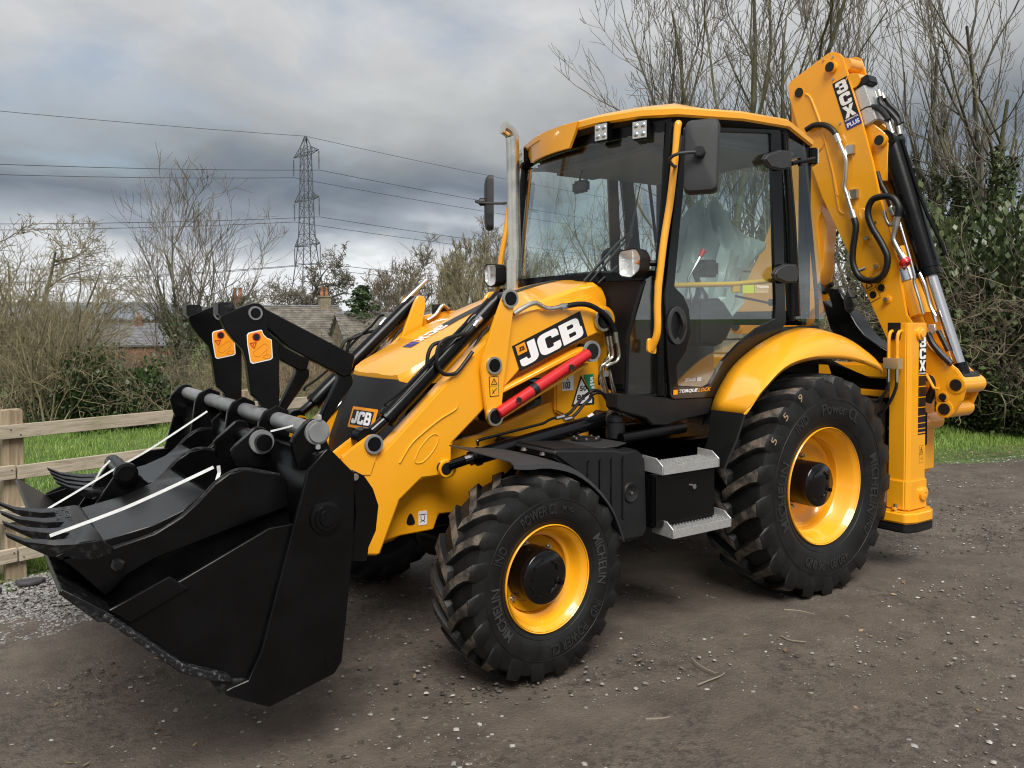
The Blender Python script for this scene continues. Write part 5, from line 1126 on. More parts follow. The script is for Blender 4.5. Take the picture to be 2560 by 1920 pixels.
ear = [(0.562, 3.316), (0.624, 3.237), (0.753, 3.117), (0.781, 3.036), (0.775, 2.879), (0.769, 2.762), (0.705, 2.771), (0.643, 2.92)]
for x_ in (-1.20, -1.37):
    bm_(MB().plate(ear, x_ - 0.022, x_, axis='x', bev=0.004).build('ram_ear', YEL, BM))
def boss(grp, fn, q, r, depth=0.03, dark=0.62, nm='pivot_boss'):
    fn(MB().cyl((q[0] - 0.05, q[1], q[2]), (q[0], q[1], q[2]), r, n=28, bev=0.006).cyl((q[0], q[1], q[2]), (q[0] + depth * 0.3, q[1], q[2]), r * dark, n=24, mi=1, bev=0.002).build(nm, [YEL, DEC], grp))
boss(BM, bm_, (-1.12, 0.343, 3.691), 0.048, dark=0.78)
boss(BM, bm_, (-1.145, 0.049, 3.565), 0.046, dark=0.85)
boss(BM, bm_, (-1.17, 0.728, 3.065), 0.052, dark=0.7)
boss(BM, bm_, (-1.14, 0.225, 3.12), 0.055, dark=0.0)
bm_(MB().tube([(-1.16, 0.448, 3.69), (-1.36, 0.422, 3.709)], 0.05, n=20, curve=False).tube([(-1.16, 0.513, 3.553), (-1.38, 0.459, 3.587)], 0.055, n=20, curve=False).build('head_tube', YEL, BM))
for q in ((-1.135, 0.662, 2.345), (-1.135, 0.74, 2.13), (-1.135, 0.822, 1.884)):
    bm_(MB().cyl((q[0] - 0.02, q[1], q[2]), (q[0] - 0.006, q[1], q[2]), 0.030, n=24, bev=0.003).cyl((q[0] - 0.006, q[1], q[2]), (q[0] + 0.02, q[1], q[2]), 0.017, n=6, mi=1).build('boom_bolt', [YEL, STL], BM))
for q in ((-1.148, 0.722, 2.459), (-1.148, 0.356, 3.6), (-1.148, 0.42, 3.25), (-1.148, 0.267, 3.767), (-1.148, 0.35, 3.77)):
    bm_(MB().cyl((q[0] - 0.01, q[1], q[2]), (q[0] + 0.006, q[1], q[2]), 0.009, n=10).build('small_plug', [STL], BM))
bm_(MB().tube([(-1.149, 0.107, 3.542), (-1.149, 0.142, 3.515), (-1.149, 0.177, 3.448), (-1.149, 0.246, 3.272), (-1.149, 0.316, 3.04), (-1.149, 0.367, 2.849), (-1.149, 0.402, 2.693)], 0.009, n=8).tube([(-1.149, 0.367, 2.83), (-1.149, 0.406, 2.63), (-1.149, 0.419, 2.578), (-1.149, 0.46, 2.544)], 0.008, n=8).build('weld_ridge', YEL, BM))
bm_(MB().plate([(0.581, 2.577), (0.623, 2.576), (0.678, 2.507), (0.71, 2.294), (0.688, 2.268), (0.642, 2.3), (0.595, 2.388)], -1.152, -1.146, axis='x', bev=0.003, r=0.02).build('boss_plate', YEL, BM))
# decal with the lettering
D0, D1, D3 = Vector((-1.148, 0.477, 3.183)), Vector((-1.148, 0.602, 3.215)), Vector((-1.148, 0.346, 3.565))
u_, v_ = D1 - D0, D3 - D0
sq = curve_mesh([[(0, 0), (1, 0), (1, 1), (0, 1)]])
bm_(print_on('boom_decal', sq, D0, u_, v_, DEC, BM, lift=0.0005))
bm_(print_on('boom_decal_field', curve_mesh([[(0, 0), (1, 0), (1, 1), (0, 1)]]), D0, u_, v_ * 0.155, BLU, BM, lift=0.0012))
for i, ch in enumerate('3CX'):
    bm_(print_on('boom_letter', word_mesh(ch), D0 + u_ * 0.13 + v_ * (0.735 - 0.258 * i), u_ * 0.74, v_ * 0.235, WHT, BM, lift=0.0012))
bm_(print_on('boom_small_text', text_mesh('SITEMASTER', 0.02), D0 + u_ * 0.05 + v_ * 0.165, u_ * 0.9, v_ * 0.035, WHT, BM, lift=0.0012))
bm_(print_on('boom_plus_text', text_mesh('PLUS', 0.04), D0 + u_ * 0.10 + v_ * 0.035, u_ * 0.82, v_ * 0.085, WHT, BM, lift=0.002))
# warning plates low on the boom
for c4 in ([(-1.147, 0.687, 1.861), (-1.147, 0.768, 1.9), (-1.147, 0.696, 2.054), (-1.147, 0.609, 2.022)], [(-1.147, 0.761, 1.933), (-1.147, 0.809, 1.955), (-1.147, 0.76, 2.061), (-1.147, 0.708, 2.043)]):
    c4 = [Vector(q) for q in c4]
    fr = bm_(print_on('boom_warning', curve_mesh([[(0, 0), (1, 0), (1, 1), (0, 1)]]), c4[0], c4[1] - c4[0], c4[3] - c4[0], DEC, BM, lift=0.0005))
    uu, vv = c4[1] - c4[0], c4[3] - c4[0]
    for b0, b1 in ((0.02, 0.49), (0.51, 0.98)):
        bm_(print_on('boom_warning_field', curve_mesh([[(0, 0), (1, 0), (1, 1), (0, 1)]]), c4[0] + uu * 0.03 + vv * b0, uu * 0.94, vv * (b1 - b0), YEL, BM, lift=0.001))
    mb = MB(); up_ = Vector((0.002, 0, 0))
    T_ = [c4[0] + uu * a + vv * b + up_ for a, b in ((0.22, 0.6), (0.82, 0.6), (0.52, 0.92))]
    for a, b in ((0, 1), (1, 2), (2, 0)): mb.tube([T_[a], T_[b]], 0.004, n=4, curve=False)
    mb.cyl(c4[0] + uu * 0.5 + vv * 0.25 + up_ * 0.5, c4[0] + uu * 0.5 + vv * 0.25 + up_, 0.028, n=16)
    bm_(mb.build('boom_warning_symbol', DEC, BM))
# pipe, hose loop and fittings on the boom face
bm_(MB().tube([(-1.11, 0.419, 3.15), (-1.11, 0.439, 3.093), (-1.11, 0.468, 3.024), (-1.11, 0.498, 2.947), (-1.11, 0.494, 2.827), (-1.11, 0.485, 2.75), (-1.11, 0.504, 2.691), (-1.11, 0.512, 2.664), (-1.11, 0.54, 2.582), (-1.11, 0.557, 2.524)], 0.016, n=12).build('boom_pipe', STL, BM))
bm_(tube('boom_hose', [(-1.12, 0.135, 3.249), (-1.12, 0.207, 3.27), (-1.12, 0.3, 3.254), (-1.12, 0.367, 3.208), (-1.12, 0.408, 3.15)], 0.022, HOSE, BM, n=12))
bm_(tube('boom_hose', [(-1.2, 0.696, 2.837), (-1.2, 0.727, 2.749), (-1.2, 0.772, 2.666), (-1.2, 0.81, 2.572)], 0.020, HOSE, BM, n=10))
bm_(MB().tube([(-1.1, 0.575, 2.5), (-1.1, 0.591, 2.428), (-1.1, 0.57, 2.274), (-1.1, 0.571, 2.161), (-1.1, 0.623, 2.059), (-1.1, 0.722, 2.024), (-1.1, 0.814, 2.064), (-1.1, 0.847, 2.179), (-1.1, 0.8, 2.292), (-1.1, 0.721, 2.423), (-1.1, 0.687, 2.53), (-1.1, 0.719, 2.617), (-1.1, 0.803, 2.635), (-1.1, 0.883, 2.614), (-1.1, 0.925, 2.544), (-1.1, 0.919, 2.478)], 0.024, n=12).build('boom_hose', HOSE, BM))
bm_(cyl('boom_fitting', (-1.11, 0.548, 2.56), (-1.11, 0.571, 2.493), 0.026, STL, BM, n=14))
bm_(cyl('boom_fitting', (-1.115, 0.407, 3.157), (-1.115, 0.436, 3.094), 0.025, STL, BM, n=14))
bm_(MB().tube([(-1.13, 0.899, 2.475), (-1.13, 0.893, 2.422), (-1.13, 0.876, 2.355), (-1.13, 0.876, 2.308), (-1.13, 0.92, 2.223), (-1.13, 0.956, 2.16)], 0.019, n=12).cyl((-1.13, 0.901, 2.482), (-1.13, 0.889, 2.415), 0.026, n=12).cyl((-1.13, 0.928, 2.209), (-1.13, 0.96, 2.156), 0.027, n=14).tube([(-1.16, 0.779, 2.538), (-1.16, 0.799, 2.467), (-1.16, 0.828, 2.43), (-1.16, 0.872, 2.432)], 0.014, n=10).cyl((-1.16, 0.827, 2.56), (-1.16, 0.86, 2.495), 0.02, n=10).build('boom_fitting', STL, BM))
bm_(MB().cyl((-1.13, 0.949, 2.16), (-1.13, 0.976, 2.132), 0.042, n=20, bev=0.006).build('red_cap', RED, BM))
for q in ((-1.13, 0.499, 3.028), (-1.13, 0.534, 2.688)):
    bm_(MB().box((q[0] - 0.03, q[0] + 0.012), (q[1] - 0.02, q[1] + 0.05), (q[2] - 0.035, q[2] + 0.035), bev=0.004).build('pipe_bracket', STL, BM))
bm_(MB().tube([(-1.11, 0.558, 2.091), (-1.11, 0.585, 2.107), (-1.11, 0.631, 2.109), (-1.11, 0.669, 2.121)], 0.012, n=9).build('hose_clip', CHR, BM))
# valve block and hose bundle near the boom head
vb = (-1.25, 0.597, 3.399)
bm_(MB().box((vb[0] - 0.07, vb[0] + 0.07), (vb[1] - 0.055, vb[1] + 0.055), (vb[2] - 0.20, vb[2] + 0.10), bev=0.008, rot=Matrix.Rotation(R(20), 3, 'X')).box((vb[0] - 0.06, vb[0] + 0.06), (vb[1] - 0.08, vb[1] + 0.03), (vb[2] + 0.10, vb[2] + 0.17), bev=0.008, mi=1, rot=Matrix.Rotation(R(20), 3, 'X')).build('hose_burst_valve', [GALV, DEC], BM))
hb = [([(-1.24, 0.679, 3.422), (-1.24, 0.695, 3.348), (-1.24, 0.763, 3.278), (-1.24, 0.822, 3.204), (-1.24, 0.837, 3.167)], 0.020), ([(-1.3, 0.681, 3.416), (-1.3, 0.734, 3.335), (-1.3, 0.801, 3.258), (-1.3, 0.824, 3.191)], 0.020), ([(-1.2, 0.568, 3.317), (-1.2, 0.629, 3.332), (-1.2, 0.705, 3.306), (-1.2, 0.758, 3.246), (-1.2, 0.78, 3.207)], 0.022), ([(-1.26, 0.783, 3.104), (-1.26, 0.798, 3.053), (-1.26, 0.784, 3.007)], 0.028), ([(-1.34, 0.787, 3.106), (-1.34, 0.818, 2.989), (-1.34, 0.837, 2.903), (-1.34, 0.838, 2.834)], 0.022), ([(-1.38, 0.886, 2.66), (-1.38, 0.922, 2.628), (-1.38, 0.951, 2.562), (-1.38, 0.949, 2.48)], 0.030)]
for pts, r_ in hb: bm_(tube('boom_hose', pts, r_, HOSE, BM, n=9))
mb = MB()
for a_, b_ in (((-1.24, 0.749, 3.226), (-1.24, 0.787, 3.108)), ((-1.3, 0.787, 3.205), (-1.3, 0.81, 3.104)), ((-1.24, 0.671, 3.451), (-1.24, 0.687, 3.399)), ((-1.28, 0.677, 3.428), (-1.28, 0.693, 3.389))):
    bm_(cyl('boom_fitting', a_, b_, 0.024, STL, BM, n=10))
# boom ram on the outer edge
RM = empty('boom_ram', (-1.285, 1.2, 1.3), 0, ROOT)
def rm(o):
    o.matrix_parent_inverse = Matrix.Translation((1.285, -1.2, -1.3)); return o
r0, r1, r2 = Vector((-1.285, 0.746, 3.065)), Vector((-1.285, 1.053, 2.092)), Vector((-1.285, 1.303, 1.332))
dr = (r1 - r0).normalized()
rm(MB().cyl(r0, r1, 0.080, n=32, bev=0.01).cyl(r1 - dr * 0.02, r1 + dr * 0.05, 0.072, n=32, bev=0.006).cyl(r0 - Vector((0.08, 0, 0)), r0 + Vector((0.08, 0, 0)), 0.075, n=24).build('ram_barrel', BLK, RM))
rm(cyl('ram_rod', r1, r2, 0.042, CHR, RM, n=28))
rm(MB().cyl(r2 - dr * 0.10, r2, 0.055, n=24, bev=0.005).cyl((-1.395, r2.y + 0.01, r2.z - 0.03), (-1.175, r2.y + 0.01, r2.z - 0.03), 0.07, n=26, bev=0.008).build('rod_eye', BLK, RM))
rm(MB().tube([r0 + Vector((0.0, 0.09, 0.0)), (r0 + r1) / 2 + Vector((0.0, 0.10, 0.0)), r1 + Vector((0, 0.10, 0.15)), r1 + Vector((0, 0.085, 0.10))], 0.013, n=8).build('ram_pipe', BLK, RM))
# inner yellow ram barrel, clamp band and small pipes beside the boom
rm(MB().tube([(-1.24, 0.834, 2.254), (-1.24, 1.015, 1.765)], 0.075, n=24, curve=False).build('dipper_ram', YEL, RM))
cl0 = Vector((-1.24, 0.909, 2.053)); dcl = (Vector((-1.24, 1.015, 1.765)) - Vector((-1.24, 0.834, 2.254))).normalized()
rm(cyl('clamp_band', cl0 - dcl * 0.045, cl0 + dcl * 0.045, 0.083, CHR, RM, n=28))
rm(MB().tube([(-1.15, 0.861, 2.569), (-1.15, 0.935, 2.344), (-1.15, 1.016, 2.07), (-1.15, 1.02, 1.996), (-1.15, 1.06, 1.874), (-1.15, 1.088, 1.774)], 0.012, n=9).tube([(-1.18, 1.041, 2.069), (-1.18, 1.079, 1.981), (-1.18, 1.118, 1.84), (-1.18, 1.16, 1.76), (-1.18, 1.136, 1.8), (-1.18, 1.165, 1.715)], 0.013, n=9).build('ram_side_pipe', CHR, RM))
rm(MB().tube([(-1.12, 1.138, 1.644), (-1.12, 1.171, 1.573), (-1.12, 1.229, 1.504), (-1.12, 1.306, 1.43)], 0.022, n=9).tube([(-1.2, 1.17, 1.657), (-1.2, 1.207, 1.587), (-1.2, 1.243, 1.517)], 0.018, n=9).tube([(-1.15, 1.126, 1.328), (-1.15, 1.166, 1.316), (-1.15, 1.174, 1.26), (-1.15, 1.146, 1.193), (-1.15, 1.128, 1.156)], 0.03, n=9).build('kingpost_hose', HOSE, RM))
rm(MB().tube([(-1.1, 1.142, 1.353), (-1.1, 1.171, 1.305), (-1.1, 1.2, 1.26), (-1.1, 1.236, 1.256)], 0.011, n=8).build('grease_pipe', YEL, RM))
gv = [(1.146, 1.701), (1.196, 1.701), (1.2, 1.659), (1.179, 1.63), (1.15, 1.658)]
rm(MB().plate(gv, -1.125, -1.105, axis='x', bev=0.003).build('hose_bracket', GALV, RM))
# dipper, seen beside and through the cab glass, with the digging bucket curled in
DP = empty('dipper', (-1.28, 0.1, 1.5), 0, ROOT)
def dp(o):
    o.matrix_parent_inverse = Matrix.Translation((1.28, -0.1, -1.5)); return o
dpl_ = [(-0.066, 3.568), (0.095, 3.517), (0.184, 3.215), (0.222, 2.912), (0.223, 2.758), (0.237, 2.69), (0.192, 2.486), (0.229, 2.162), (0.197, 2.013), (0.164, 1.826), (0.094, 1.766), (0.143, 1.8), (0.001, 1.678), (-0.311, 1.627), (-0.597, 1.609), (-0.669, 1.675), (-0.65, 1.788), (-0.462, 2.147), (-0.365, 2.301), (-0.27, 2.509), (-0.102, 3.182), (-0.047, 3.257)]
dp(MB().plate(dpl_, -1.215, -1.19, axis='x', bev=0.005).plate(dpl_, -1.38, -1.355, axis='x', bev=0.005).build('dipper_side_plate', YEL, DP))
flg = [(0.173, 2.699), (0.261, 2.494), (0.235, 2.158), (0.189, 2.016), (0.141, 2.018), (0.135, 2.171), (0.132, 2.499)]
dp(MB().plate(flg, -1.355, -1.215, axis='x', bev=0.006).build('dipper_web', YEL, DP))
pb = (-1.18, -0.615, 1.685)
boss(DP, dp, pb, 0.075, dark=0.62)
dp(plate('dipper_sticker', [(-0.035, 2.363), (0.043, 2.376), (0.045, 2.183), (-0.033, 2.202)], -1.188, -1.184, mat('paper_sticker', (0.42, 0.38, 0.28), 0.6), DP, axis='x', bev=0))
DB = empty('digging_bucket', (-1.2, 0.6, 1.3), 0, ROOT)
def db(o):
    o.matrix_parent_inverse = Matrix.Translation((1.2, -0.6, -1.3)); return o
sh = [(0.329, 2.015), (0.402, 1.855), (0.376, 1.785), (0.509, 1.629), (0.612, 1.539), (0.744, 1.467), (0.863, 1.412), (0.918, 1.363), (0.95, 1.20), (0.55, 1.22), (0.30, 1.40)]
sh = [(0.352, 1.998), (0.416, 1.847), (0.394, 1.785), (0.522, 1.63), (0.624, 1.54), (0.756, 1.468), (0.875, 1.413), (0.874, 1.509), (0.771, 1.566), (0.689, 1.624), (0.622, 1.699), (0.571, 1.783), (0.537, 1.861), (0.467, 1.97), (0.379, 1.981)]
db(MB().plate(sh, -1.10, -1.07, axis='x', bev=0.005).build('bucket_side', BLK, DB))
shell = [(0.3, 1.89), (0.47, 1.776), (0.531, 1.69), (0.599, 1.617), (0.675, 1.556), (0.781, 1.502), (0.876, 1.46), (0.877, 1.385), (0.742, 1.394), (0.618, 1.45), (0.49, 1.54), (0.375, 1.665)]
db(MB().plate(shell, -1.40, -1.10, axis='x', bev=0.01).build('bucket_shell', BLK, DB))
link = [(0.557, 1.975), (0.617, 1.851), (0.567, 1.783), (0.533, 1.807), (0.515, 1.884)]
db(MB().plate(link, -1.09, -1.055, axis='x', bev=0.006).build('bucket_link', GRYP, DB))
for dz in range(3):
    q = (-1.05, 0.589, 1.905)
    db(MB().box((q[0], q[0] + 0.01), (q[1] - 0.03, q[1] + 0.03), (q[2] - 0.01 - dz * 0.045, q[2] - dz * 0.045), bev=0.002).build('link_rib', DEC, DB))
db(MB().tube([(-0.9, 0.415, 2.007), (-0.9, 0.468, 1.944), (-0.9, 0.502, 1.989), (-0.9, 0.536, 2.003)], 0.02, n=8).build('bucket_hose', HOSE, DB))

# ---------------------------------------------------------------- loose digging buckets carried in the front bucket
def loose_bucket(name, label, y0, y1, dx, dz, k):
    """a trenching bucket lying on its back: two side plates, curved shell, lip with teeth, hitch ears and pins"""
    T = empty(name, (3.85 + dx, (y0 + y1) / 2, 0.75 + dz))
    tag(T, label, 'digger bucket')
    def t_(o):
        o.matrix_parent_inverse = Matrix.Translation((-(3.85 + dx), -(y0 + y1) / 2, -(0.75 + dz))); return o
    def mv(l): return [(3.85 + (p_[0] - 3.85) * k + dx, 0.85 + (p_[1] - 0.85) * k + dz) for p_ in l]
    top = [(4.237, 0.937), (4.081, 0.937), (3.929, 0.97), (3.834, 1.019), (3.768, 1.072), (3.714, 1.127), (3.659, 1.162), (3.596, 1.171), (3.461, 1.134), (3.433, 1.105), (3.426, 1.005)]
    bot = [(3.426, 1.005), (3.931, 0.878), (4.024, 0.835), (4.078, 0.785), (4.099, 0.773), (4.237, 0.933)]
    sd = mv(top + bot[1:-1])
    for y_ in (y0, y1 - 0.022):
        t_(MB().plate(sd, y_, y_ + 0.022, bev=0.004).build('side_plate', BLK, T))
        rim = catmull([(p_[0], y_ + 0.011, p_[1]) for p_ in mv(top)[1:9]], 4)
        t_(MB().tube(rim, 0.0065, n=6, curve=False).build('worn_edge', SCUF, T))
    # curved shell between the side plates
    sp = mv(bot)
    inner = [(a + 0.004, b + 0.016) for a, b in sp]
    t_(MB().plate(sp + inner[::-1], y0 + 0.02, y1 - 0.02, bev=0).build('shell', BLK, T))
    cr_ = mv([(4.104, 0.966), (3.929, 0.999), (3.827, 1.038), (3.748, 1.097), (3.701, 1.077), (3.834, 0.998), (3.93, 0.948), (4.081, 0.91)])
    t_(MB().plate(cr_, y0 + 0.02, y1 - 0.02, bev=0.003).build('back_sheet', BLK, T))
    deep = [(a - 0.02, b - 0.11) for a, b in sp[:-1]]
    t_(MB().plate(sp[:-1] + deep[::-1], y0 + 0.03, y1 - 0.03, bev=0).build('wear_plate', BLK, T))
    # toothed lip
    lp_ = mv([(4.251, 0.939), (4.229, 0.922), (4.057, 0.932), (4.104, 0.976), (4.178, 0.978)])
    t_(MB().plate(lp_, y0, y1, bev=0.004).build('lip', BLK, T))
    nt = 4 if y1 - y0 > 0.4 else 3
    for i in range(nt):
        yc = y0 + 0.04 + (y1 - y0 - 0.08) * i / (nt - 1)
        tl = [Vector((p_[0], 0, p_[1])) for p_ in mv([(4.069, 0.941), (4.115, 0.976), (4.178, 0.974), (4.25, 0.98), (4.336, 1.003), (4.393, 1.036)])]
        tb = [Vector((p_[0], 0, p_[1])) for p_ in mv([(4.081, 0.91), (4.128, 0.911), (4.196, 0.923), (4.267, 0.942), (4.331, 0.983), (4.388, 1.023)])]
        rows = []
        for a_, b_, w_ in zip(tl, tb, (0.045, 0.05, 0.05, 0.042, 0.030, 0.018)):
            c1 = a_.lerp(b_, 0.5)
            rows.append([(a_.x, yc - w_, a_.z), (a_.x, yc, a_.z - 0.004), (a_.x, yc + w_, a_.z), (b_.x, yc + w_ * 0.8, b_.z), (b_.x, yc - w_ * 0.8, b_.z)])
        mb = MB().loft(rows, smooth=False, close=True); mb.faces(rows[0], [[0, 1, 2, 3, 4]]); mb.faces(rows[-1], [[0, 1, 2, 3, 4]])
        t_(mb.build('tooth', SCUF, T))
    # hitch ears with pins
    ea = mv([(3.6, 1.222), (3.579, 1.244), (3.508, 1.303), (3.489, 1.311), (3.461, 1.304), (3.444, 1.279), (3.438, 1.211), (3.434, 1.134), (3.585, 1.151)])
    yc = (y0 + y1) / 2
    for y_ in (yc - 0.15, yc + 0.12):
        t_(MB().plate(ea, y_, y_ + 0.025, bev=0.004).build('hitch_ear', BLK, T))
    pc = mv([(3.479, 1.248)])[0]
    t_(MB().cyl((pc[0], yc - 0.2, pc[1]), (pc[0], yc + 0.20, pc[1]), 0.034, n=24, bev=0.004).lathe([(0, 0.05), (0.02, 0.05), (0.02, 0.03)], (pc[0], yc + 0.146, pc[1]), (0, 1, 0), n=24, mi=1).build('hitch_pin', [BLK, GRYB], T))
    if y0 > 0: return T, t_, mv
    ea2 = ([(4.066, 0.885), (3.935, 1.079), (3.92, 1.102), (3.875, 1.097), (3.849, 1.053), (3.785, 0.996), (3.741, 0.847), (3.897, 0.753)])
    for y_ in (yc - 0.14, yc + 0.12):
        t_(MB().plate(ea2, y_ + 0.28, y_ + 0.30, bev=0.004).build('hitch_ear', BLK, T))
    pc = [(3.901, 1.068)][0]
    t_(MB().cyl((pc[0], yc + 0.05, pc[1]), (pc[0], yc + 0.44, pc[1]), 0.036, n=24, bev=0.004).lathe([(0, 0.052), (0.02, 0.05), (0.024, 0.036)], (pc[0], yc + 0.42, pc[1]), (0, 1, 0), n=24).build('hitch_pin', BLK, T))
    return T, t_, mv
LB1, lt1, mv1 = loose_bucket('loose_bucket', 'wide black digger bucket with teeth lying strapped in the near half of the front bucket', 0.36, 1.02, 0, 0, 1.0)
q = mv1([(4.057, 0.881)])[0]
lt1(MB().cyl((q[0], 1.02, q[1]), (q[0], 1.035, q[1]), 0.024, n=6, bev=0.002).cyl((q[0], 1.02, q[1]), (q[0], 1.052, q[1]), 0.014, n=14, bev=0.003).build('side_bolt', SCUF, LB1))
LB2, lt2, mv2 = loose_bucket('loose_bucket', 'narrow black digger bucket lying in the far half of the front bucket', -0.42, 0.06, -0.22, 0.0, 0.97)
for txt_, o_, u_, v_ in (('JCB', (4.175, 0.405, 0.98), (4.184, 0.587, 0.98), (4.143, 0.41, 0.98)), ('K33A', (4.196, 0.404, 0.98), (4.206, 0.595, 0.98), (4.18, 0.402, 0.98))):
    o_, u_, v_ = Vector(o_), Vector(u_), Vector(v_)
    lt1(print_on('cast_letters', text_mesh(txt_, 0.02, 0.0), o_, u_ - o_, v_ - o_, mat('cast_mark_' + txt_.lower()[:1], (0.03, 0.03, 0.032), 0.4), LB1, lift=0.0))

# ---------------------------------------------------------------- straps
def strap(label, pts, w=0.02):
    w *= 0.55
    P_ = resample([Vector(p_) for p_ in pts], 15)
    for i_, q_ in enumerate(P_): q_.z -= 0.012 * math.sin(PI * i_ / 14) * min(1, (P_[0] - P_[-1]).length)
    rows = []
    for i, p_ in enumerate(P_):
        t = (P_[min(len(P_) - 1, i + 1)] - P_[max(0, i - 1)]).normalized()
        side_ = t.cross(Vector((0.3, 1, 0.3))).normalized()
        rows.append([p_ - side_ * w / 2, p_ + side_ * w / 2])
    o = MB().loft(rows, thick=0.002, smooth=False).build('strap', STRAPW, None)
    return tag(o, label, 'strap', 'white binding straps on the front bucket')
strap('long white binding strap over the near digger bucket, tied by its ear', [(4.255, 0.9, 0.987), (4.006, 0.92, 1.067), (3.692, 0.92, 1.176)], 0.022)
strap('short white strap end hanging down at the near digger bucket', [(3.676, 0.93, 1.181), (3.673, 0.93, 1.154), (3.685, 0.94, 1.127)], 0.024)
strap('white binding strap running up from the teeth to the back of the far bucket', [(4.203, 0.2, 0.944), (3.994, 0.2, 1.065), (3.935, 0.2, 1.099), (3.791, 0.1, 1.146), (3.51, 0.1, 1.309)], 0.016)
strap('thin white strap from the grey fork rail to the near bucket ear', [(3.442, 0.85, 1.289), (3.337, 0.95, 1.329)], 0.014)
strap('white strap loop round the pin of the far digger bucket', [(4.002, 0.1, 1.034), (3.978, 0.1, 1.079), (3.943, 0.1, 1.112)], 0.014)

# ================================================================ the setting
def nodes_mat(name):
    m = bpy.data.materials.new(name); m.use_nodes = True
    return m, m.node_tree, m.node_tree.nodes['Principled BSDF']
def n_noise(nt, vec, scale, detail=5, rough=0.55, dist=0.0):
    n = nt.nodes.new('ShaderNodeTexNoise'); n.inputs['Scale'].default_value = scale; n.inputs['Detail'].default_value = detail
    n.inputs['Roughness'].default_value = rough; n.inputs['Distortion'].default_value = dist
    nt.links.new(vec, n.inputs['Vector']); return n.outputs['Fac']
def n_ramp(nt, fac, stops):
    r = nt.nodes.new('ShaderNodeValToRGB'); nt.links.new(fac, r.inputs[0]); el = r.color_ramp.elements
    el[0].position, el[0].color = stops[0][0], (*stops[0][1], 1)
    el[1].position, el[1].color = stops[-1][0], (*stops[-1][1], 1)
    for p_, c_ in stops[1:-1]:
        q = el.new(p_); q.color = (*c_, 1)
    return r.outputs[0]
def n_mix(nt, fac, a, b, mode='MIX'):
    m = nt.nodes.new('ShaderNodeMixRGB'); m.blend_type = mode
    for i, v in enumerate((fac, a, b)):
        if isinstance(v, (int, float)): m.inputs[i].default_value = v
        elif isinstance(v, tuple): m.inputs[i].default_value = (*v, 1)
        else: nt.links.new(v, m.inputs[i])
    return m.outputs[0]
def n_obj(nt, scale=(1, 1, 1)):
    t = nt.nodes.new('ShaderNodeTexCoord'); mp = nt.nodes.new('ShaderNodeMapping'); mp.inputs['Scale'].default_value = scale
    nt.links.new(t.outputs['Object'], mp.inputs[0]); return mp.outputs[0]
def n_bump(nt, b, h, strength, dist=0.02):
    bp = nt.nodes.new('ShaderNodeBump'); bp.inputs['Strength'].default_value = strength; bp.inputs['Distance'].default_value = dist
    nt.links.new(h, bp.inputs['Height']); nt.links.new(bp.outputs[0], b.inputs['Normal'])
def n_map(nt, v, a, b_, c, d):
    m = nt.nodes.new('ShaderNodeMapRange'); nt.links.new(v, m.inputs['Value'])
    for k, x in zip(('From Min', 'From Max', 'To Min', 'To Max'), (a, b_, c, d)): m.inputs[k].default_value = x
    return m.outputs[0]

# packed dark dirt with grit and damp patches
m, nt, b = nodes_mat('track_dirt'); v = n_obj(nt)
big = n_noise(nt, v, 0.55, 4, 0.6, 0.8); mid_ = n_noise(nt, v, 4.5, 6, 0.6); fine = n_noise(nt, v, 22, 8, 0.72); grit = n_noise(nt, v, 75, 3, 0.6)
c = n_ramp(nt, big, [(0.32, (0.074, 0.057, 0.044)), (0.52, (0.102, 0.081, 0.063)), (0.70, (0.140, 0.115, 0.094))])
c = n_mix(nt, 0.55, c, n_ramp(nt, mid_, [(0.35, (0.062, 0.048, 0.037)), (0.65, (0.132, 0.106, 0.084))]))
rough_p = n_noise(nt, v, 1.3, 5, 0.6, 1.0)
c = n_mix(nt, n_mix(nt, n_map(nt, rough_p, 0.48, 0.6, 0.12, 0.9), (0, 0, 0), n_map(nt, fine, 0.46, 0.60, 0, 1)), c, (0.040, 0.031, 0.024))
c = n_mix(nt, n_map(nt, grit, 0.66, 0.72, 0, 0.7), c, (0.27, 0.25, 0.225))
nt.links.new(c, b.inputs['Base Color'])
nt.links.new(n_map(nt, big, 0.35, 0.7, 0.60, 0.95), b.inputs['Roughness'])
hsum = n_mix(nt, 0.5, fine, grit); hsum = n_mix(nt, 0.4, hsum, mid_)
n_bump(nt, b, hsum, 0.8, 0.04)
TRACK = m
m, nt, b = nodes_mat('turf_soil'); v = n_obj(nt)
c = n_ramp(nt, n_noise(nt, v, 1.2, 6, 0.6), [(0.35, (0.045, 0.075, 0.018)), (0.55, (0.075, 0.120, 0.025)), (0.7, (0.10, 0.12, 0.035))])
nt.links.new(c, b.inputs['Base Color']); b.inputs['Roughness'].default_value = 0.95
n_bump(nt, b, n_noise(nt, v, 40, 5), 0.6, 0.03); TURF = m
def foliage_mat(name, cols, scale=3.0, rough=0.55, trans=0.0):
    m, nt, b = nodes_mat(name); v = n_obj(nt)
    gi = nt.nodes.new('ShaderNodeNewGeometry'); 
    rnd = gi.outputs['Random Per Island']
    f_ = n_mix(nt, 0.5, n_noise(nt, v, scale, 4, 0.6), rnd)
    nt.links.new(n_ramp(nt, f_, [(0.2 + 0.6 * i / (len(cols) - 1), c_) for i, c_ in enumerate(cols)]), b.inputs['Base Color'])
    b.inputs['Roughness'].default_value = rough
    return m
GRASS = foliage_mat('grass_blades', [(0.075, 0.145, 0.018), (0.135, 0.245, 0.030), (0.20, 0.32, 0.050), (0.29, 0.33, 0.10)], 0.8)
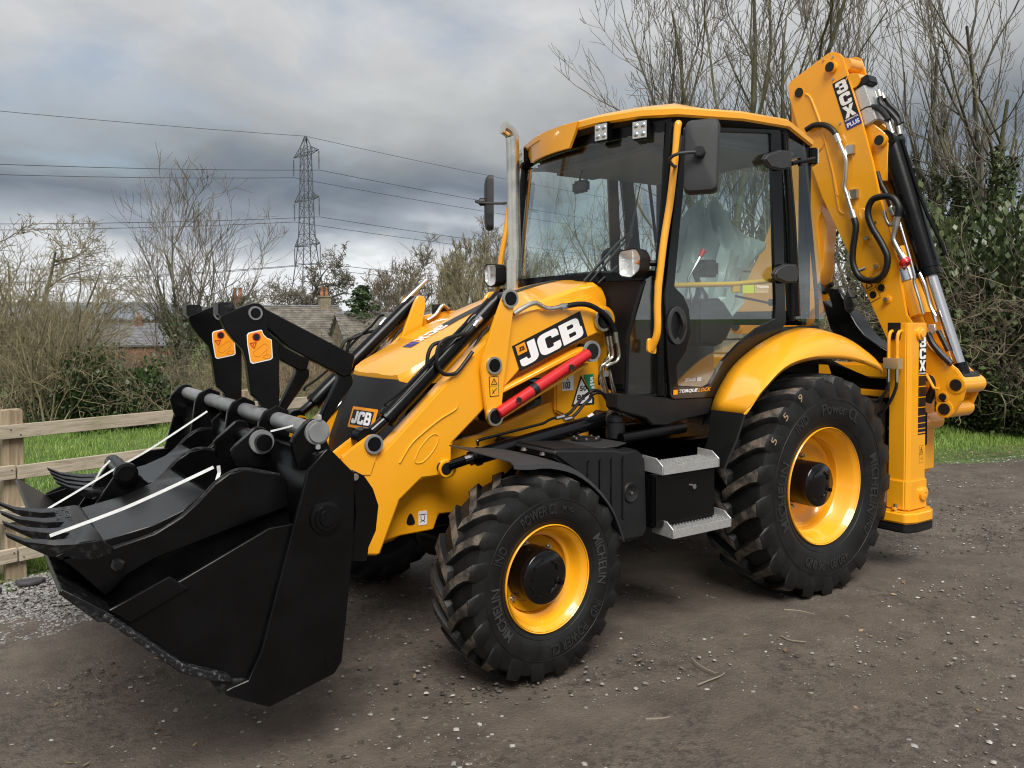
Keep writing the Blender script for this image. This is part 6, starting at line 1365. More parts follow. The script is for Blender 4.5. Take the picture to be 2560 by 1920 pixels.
IVY = foliage_mat('ivy_leaves', [(0.018, 0.032, 0.012), (0.040, 0.064, 0.020), (0.075, 0.102, 0.034), (0.14, 0.16, 0.07)], 2.0, 0.40)
LAUREL = foliage_mat('evergreen_leaves', [(0.015, 0.030, 0.010), (0.035, 0.065, 0.017), (0.065, 0.105, 0.028)], 1.5, 0.42)
LITTER = foliage_mat('dead_leaves', [(0.06, 0.04, 0.022), (0.16, 0.105, 0.055), (0.30, 0.22, 0.13)], 6.0, 0.8)
def bark_mat(name, c1, c2, sc=6):
    m, nt, b = nodes_mat(name); v = n_obj(nt, (1, 1, 0.35))
    gi = nt.nodes.new('ShaderNodeNewGeometry')
    f_ = n_mix(nt, 0.45, n_noise(nt, v, sc, 6, 0.65), gi.outputs['Random Per Island'])
    nt.links.new(n_ramp(nt, f_, [(0.3, c1), (0.7, c2)]), b.inputs['Base Color'])
    b.inputs['Roughness'].default_value = 0.9
    n_bump(nt, b, n_noise(nt, v, sc * 5, 5), 0.5, 0.02); return m
BARK = bark_mat('grey_bark', (0.085, 0.077, 0.060), (0.235, 0.21, 0.16))
BARKG = bark_mat('mossy_bark', (0.055, 0.055, 0.025), (0.135, 0.125, 0.065))
TWIG = bark_mat('brown_twigs', (0.090, 0.072, 0.050), (0.20, 0.165, 0.115))
TWIGO = bark_mat('olive_twigs', (0.13, 0.110, 0.058), (0.29, 0.245, 0.145))
STONE = foliage_mat('pebble_stone', [(0.075, 0.070, 0.066), (0.15, 0.145, 0.14), (0.23, 0.22, 0.21), (0.34, 0.33, 0.31)], 9.0, 0.85)
PEBB = foliage_mat('track_pebbles', [(0.06, 0.052, 0.046), (0.13, 0.115, 0.10), (0.24, 0.225, 0.205), (0.42, 0.40, 0.37)], 9.0, 0.8)

# ---- terrain
EDGE = [(14, 0.6), (9, -0.9), (6, -1.8), (4.25, -2.25), (2.5, -2.75), (0.7, -3.2), (-1, -3.3), (-3, -2.3), (-5.14, -1.02), (-6.63, -0.60), (-9, 0.05), (-13, 1.1), (-30, 5.5), (-60, 13)]
EX = np.array([p_[0] for p_ in EDGE][::-1]); EY = np.array([p_[1] for p_ in EDGE][::-1])
def edge_y(x): return np.interp(x, EX, EY)
def smooth(t): t = np.clip(t, 0, 1); return t * t * (3 - 2 * t)
def ground_z(x, y):
    x = np.asarray(x, float); y = np.asarray(y, float)
    d = edge_y(x) - y                      # metres beyond the edge of the track
    z = 0.02 * smooth(d / 0.5) + 0.05 * np.sin(x * 0.7 + y * 0.3) * smooth(d / 4) + 0.10 * smooth((d - 0.3) / 2.0) * smooth((-x - 3) / 2)
    z = z - 7.0 * smooth((-y - 12.5) / 32) * smooth((x + 40) / 25)
    return np.where(d < 0, -0.03, z)
gx = np.concatenate([[-2500, -900, -400, -200, -120, -80], np.linspace(-60, -16, 23), np.linspace(-15, 15, 91), np.linspace(16, 40, 13), [60, 100, 200, 500, 1500]])
gy = np.concatenate([[-4000, -2500, -1500, -900, -500, -300, -200, -140, -110], np.linspace(-95, -16, 40), np.linspace(-15, 8, 93), [10, 14, 20, 30, 50, 80, 200, 1000]])
GX, GY = np.meshgrid(gx, gy, indexing='ij')
GZ = ground_z(GX, GY)
vid = np.arange(GX.size).reshape(GX.shape)
F_ = np.stack([vid[:-1, :-1], vid[1:, :-1], vid[1:, 1:], vid[:-1, 1:]], -1).reshape(-1, 4)
me = np_mesh('ground', np.stack([GX, GY, GZ], -1).reshape(-1, 3), F_, TURF, smooth=True)
tag(link_mesh('ground', me), kind='structure')
# the track: a gently rutted sheet
tx = np.concatenate([[-200, -100, -60, -40, -30, -24], np.linspace(-20, 9, 146), [11, 14, 20, 30, 60, 150]])
rows = []
for x in tx:
    ey = float(edge_y(x)) + 0.10 * math.sin(x * 1.7) + 0.06 * math.sin(x * 4.3 + 1)
    rows.append([(x, ey + t, 0.0) for t in np.concatenate([np.linspace(0, 10, 70), [12, 16, 25, 60, 150]])])
A = np.array(rows)
zz_ = 0.012 * np.sin(A[..., 0] * 1.3 + 2 * np.sin(A[..., 1] * 0.9)) * np.sin(A[..., 1] * 2.1) + 0.008 * np.sin(A[..., 0] * 3.1 + A[..., 1] * 4.7) + rng.normal(0, 0.0022, A.shape[:2])
# keep it level under the wheels
A[..., 2] = zz_ * np.clip((np.abs(A[..., 1]) - 0.0) * 0 + 1, 0, 1) - 0.006
A[:, 0, 2] = -0.05
vid = np.arange(A.shape[0] * A.shape[1]).reshape(A.shape[:2])
F_ = np.stack([vid[:-1, :-1], vid[1:, :-1], vid[1:, 1:], vid[:-1, 1:]], -1).reshape(-1, 4)
tag(link_mesh('track', np_mesh('track', A.reshape(-1, 3), F_, TRACK, smooth=True)), kind='structure')

# ---- scattered stones
def in_poly(x, y, poly):
    inside = np.zeros(len(x), bool); n = len(poly); j = n - 1
    for i in range(n):
        xi, yi = poly[i]; xj, yj = poly[j]
        c_ = ((yi > y) != (yj > y)) & (x < (xj - xi) * (y - yi) / (yj - yi + 1e-12) + xi)
        inside ^= c_; j = i
    return inside
OCT = np.array([(1, 0, 0), (0, 1, 0), (-1, 0, 0), (0, -1, 0), (0.5, 0.5, 0.75), (-0.5, 0.5, 0.7), (-0.5, -0.5, 0.75), (0.5, -0.5, 0.7), (0, 0, 0.95)], float)
OCTF = np.array([(0, 1, 4), (1, 2, 5), (2, 3, 6), (3, 0, 7), (0, 4, 7), (1, 5, 4), (2, 6, 5), (3, 7, 6), (4, 5, 8), (5, 6, 8), (6, 7, 8), (7, 4, 8)])
def stones(name, xs, ys, zs, size, mat_, label, cat, flat=(0.35, 0.8)):
    n = len(xs); V = np.repeat(OCT[None], n, 0).copy()
    V *= rng.uniform(0.65, 1.25, (n, 9, 1)); V[..., 0] *= rng.uniform(0.7, 1.4, (n, 1)); V[..., 2] *= rng.uniform(*flat, (n, 1))
    a = rng.uniform(0, 2 * PI, n); ca, sa = np.cos(a)[:, None], np.sin(a)[:, None]
    x = V[..., 0] * ca - V[..., 1] * sa; y = V[..., 0] * sa + V[..., 1] * ca
    V[..., 0], V[..., 1] = x, y
    V *= size[:, None, None]
    V += np.stack([xs, ys, zs], -1)[:, None, :]
    F2 = (OCTF[None] + (np.arange(n) * 9)[:, None, None]).reshape(-1, 3)
    o = link_mesh(name, np_mesh(name, V.reshape(-1, 3), F2, mat_))
    return tag(o, label, cat, kind='stuff')
GP = [(6.5, -0.2), (5.0, -0.75), (4.35, -0.95), (4.07, -0.93), (3.81, -1.15), (3.55, -1.55), (2.9, -1.95), (2.2, -2.45), (1.4, -2.85), (1.0, -3.15), (2.6, -2.75), (4.25, -2.2), (6.0, -1.75), (8.0, -1.1)]
xs = rng.uniform(0.8, 8, 90000); ys = rng.uniform(-3.3, 0, 90000)
k = in_poly(xs, ys, GP); xs, ys = xs[k][:22000], ys[k][:22000]
stones('gravel', xs, ys, np.full(len(xs), 0.0), rng.uniform(0.005, 0.0145, len(xs)), STONE, 'loose grey gravel strip between the fence and the dirt track', 'gravel')
xs = rng.uniform(-8, 6, 34000); ys = rng.uniform(-2.6, 4.6, 34000)
k = ys > edge_y(xs) + 0.1; xs, ys = xs[k], ys[k]
stones('pebbles', xs, ys, np.full(len(xs), -0.004), 0.0028 + 0.013 * rng.random(len(xs)) ** 6, PEBB, 'small pale pebbles scattered over the dirt track', 'pebbles', (0.25, 0.6))
# a denser drift of stones in front of the bucket and along the verge
xs = np.concatenate([rng.normal(3.9, 0.7, 700), rng.uniform(-7.5, -2.5, 900), rng.normal(0.2, 0.8, 500)]); ys = np.concatenate([rng.normal(1.75, 0.35, 700), np.zeros(900), rng.normal(3.6, 0.5, 500)])
ys[700:1600] = edge_y(xs[700:1600]) + np.abs(rng.normal(0.12, 0.15, 900))
stones('grit', xs, ys, np.full(len(xs), -0.003), 0.003 + 0.012 * rng.random(len(xs)) ** 3, PEBB, 'coarser stones gathered before the bucket and along the verge', 'stones')
CLOD = foliage_mat('soil_clods', [(0.030, 0.024, 0.019), (0.060, 0.048, 0.038), (0.11, 0.09, 0.07)], 9.0, 0.9)
cl_x, cl_y = [], []
for i in range(60):
    cx_, cy_ = rng.uniform(-7, 4.5), rng.uniform(-0.8, 4.0); nn_ = int(rng.integers(30, 110)); sp = rng.uniform(0.08, 0.4)
    cl_x.append(rng.normal(cx_, sp * 1.6, nn_)); cl_y.append(rng.normal(cy_, sp, nn_))
xs, ys = np.concatenate(cl_x), np.concatenate(cl_y); k = ys > edge_y(xs) + 0.1; xs, ys = xs[k], ys[k]
stones('soil_clods', xs, ys, np.full(len(xs), -0.006), 0.004 + 0.013 * rng.random(len(xs)) ** 3, CLOD, 'dark crumbs of loosened soil lying in patches on the track', 'soil', (0.3, 0.7))
# flat pieces of dark slate by the fence post
for i, (x, y, r_) in enumerate(((4.42, -1.95, 0.12), (4.14, -2.03, 0.10))):
    pl_ = [(x + r_ * rng.uniform(0.7, 1.2) * math.cos(a), y + r_ * 0.6 * rng.uniform(0.7, 1.2) * math.sin(a)) for a in np.linspace(0, 2 * PI, 8, endpoint=False)]
    tag(plate('slate_piece', pl_, 0.008, 0.035, mat('dark_slate%d' % i, (0.05, 0.05, 0.052), 0.7), None, axis='z', bev=0.004), ('larger flat piece of dark slate lying on the gravel at the left edge', 'smaller flat piece of dark slate lying beside the fence post foot')[i], 'stone')

# ---- grass
def grass(name, xs, ys, zs, h, label):
    n = len(xs); a = rng.uniform(0, 2 * PI, n); w = rng.uniform(0.0022, 0.0045, n) * (h / 0.09) ** 0.3
    lean = rng.uniform(0.1, 0.9, n) * h; la = rng.uniform(0, 2 * PI, n)
    base = np.stack([xs, ys, zs], -1); d = np.stack([np.cos(a), np.sin(a), np.zeros(n)], -1) * w[:, None]
    tip = base + np.stack([np.cos(la) * lean, np.sin(la) * lean, h], -1)
    mid = base + np.stack([np.cos(la) * lean * 0.3, np.sin(la) * lean * 0.3, h * 0.6], -1)
    V = np.stack([base - d, base + d, mid + d * 0.7, mid - d * 0.7, tip], 1).reshape(-1, 3)
    i0 = np.arange(n)[:, None] * 5
    F3 = np.concatenate([i0 + np.array([[0, 1, 2]]), i0 + np.array([[0, 2, 3]]), i0 + np.array([[3, 2, 4]])])
    return tag(link_mesh(name, np_mesh(name, V, F3, GRASS)), label, 'grass', kind='stuff')
# paddock beyond the fence
n = 150000
xs = rng.uniform(-4, 8.5, n); d = 0.04 + 9.5 * rng.random(n) ** 1.6; ys = edge_y(xs) - d
k = ys > -12.6; xs, ys = xs[k], ys[k]
clump = 0.6 + 0.6 * (np.sin(xs * 5.1 + np.sin(ys * 3.7) * 2) * np.sin(ys * 4.3 + 1) > -0.1) 
grass('field_grass', xs, ys, ground_z(xs, ys), rng.uniform(0.03, 0.085, len(xs)) * clump, 'bright green meadow grass beyond the post and rail fence')
n = 120000
xs = rng.uniform(-17, -3.2, n); d = 0.06 + 3.6 * rng.random(n); ys = edge_y(xs) - d
h = rng.uniform(0.03, 0.09, n) * (0.45 + 0.9 * smooth((d - 0.35) / 0.6)) * (0.7 + 0.6 * np.abs(np.sin(xs * 3.3) * np.sin(ys * 4.1)))
k = (rng.random(n) < 0.25 + 0.75 * smooth((d - 0.2) / 0.5)); 
grass('verge_grass', xs[k], ys[k], ground_z(xs, ys)[k], h[k], 'lush green grass verge between the track and the ivy hedge')
def litter(name, xs, ys, zs, s0, s1, label):
    n = len(xs); a = rng.uniform(0, 2 * PI, n); s_ = rng.uniform(s0, s1, n)
    u = np.stack([np.cos(a), np.sin(a), rng.uniform(-0.3, 0.4, n)], -1) * s_[:, None]; w = np.stack([-np.sin(a), np.cos(a), rng.uniform(-0.3, 0.4, n)], -1) * s_[:, None] * 0.5
    c = np.stack([xs, ys, zs + 0.012], -1)
    V = np.stack([c - u, c - w, c + u, c + w], 1).reshape(-1, 3); F4 = np.arange(n * 4).reshape(-1, 4)
    return tag(link_mesh(name, np_mesh(name, V, F4, LITTER)), label, 'leaves', kind='stuff')
xs = np.concatenate([rng.uniform(-14, -3.5, 2600), rng.uniform(3.2, 5.5, 120), rng.uniform(-4, 7, 260)])
ys = edge_y(xs) - np.concatenate([np.abs(rng.normal(0.1, 0.30, 2600)), rng.uniform(-0.1, 0.3, 120), -rng.uniform(0.2, 6.5, 260)])
litter('leaf_litter', xs, ys, np.where(ys > edge_y(xs), -0.008, ground_z(xs, ys) + 0.01), 0.008, 0.024, 'brown dead leaves strewn along the edge of the track')
# twigs lying on the track
for lab, pts in (('longest pale twig lying on the track in front of the rear wheel', [(1.635, 1.549, 0.006), (1.548, 1.546, 0.006), (1.475, 1.544, 0.006), (1.428, 1.533, 0.006)]), ('curved twig with a forked end on the track, nearest the two wheels gap', [(1.429, 1.318, 0.006), (1.459, 1.387, 0.006), (1.468, 1.449, 0.006), (1.467, 1.512, 0.006)]), ('straight pale twig on the track below the rear tyre', [(0.459, 1.147, 0.006), (0.398, 1.215, 0.006), (0.376, 1.303, 0.006)]), ('thin bent twig with a knobbed tip lying right of the rear tyre shadow', [(0.814, 1.395, 0.006), (0.82, 1.459, 0.006), (0.773, 1.525, 0.006)]), ('short straight stick lowest in the middle of the track', [(2.07, 1.648, 0.006), (2.016, 1.681, 0.006), (1.97, 1.696, 0.006)])):
    tag(tube('fallen_twig', pts, [0.004, 0.0035, 0.0025], mat('twig_%d' % len(MATS), (0.22, 0.18, 0.14), 0.85), None, n=6), lab, 'twig', 'twigs lying on the track')

# ---- post and rail fence
FP0, FD = Vector((4.217, -2.31, 0)), Vector((-0.958, -0.286, 0)).normalized()
FN = Vector((-FD.y, FD.x, 0)); FN = FN if FN.y > 0 else -FN
FENCE = empty('fence', FP0); tag(FENCE, 'weathered timber post and rail fence behind the front bucket', 'fence')
m, nt, b = nodes_mat('weathered_timber'); v = n_obj(nt, (1.2, 14, 14))
gr_ = n_noise(nt, v, 2.2, 7, 0.65, 1.2); pt = n_noise(nt, n_obj(nt, (1.5, 3, 3)), 1.8, 3)
c = n_ramp(nt, gr_, [(0.28, (0.25, 0.205, 0.15)), (0.48, (0.42, 0.36, 0.27)), (0.70, (0.54, 0.48, 0.38))])
c = n_mix(nt, n_map(nt, pt, 0.5, 0.72, 0, 0.45), c, (0.20, 0.19, 0.09))
nt.links.new(c, b.inputs['Base Color']); b.inputs['Roughness'].default_value = 0.88; n_bump(nt, b, gr_, 0.35, 0.01); TIMBER = m
m, nt, b = nodes_mat('post_timber'); v = n_obj(nt, (14, 14, 1.2))
gr_ = n_noise(nt, v, 2.0, 7, 0.65, 1.0)
nt.links.new(n_ramp(nt, gr_, [(0.28, (0.17, 0.125, 0.08)), (0.5, (0.31, 0.24, 0.155)), (0.72, (0.44, 0.36, 0.25))]), b.inputs['Base Color']); b.inputs['Roughness'].default_value = 0.9; n_bump(nt, b, gr_, 0.4, 0.01); POSTM = m
ang = math.atan2(FD.y, FD.x)
pm = MB().box((-0.065, 0.065), (-0.055, 0.055), (-0.2, 1.145), bev=0.006)
pme = bpy.data.meshes.new('post'); pm.bm.to_mesh(pme); pm.bm.free(); pme.materials.append(POSTM)
for i in range(-2, 9):
    o = link_mesh('post', pme, FENCE); o.location = FD * (1.8 * i); o.rotation_euler = (0, 0, ang + rng.normal(0, 0.02)); o.scale.z = 1 + rng.normal(0, 0.006)
rmeshes = []
for q in range(4):
    mb = MB().box((-1.8, 1.8), (-0.019, 0.019), (-0.046, 0.046), bev=0.003)
    me = bpy.data.meshes.new('rail'); mb.bm.to_mesh(me); mb.bm.free()
    for vv in me.vertices: vv.co.z += 0.006 * math.sin(vv.co.x * 2 + q)
    me.materials.append(TIMBER); rmeshes.append(me)
for rz_, zt in enumerate((1.002, 0.728, 0.446, 0.166)):
    for i in range(-1, 4):
        off = 3.6 * i + (1.8 if rz_ % 2 else 0)
        o = link_mesh('rail', rmeshes[(rz_ + i) % 4], FENCE)
        o.location = FD * (off) + FN * 0.075 + Vector((0, 0, zt + rng.normal(0, 0.006))); o.rotation_euler = (0, 0, ang + rng.normal(0, 0.003)); o.scale.x = 0.997
# galvanised nails at the rail ends
nm = MB().cyl((0, 0, 0), (0, 0.004, 0), 0.005, n=8)
nme = bpy.data.meshes.new('nail'); nm.bm.to_mesh(nme); nm.bm.free(); nme.materials.append(STL)
for i in range(-1, 4):
    for zt in (1.002, 0.728, 0.446, 0.166):
        for dx_, dz_ in ((-0.03, 0.02), (0.03, -0.02)):
            o = link_mesh('nail', nme, FENCE); o.location = FD * (1.8 * i + dx_) + FN * 0.094 + Vector((0, 0, zt + dz_)); o.rotation_euler = (0, 0, math.atan2(FN.y, FN.x) - PI / 2)

# ---- plants
def orth(D_):
    up = np.where(np.abs(D_[:, 2:3]) < 0.9, np.array([[0, 0, 1.0]]), np.array([[1.0, 0, 0]]))
    u = np.cross(D_, up); u /= np.linalg.norm(u, axis=1, keepdims=True) + 1e-9
    return u, np.cross(D_, u)
def seg_mesh(name, P0, P1, R0, R1, mat_, sides=3):
    P0, P1, R0, R1 = map(np.asarray, (P0, P1, R0, R1)); D_ = P1 - P0; L = np.linalg.norm(D_, axis=1, keepdims=True); D_ = D_ / (L + 1e-9)
    u, w = orth(D_); n = len(P0); V = np.empty((n, sides * 2, 3))
    for k in range(sides):
        a = 2 * PI * k / sides; o = u * math.cos(a) + w * math.sin(a)
        V[:, k] = P0 - D_ * (R0 * 0.5)[:, None] + o * R0[:, None]; V[:, sides + k] = P1 + D_ * (R1 * 0.5)[:, None] + o * R1[:, None]
    fc = np.array([[k, (k + 1) % sides, sides + (k + 1) % sides, sides + k] for k in range(sides)])
    F5 = (fc[None] + (np.arange(n) * sides * 2)[:, None, None]).reshape(-1, 4)
    return np_mesh(name, V.reshape(-1, 3), F5, mat_, smooth=sides > 4)
def grow(seed, H, r0, counts, ratio=0.62, up=0.10, wob=0.16, ang=(35, 60), first=0.25, forks=1, lean=(0, 0), droop=0.0, nseg=7):
    """bare tree skeleton: list of (p0, p1, r0, r1, level)"""
    rg = np.random.default_rng(seed); S = []
    def branch(p, d, L, r, lev):
        ns = max(3, nseg - lev); sl = L / ns; pts = [p]; kids = []
        nk = counts[lev] if lev < len(counts) else 0
        ks = sorted(rg.uniform(first if lev == 0 else 0.15, 1.0, nk)) if nk else []
        for i in range(ns):
            d = d + rg.normal(0, wob * (1 + 0.25 * lev), 3); d[2] += up * (1 if lev else 0.5) - droop * lev * (i / ns)
            d = d / np.linalg.norm(d); q = p + d * sl
            ra, rb = r * (1 - 0.72 * i / ns), r * (1 - 0.72 * (i + 1) / ns)
            S.append((p, q, ra, rb, lev))
            for t in ks:
                if i / ns <= t < (i + 1) / ns or (t >= 1 and i == ns - 1):
                    f = t * ns - i
                    kids.append((p + (q - p) * f, d.copy(), ra + (rb - ra) * f, t))
            p = q
        for kp_, kd, kr, t in kids:
            a = math.radians(rg.uniform(*ang)); ax = rg.normal(0, 1, 3); ax -= kd * ax.dot(kd); ax /= np.linalg.norm(ax) + 1e-9
            nd = kd * math.cos(a) + ax * math.sin(a)
            branch(kp_, nd, L * ratio * rg.uniform(0.65, 1.2) * (1.15 - 0.5 * t), kr * rg.uniform(0.55, 0.78), lev + 1)
    if forks > 1: S.append((np.array([0, 0, -0.35]), np.array([0, 0, 0.12]), r0 * 2.0, r0 * 1.6, 0))
    for f in range(forks):
        a = 2 * PI * f / max(1, forks) + rg.uniform(0, 1); tl = 0.0 if forks == 1 else rg.uniform(0.12, 0.42)
        d = np.array([math.cos(a) * tl + lean[0], math.sin(a) * tl + lean[1], 1.0]); d /= np.linalg.norm(d)
        o = np.array([math.cos(a), math.sin(a), 0]) * (0.0 if forks == 1 else r0 * 0.35)
        branch(o, d, H * (0.8 if forks == 1 else rg.uniform(0.62, 0.85)), r0, 0)
    return S
def leaf_mesh(name, C, size, mat_, seed=1, up=0.35):
    rg = np.random.default_rng(seed); n = len(C); C = np.asarray(C)
    u = rg.normal(0, 1, (n, 3)); u /= np.linalg.norm(u, axis=1, keepdims=True); t = rg.normal(0, 1, (n, 3)); w = np.cross(u, t); w /= np.linalg.norm(w, axis=1, keepdims=True) + 1e-9
    s_ = rg.uniform(0.6, 1.3, (n, 1)) * size; nn = np.cross(u, w)
    V = np.stack([C - u * s_, C - w * s_ * 0.62 + nn * s_ * 0.15, C + u * s_, C + w * s_ * 0.62 + nn * s_ * 0.15], 1).reshape(-1, 3)
    return np_mesh(name, V, np.arange(n * 4).reshape(-1, 4), mat_)
ARCH = {}
def tree_arch(key, S, thick_lev, bark, twig, minr=0.004, ivy=None):
    P0 = np.array([s_[0] for s_ in S]); P1 = np.array([s_[1] for s_ in S]); A0 = np.array([s_[2] for s_ in S]); A1 = np.array([s_[3] for s_ in S]); LV_ = np.array([s_[4] for s_ in S])
    A0 = np.maximum(A0, minr); A1 = np.maximum(A1, minr * 0.8)
    t = LV_ <= thick_lev
    parts = [('trunk', seg_mesh('trunk', P0[t], P1[t], A0[t], A1[t], bark, 7)), ('crown', seg_mesh('crown', P0[~t], P1[~t], A0[~t], A1[~t], twig, 3))]
    if ivy:
        n, zlo, zhi, rad, lf = ivy; rg = np.random.default_rng(len(key) + n)
        cand = np.where(t & (P0[:, 2] < zhi) & (P0[:, 2] >= zlo - 0.5))[0]
        if len(cand) == 0: cand = np.where(t)[0]
        wts = np.linalg.norm(P1 - P0, axis=1)[cand]; wts = wts / wts.sum()
        c_ = rg.choice(cand, n, p=wts); f = rg.random((n, 1)); base = P0[c_] + (P1[c_] - P0[c_]) * f
        fall = np.clip(1.25 - (base[:, 2:3] - zlo) / max(0.1, zhi - zlo), 0.15, 1)
        off = rg.normal(0, 1, (n, 3)); off /= np.linalg.norm(off, axis=1, keepdims=True)
        clump = 0.55 + 0.7 * np.abs(np.sin(base[:, 2:3] * 4.0 + off[:, :1] * 3))
        C_ = base + off * rad * fall * clump * rg.random((n, 1)) ** 0.4
        parts.append(('ivy', leaf_mesh('ivy', C_, lf, IVY, seed=n)))
    ARCH[key] = parts
def place_tree(name, key, loc, rz, sc, label, cat, group=None):
    e_ = empty(name, loc, rz); e_.scale = (sc, sc, sc) if isinstance(sc, (int, float)) else sc
    tag(e_, label, cat, group)
    for nm_, me_ in ARCH[key]:
        if cat in ('shrub', 'bush'):
            o_ = link_mesh({'trunk': 'stems', 'crown': 'twigs'}.get(nm_, nm_), me_, e_); o_['kind'] = 'stuff'
        else: link_mesh(nm_, me_, e_)
    return e_
def gz(p_): return float(ground_z(p_[0], p_[1]))
def spot(p_): return (p_[0], p_[1], gz(p_))

# bare ash trees
tree_arch('ash_a', grow(11, 10.5, 0.088, [9, 6, 5, 3], 0.56, 0.17, 0.10, (20, 42), 0.14, forks=4), 1, BARKG, BARK, 0.0055)
tree_arch('ash_b', grow(23, 10.0, 0.085, [9, 6, 4], 0.52, 0.22, 0.08, (16, 36), 0.15, forks=3), 1, BARK, BARK, 0.0055)
tree_arch('ash_c', grow(31, 9.5, 0.095, [9, 6, 4], 0.55, 0.18, 0.10, (20, 42), 0.2, forks=2), 1, BARK, BARK, 0.0055, ivy=(3600, 0.2, 4.2, 0.45, 0.05))
tree_arch('ivy_tree', grow(37, 8.0, 0.11, [8, 6, 4], 0.52, 0.15, 0.12, (22, 52), 0.2, forks=2), 1, BARKG, BARK, 0.0055, ivy=(7500, 0.0, 4.6, 0.52, 0.05))
tree_arch('oak', grow(41, 13.0, 0.42, [10, 9, 7, 5], 0.58, 0.04, 0.20, (40, 80), 0.22), 1, BARK, BARK, 0.03)
tree_arch('round_tree', grow(43, 12.5, 0.24, [12, 8, 6, 4], 0.56, 0.12, 0.12, (25, 55), 0.18, forks=2), 1, BARK, TWIG, 0.018, ivy=(2600, 0.5, 5.0, 0.8, 0.11))
tree_arch('upright_tree', grow(47, 12.5, 0.20, [12, 8, 5, 4], 0.50, 0.2, 0.10, (20, 42), 0.2, forks=3), 1, BARKG, TWIGO, 0.018, ivy=(4500, 0.3, 6.0, 1.0, 0.10))
tree_arch('spread_tree', grow(53, 8.0, 0.11, [9, 7, 5, 3], 0.58, 0.05, 0.16, (30, 65), 0.2, forks=2, droop=0.01), 1, BARKG, TWIGO, 0.008)
tree_arch('fan_tree', grow(59, 8.0, 0.075, [10, 7, 5], 0.62, 0.14, 0.10, (22, 50), 0.08, forks=4), 1, BARK, TWIG, 0.007, ivy=(3600, 0.1, 3.4, 0.5, 0.055))
# shrubs
def shrub(seed, n, H, spread, r0, counts=(6, 4), up=0.05, wob=0.14):
    rg = np.random.default_rng(seed); S = []
    for i in range(n):
        a = rg.uniform(0, 2 * PI); q = rg.random() ** 0.5; base = np.array([math.cos(a) * q * spread * 0.55, math.sin(a) * q * spread * 0.55, 0])
        sub = grow(int(rg.integers(1e6)), H * rg.uniform(0.7, 1.25), r0 * rg.uniform(0.6, 1.2), list(counts), 0.5, up, wob, (25, 60), 0.2, lean=(math.cos(a) * rg.uniform(0, 0.55), math.sin(a) * rg.uniform(0, 0.55)), nseg=5)
        S += [(p0 + base, p1 + base, ra, rb, lv) for p0, p1, ra, rb, lv in sub]
    return S
tree_arch('hazel_a', shrub(61, 34, 4.3, 1.9, 0.030, (6, 4)), 0, TWIGO, TWIGO, 0.0045)
tree_arch('hazel_b', shrub(67, 30, 3.6, 1.9, 0.026, (6, 4)), 0, TWIG, TWIGO, 0.0045)
tree_arch('bramble', shrub(71, 46, 2.0, 1.7, 0.012, (5, 3), up=-0.06, wob=0.28), 0, TWIGO, TWIGO, 0.0045)
tree_arch('thicket', shrub(73, 40, 2.8, 1.8, 0.018, (6, 3), up=-0.02, wob=0.24), 0, TWIG, TWIG, 0.005)
def leafy(key, seed, n, rad, lf, mat_, twigs, minr=0.004):
    rg = np.random.default_rng(seed)
    tree_arch(key, twigs, 0, TWIG, TWIG, minr)
    d = rg.normal(0, 1, (n, 3)); d /= np.linalg.norm(d, axis=1, keepdims=True); d[:, 2] = np.abs(d[:, 2]) * 1.0
    bump = 0.72 + 0.30 * np.sin(d[:, 0] * 5 + seed) * np.sin(d[:, 1] * 6 + 1) + 0.18 * np.sin(d[:, 2] * 11 + d[:, 0] * 9)
    C_ = d * np.array(rad)[None] * (bump * (0.55 + 0.45 * rg.random(n) ** 0.5))[:, None] + rg.normal(0, 0.05, (n, 3))
    C_[:, 2] = np.maximum(C_[:, 2], 0.02)
    ARCH[key].append(('leaves', leaf_mesh('leaves', C_, lf, mat_, seed)))
leafy('laurel', 81, 9000, (1.9, 1.6, 1.75), 0.055, LAUREL, shrub(83, 22, 1.7, 1.7, 0.012, (5, 3), wob=0.22))
leafy('ivy_mound', 87, 12000, (1.5, 1.3, 2.6), 0.050, IVY, shrub(89, 34, 2.6, 1.6, 0.014, (6, 3), up=0.0, wob=0.24))
leafy('ivy_mound_b', 91, 7000, (1.4, 1.2, 1.7), 0.050, IVY, shrub(93, 40, 2.0, 1.6, 0.013, (6, 3), up=-0.03, wob=0.28))

G1 = 'bare trees behind the machine'
place_tree('bare_tree', 'ash_a', spot((-7.751, -6.154, 0.956)), 0.4, 0.98, 'big bare ash with mossy limbs rising right behind the cab roof', 'tree', G1)
place_tree('bare_tree', 'ash_c', spot((-6.591, -7.556, 0.938)), 2.1, 0.5, 'smaller bare tree seen through the windscreen of the cab', 'tree', G1)
place_tree('bare_tree', 'ash_b', spot((-11.487, -5.408, 0.866)), 1.2, 1.0, 'tall bare tree of upright stems just right of the boom head', 'tree', G1)
place_tree('bare_tree', 'ash_c', spot((-12.796, -4.511, 0.859)), 3.9, 0.95, 'bare tree with ivy on its stems standing right of the boom ram', 'tree', G1)
place_tree('bare_tree', 'ash_b', spot((-11.913, -2.694, 0.958)), 4.4, 0.86, 'bare tree cut by the right edge of the picture', 'tree', G1)
place_tree('bare_tree', 'ivy_tree', spot((-10.484, -3.068, 0.989)), 0.9, 0.9, 'crooked tree wrapped in ivy above the grass verge at the right', 'tree', G1)
place_tree('bare_tree', 'ivy_tree', spot((-11.013, -2.706, 0.986)), 2.9, 0.92, 'second ivy clad tree close to the right edge of the picture', 'tree', G1)
G2 = 'bare trees beyond the fence'
place_tree('bare_tree', 'spread_tree', spot((3.597, -15.755, 0.945)), 0.3, 0.80, 'spreading pale bare tree at the left edge of the picture', 'tree', G2)
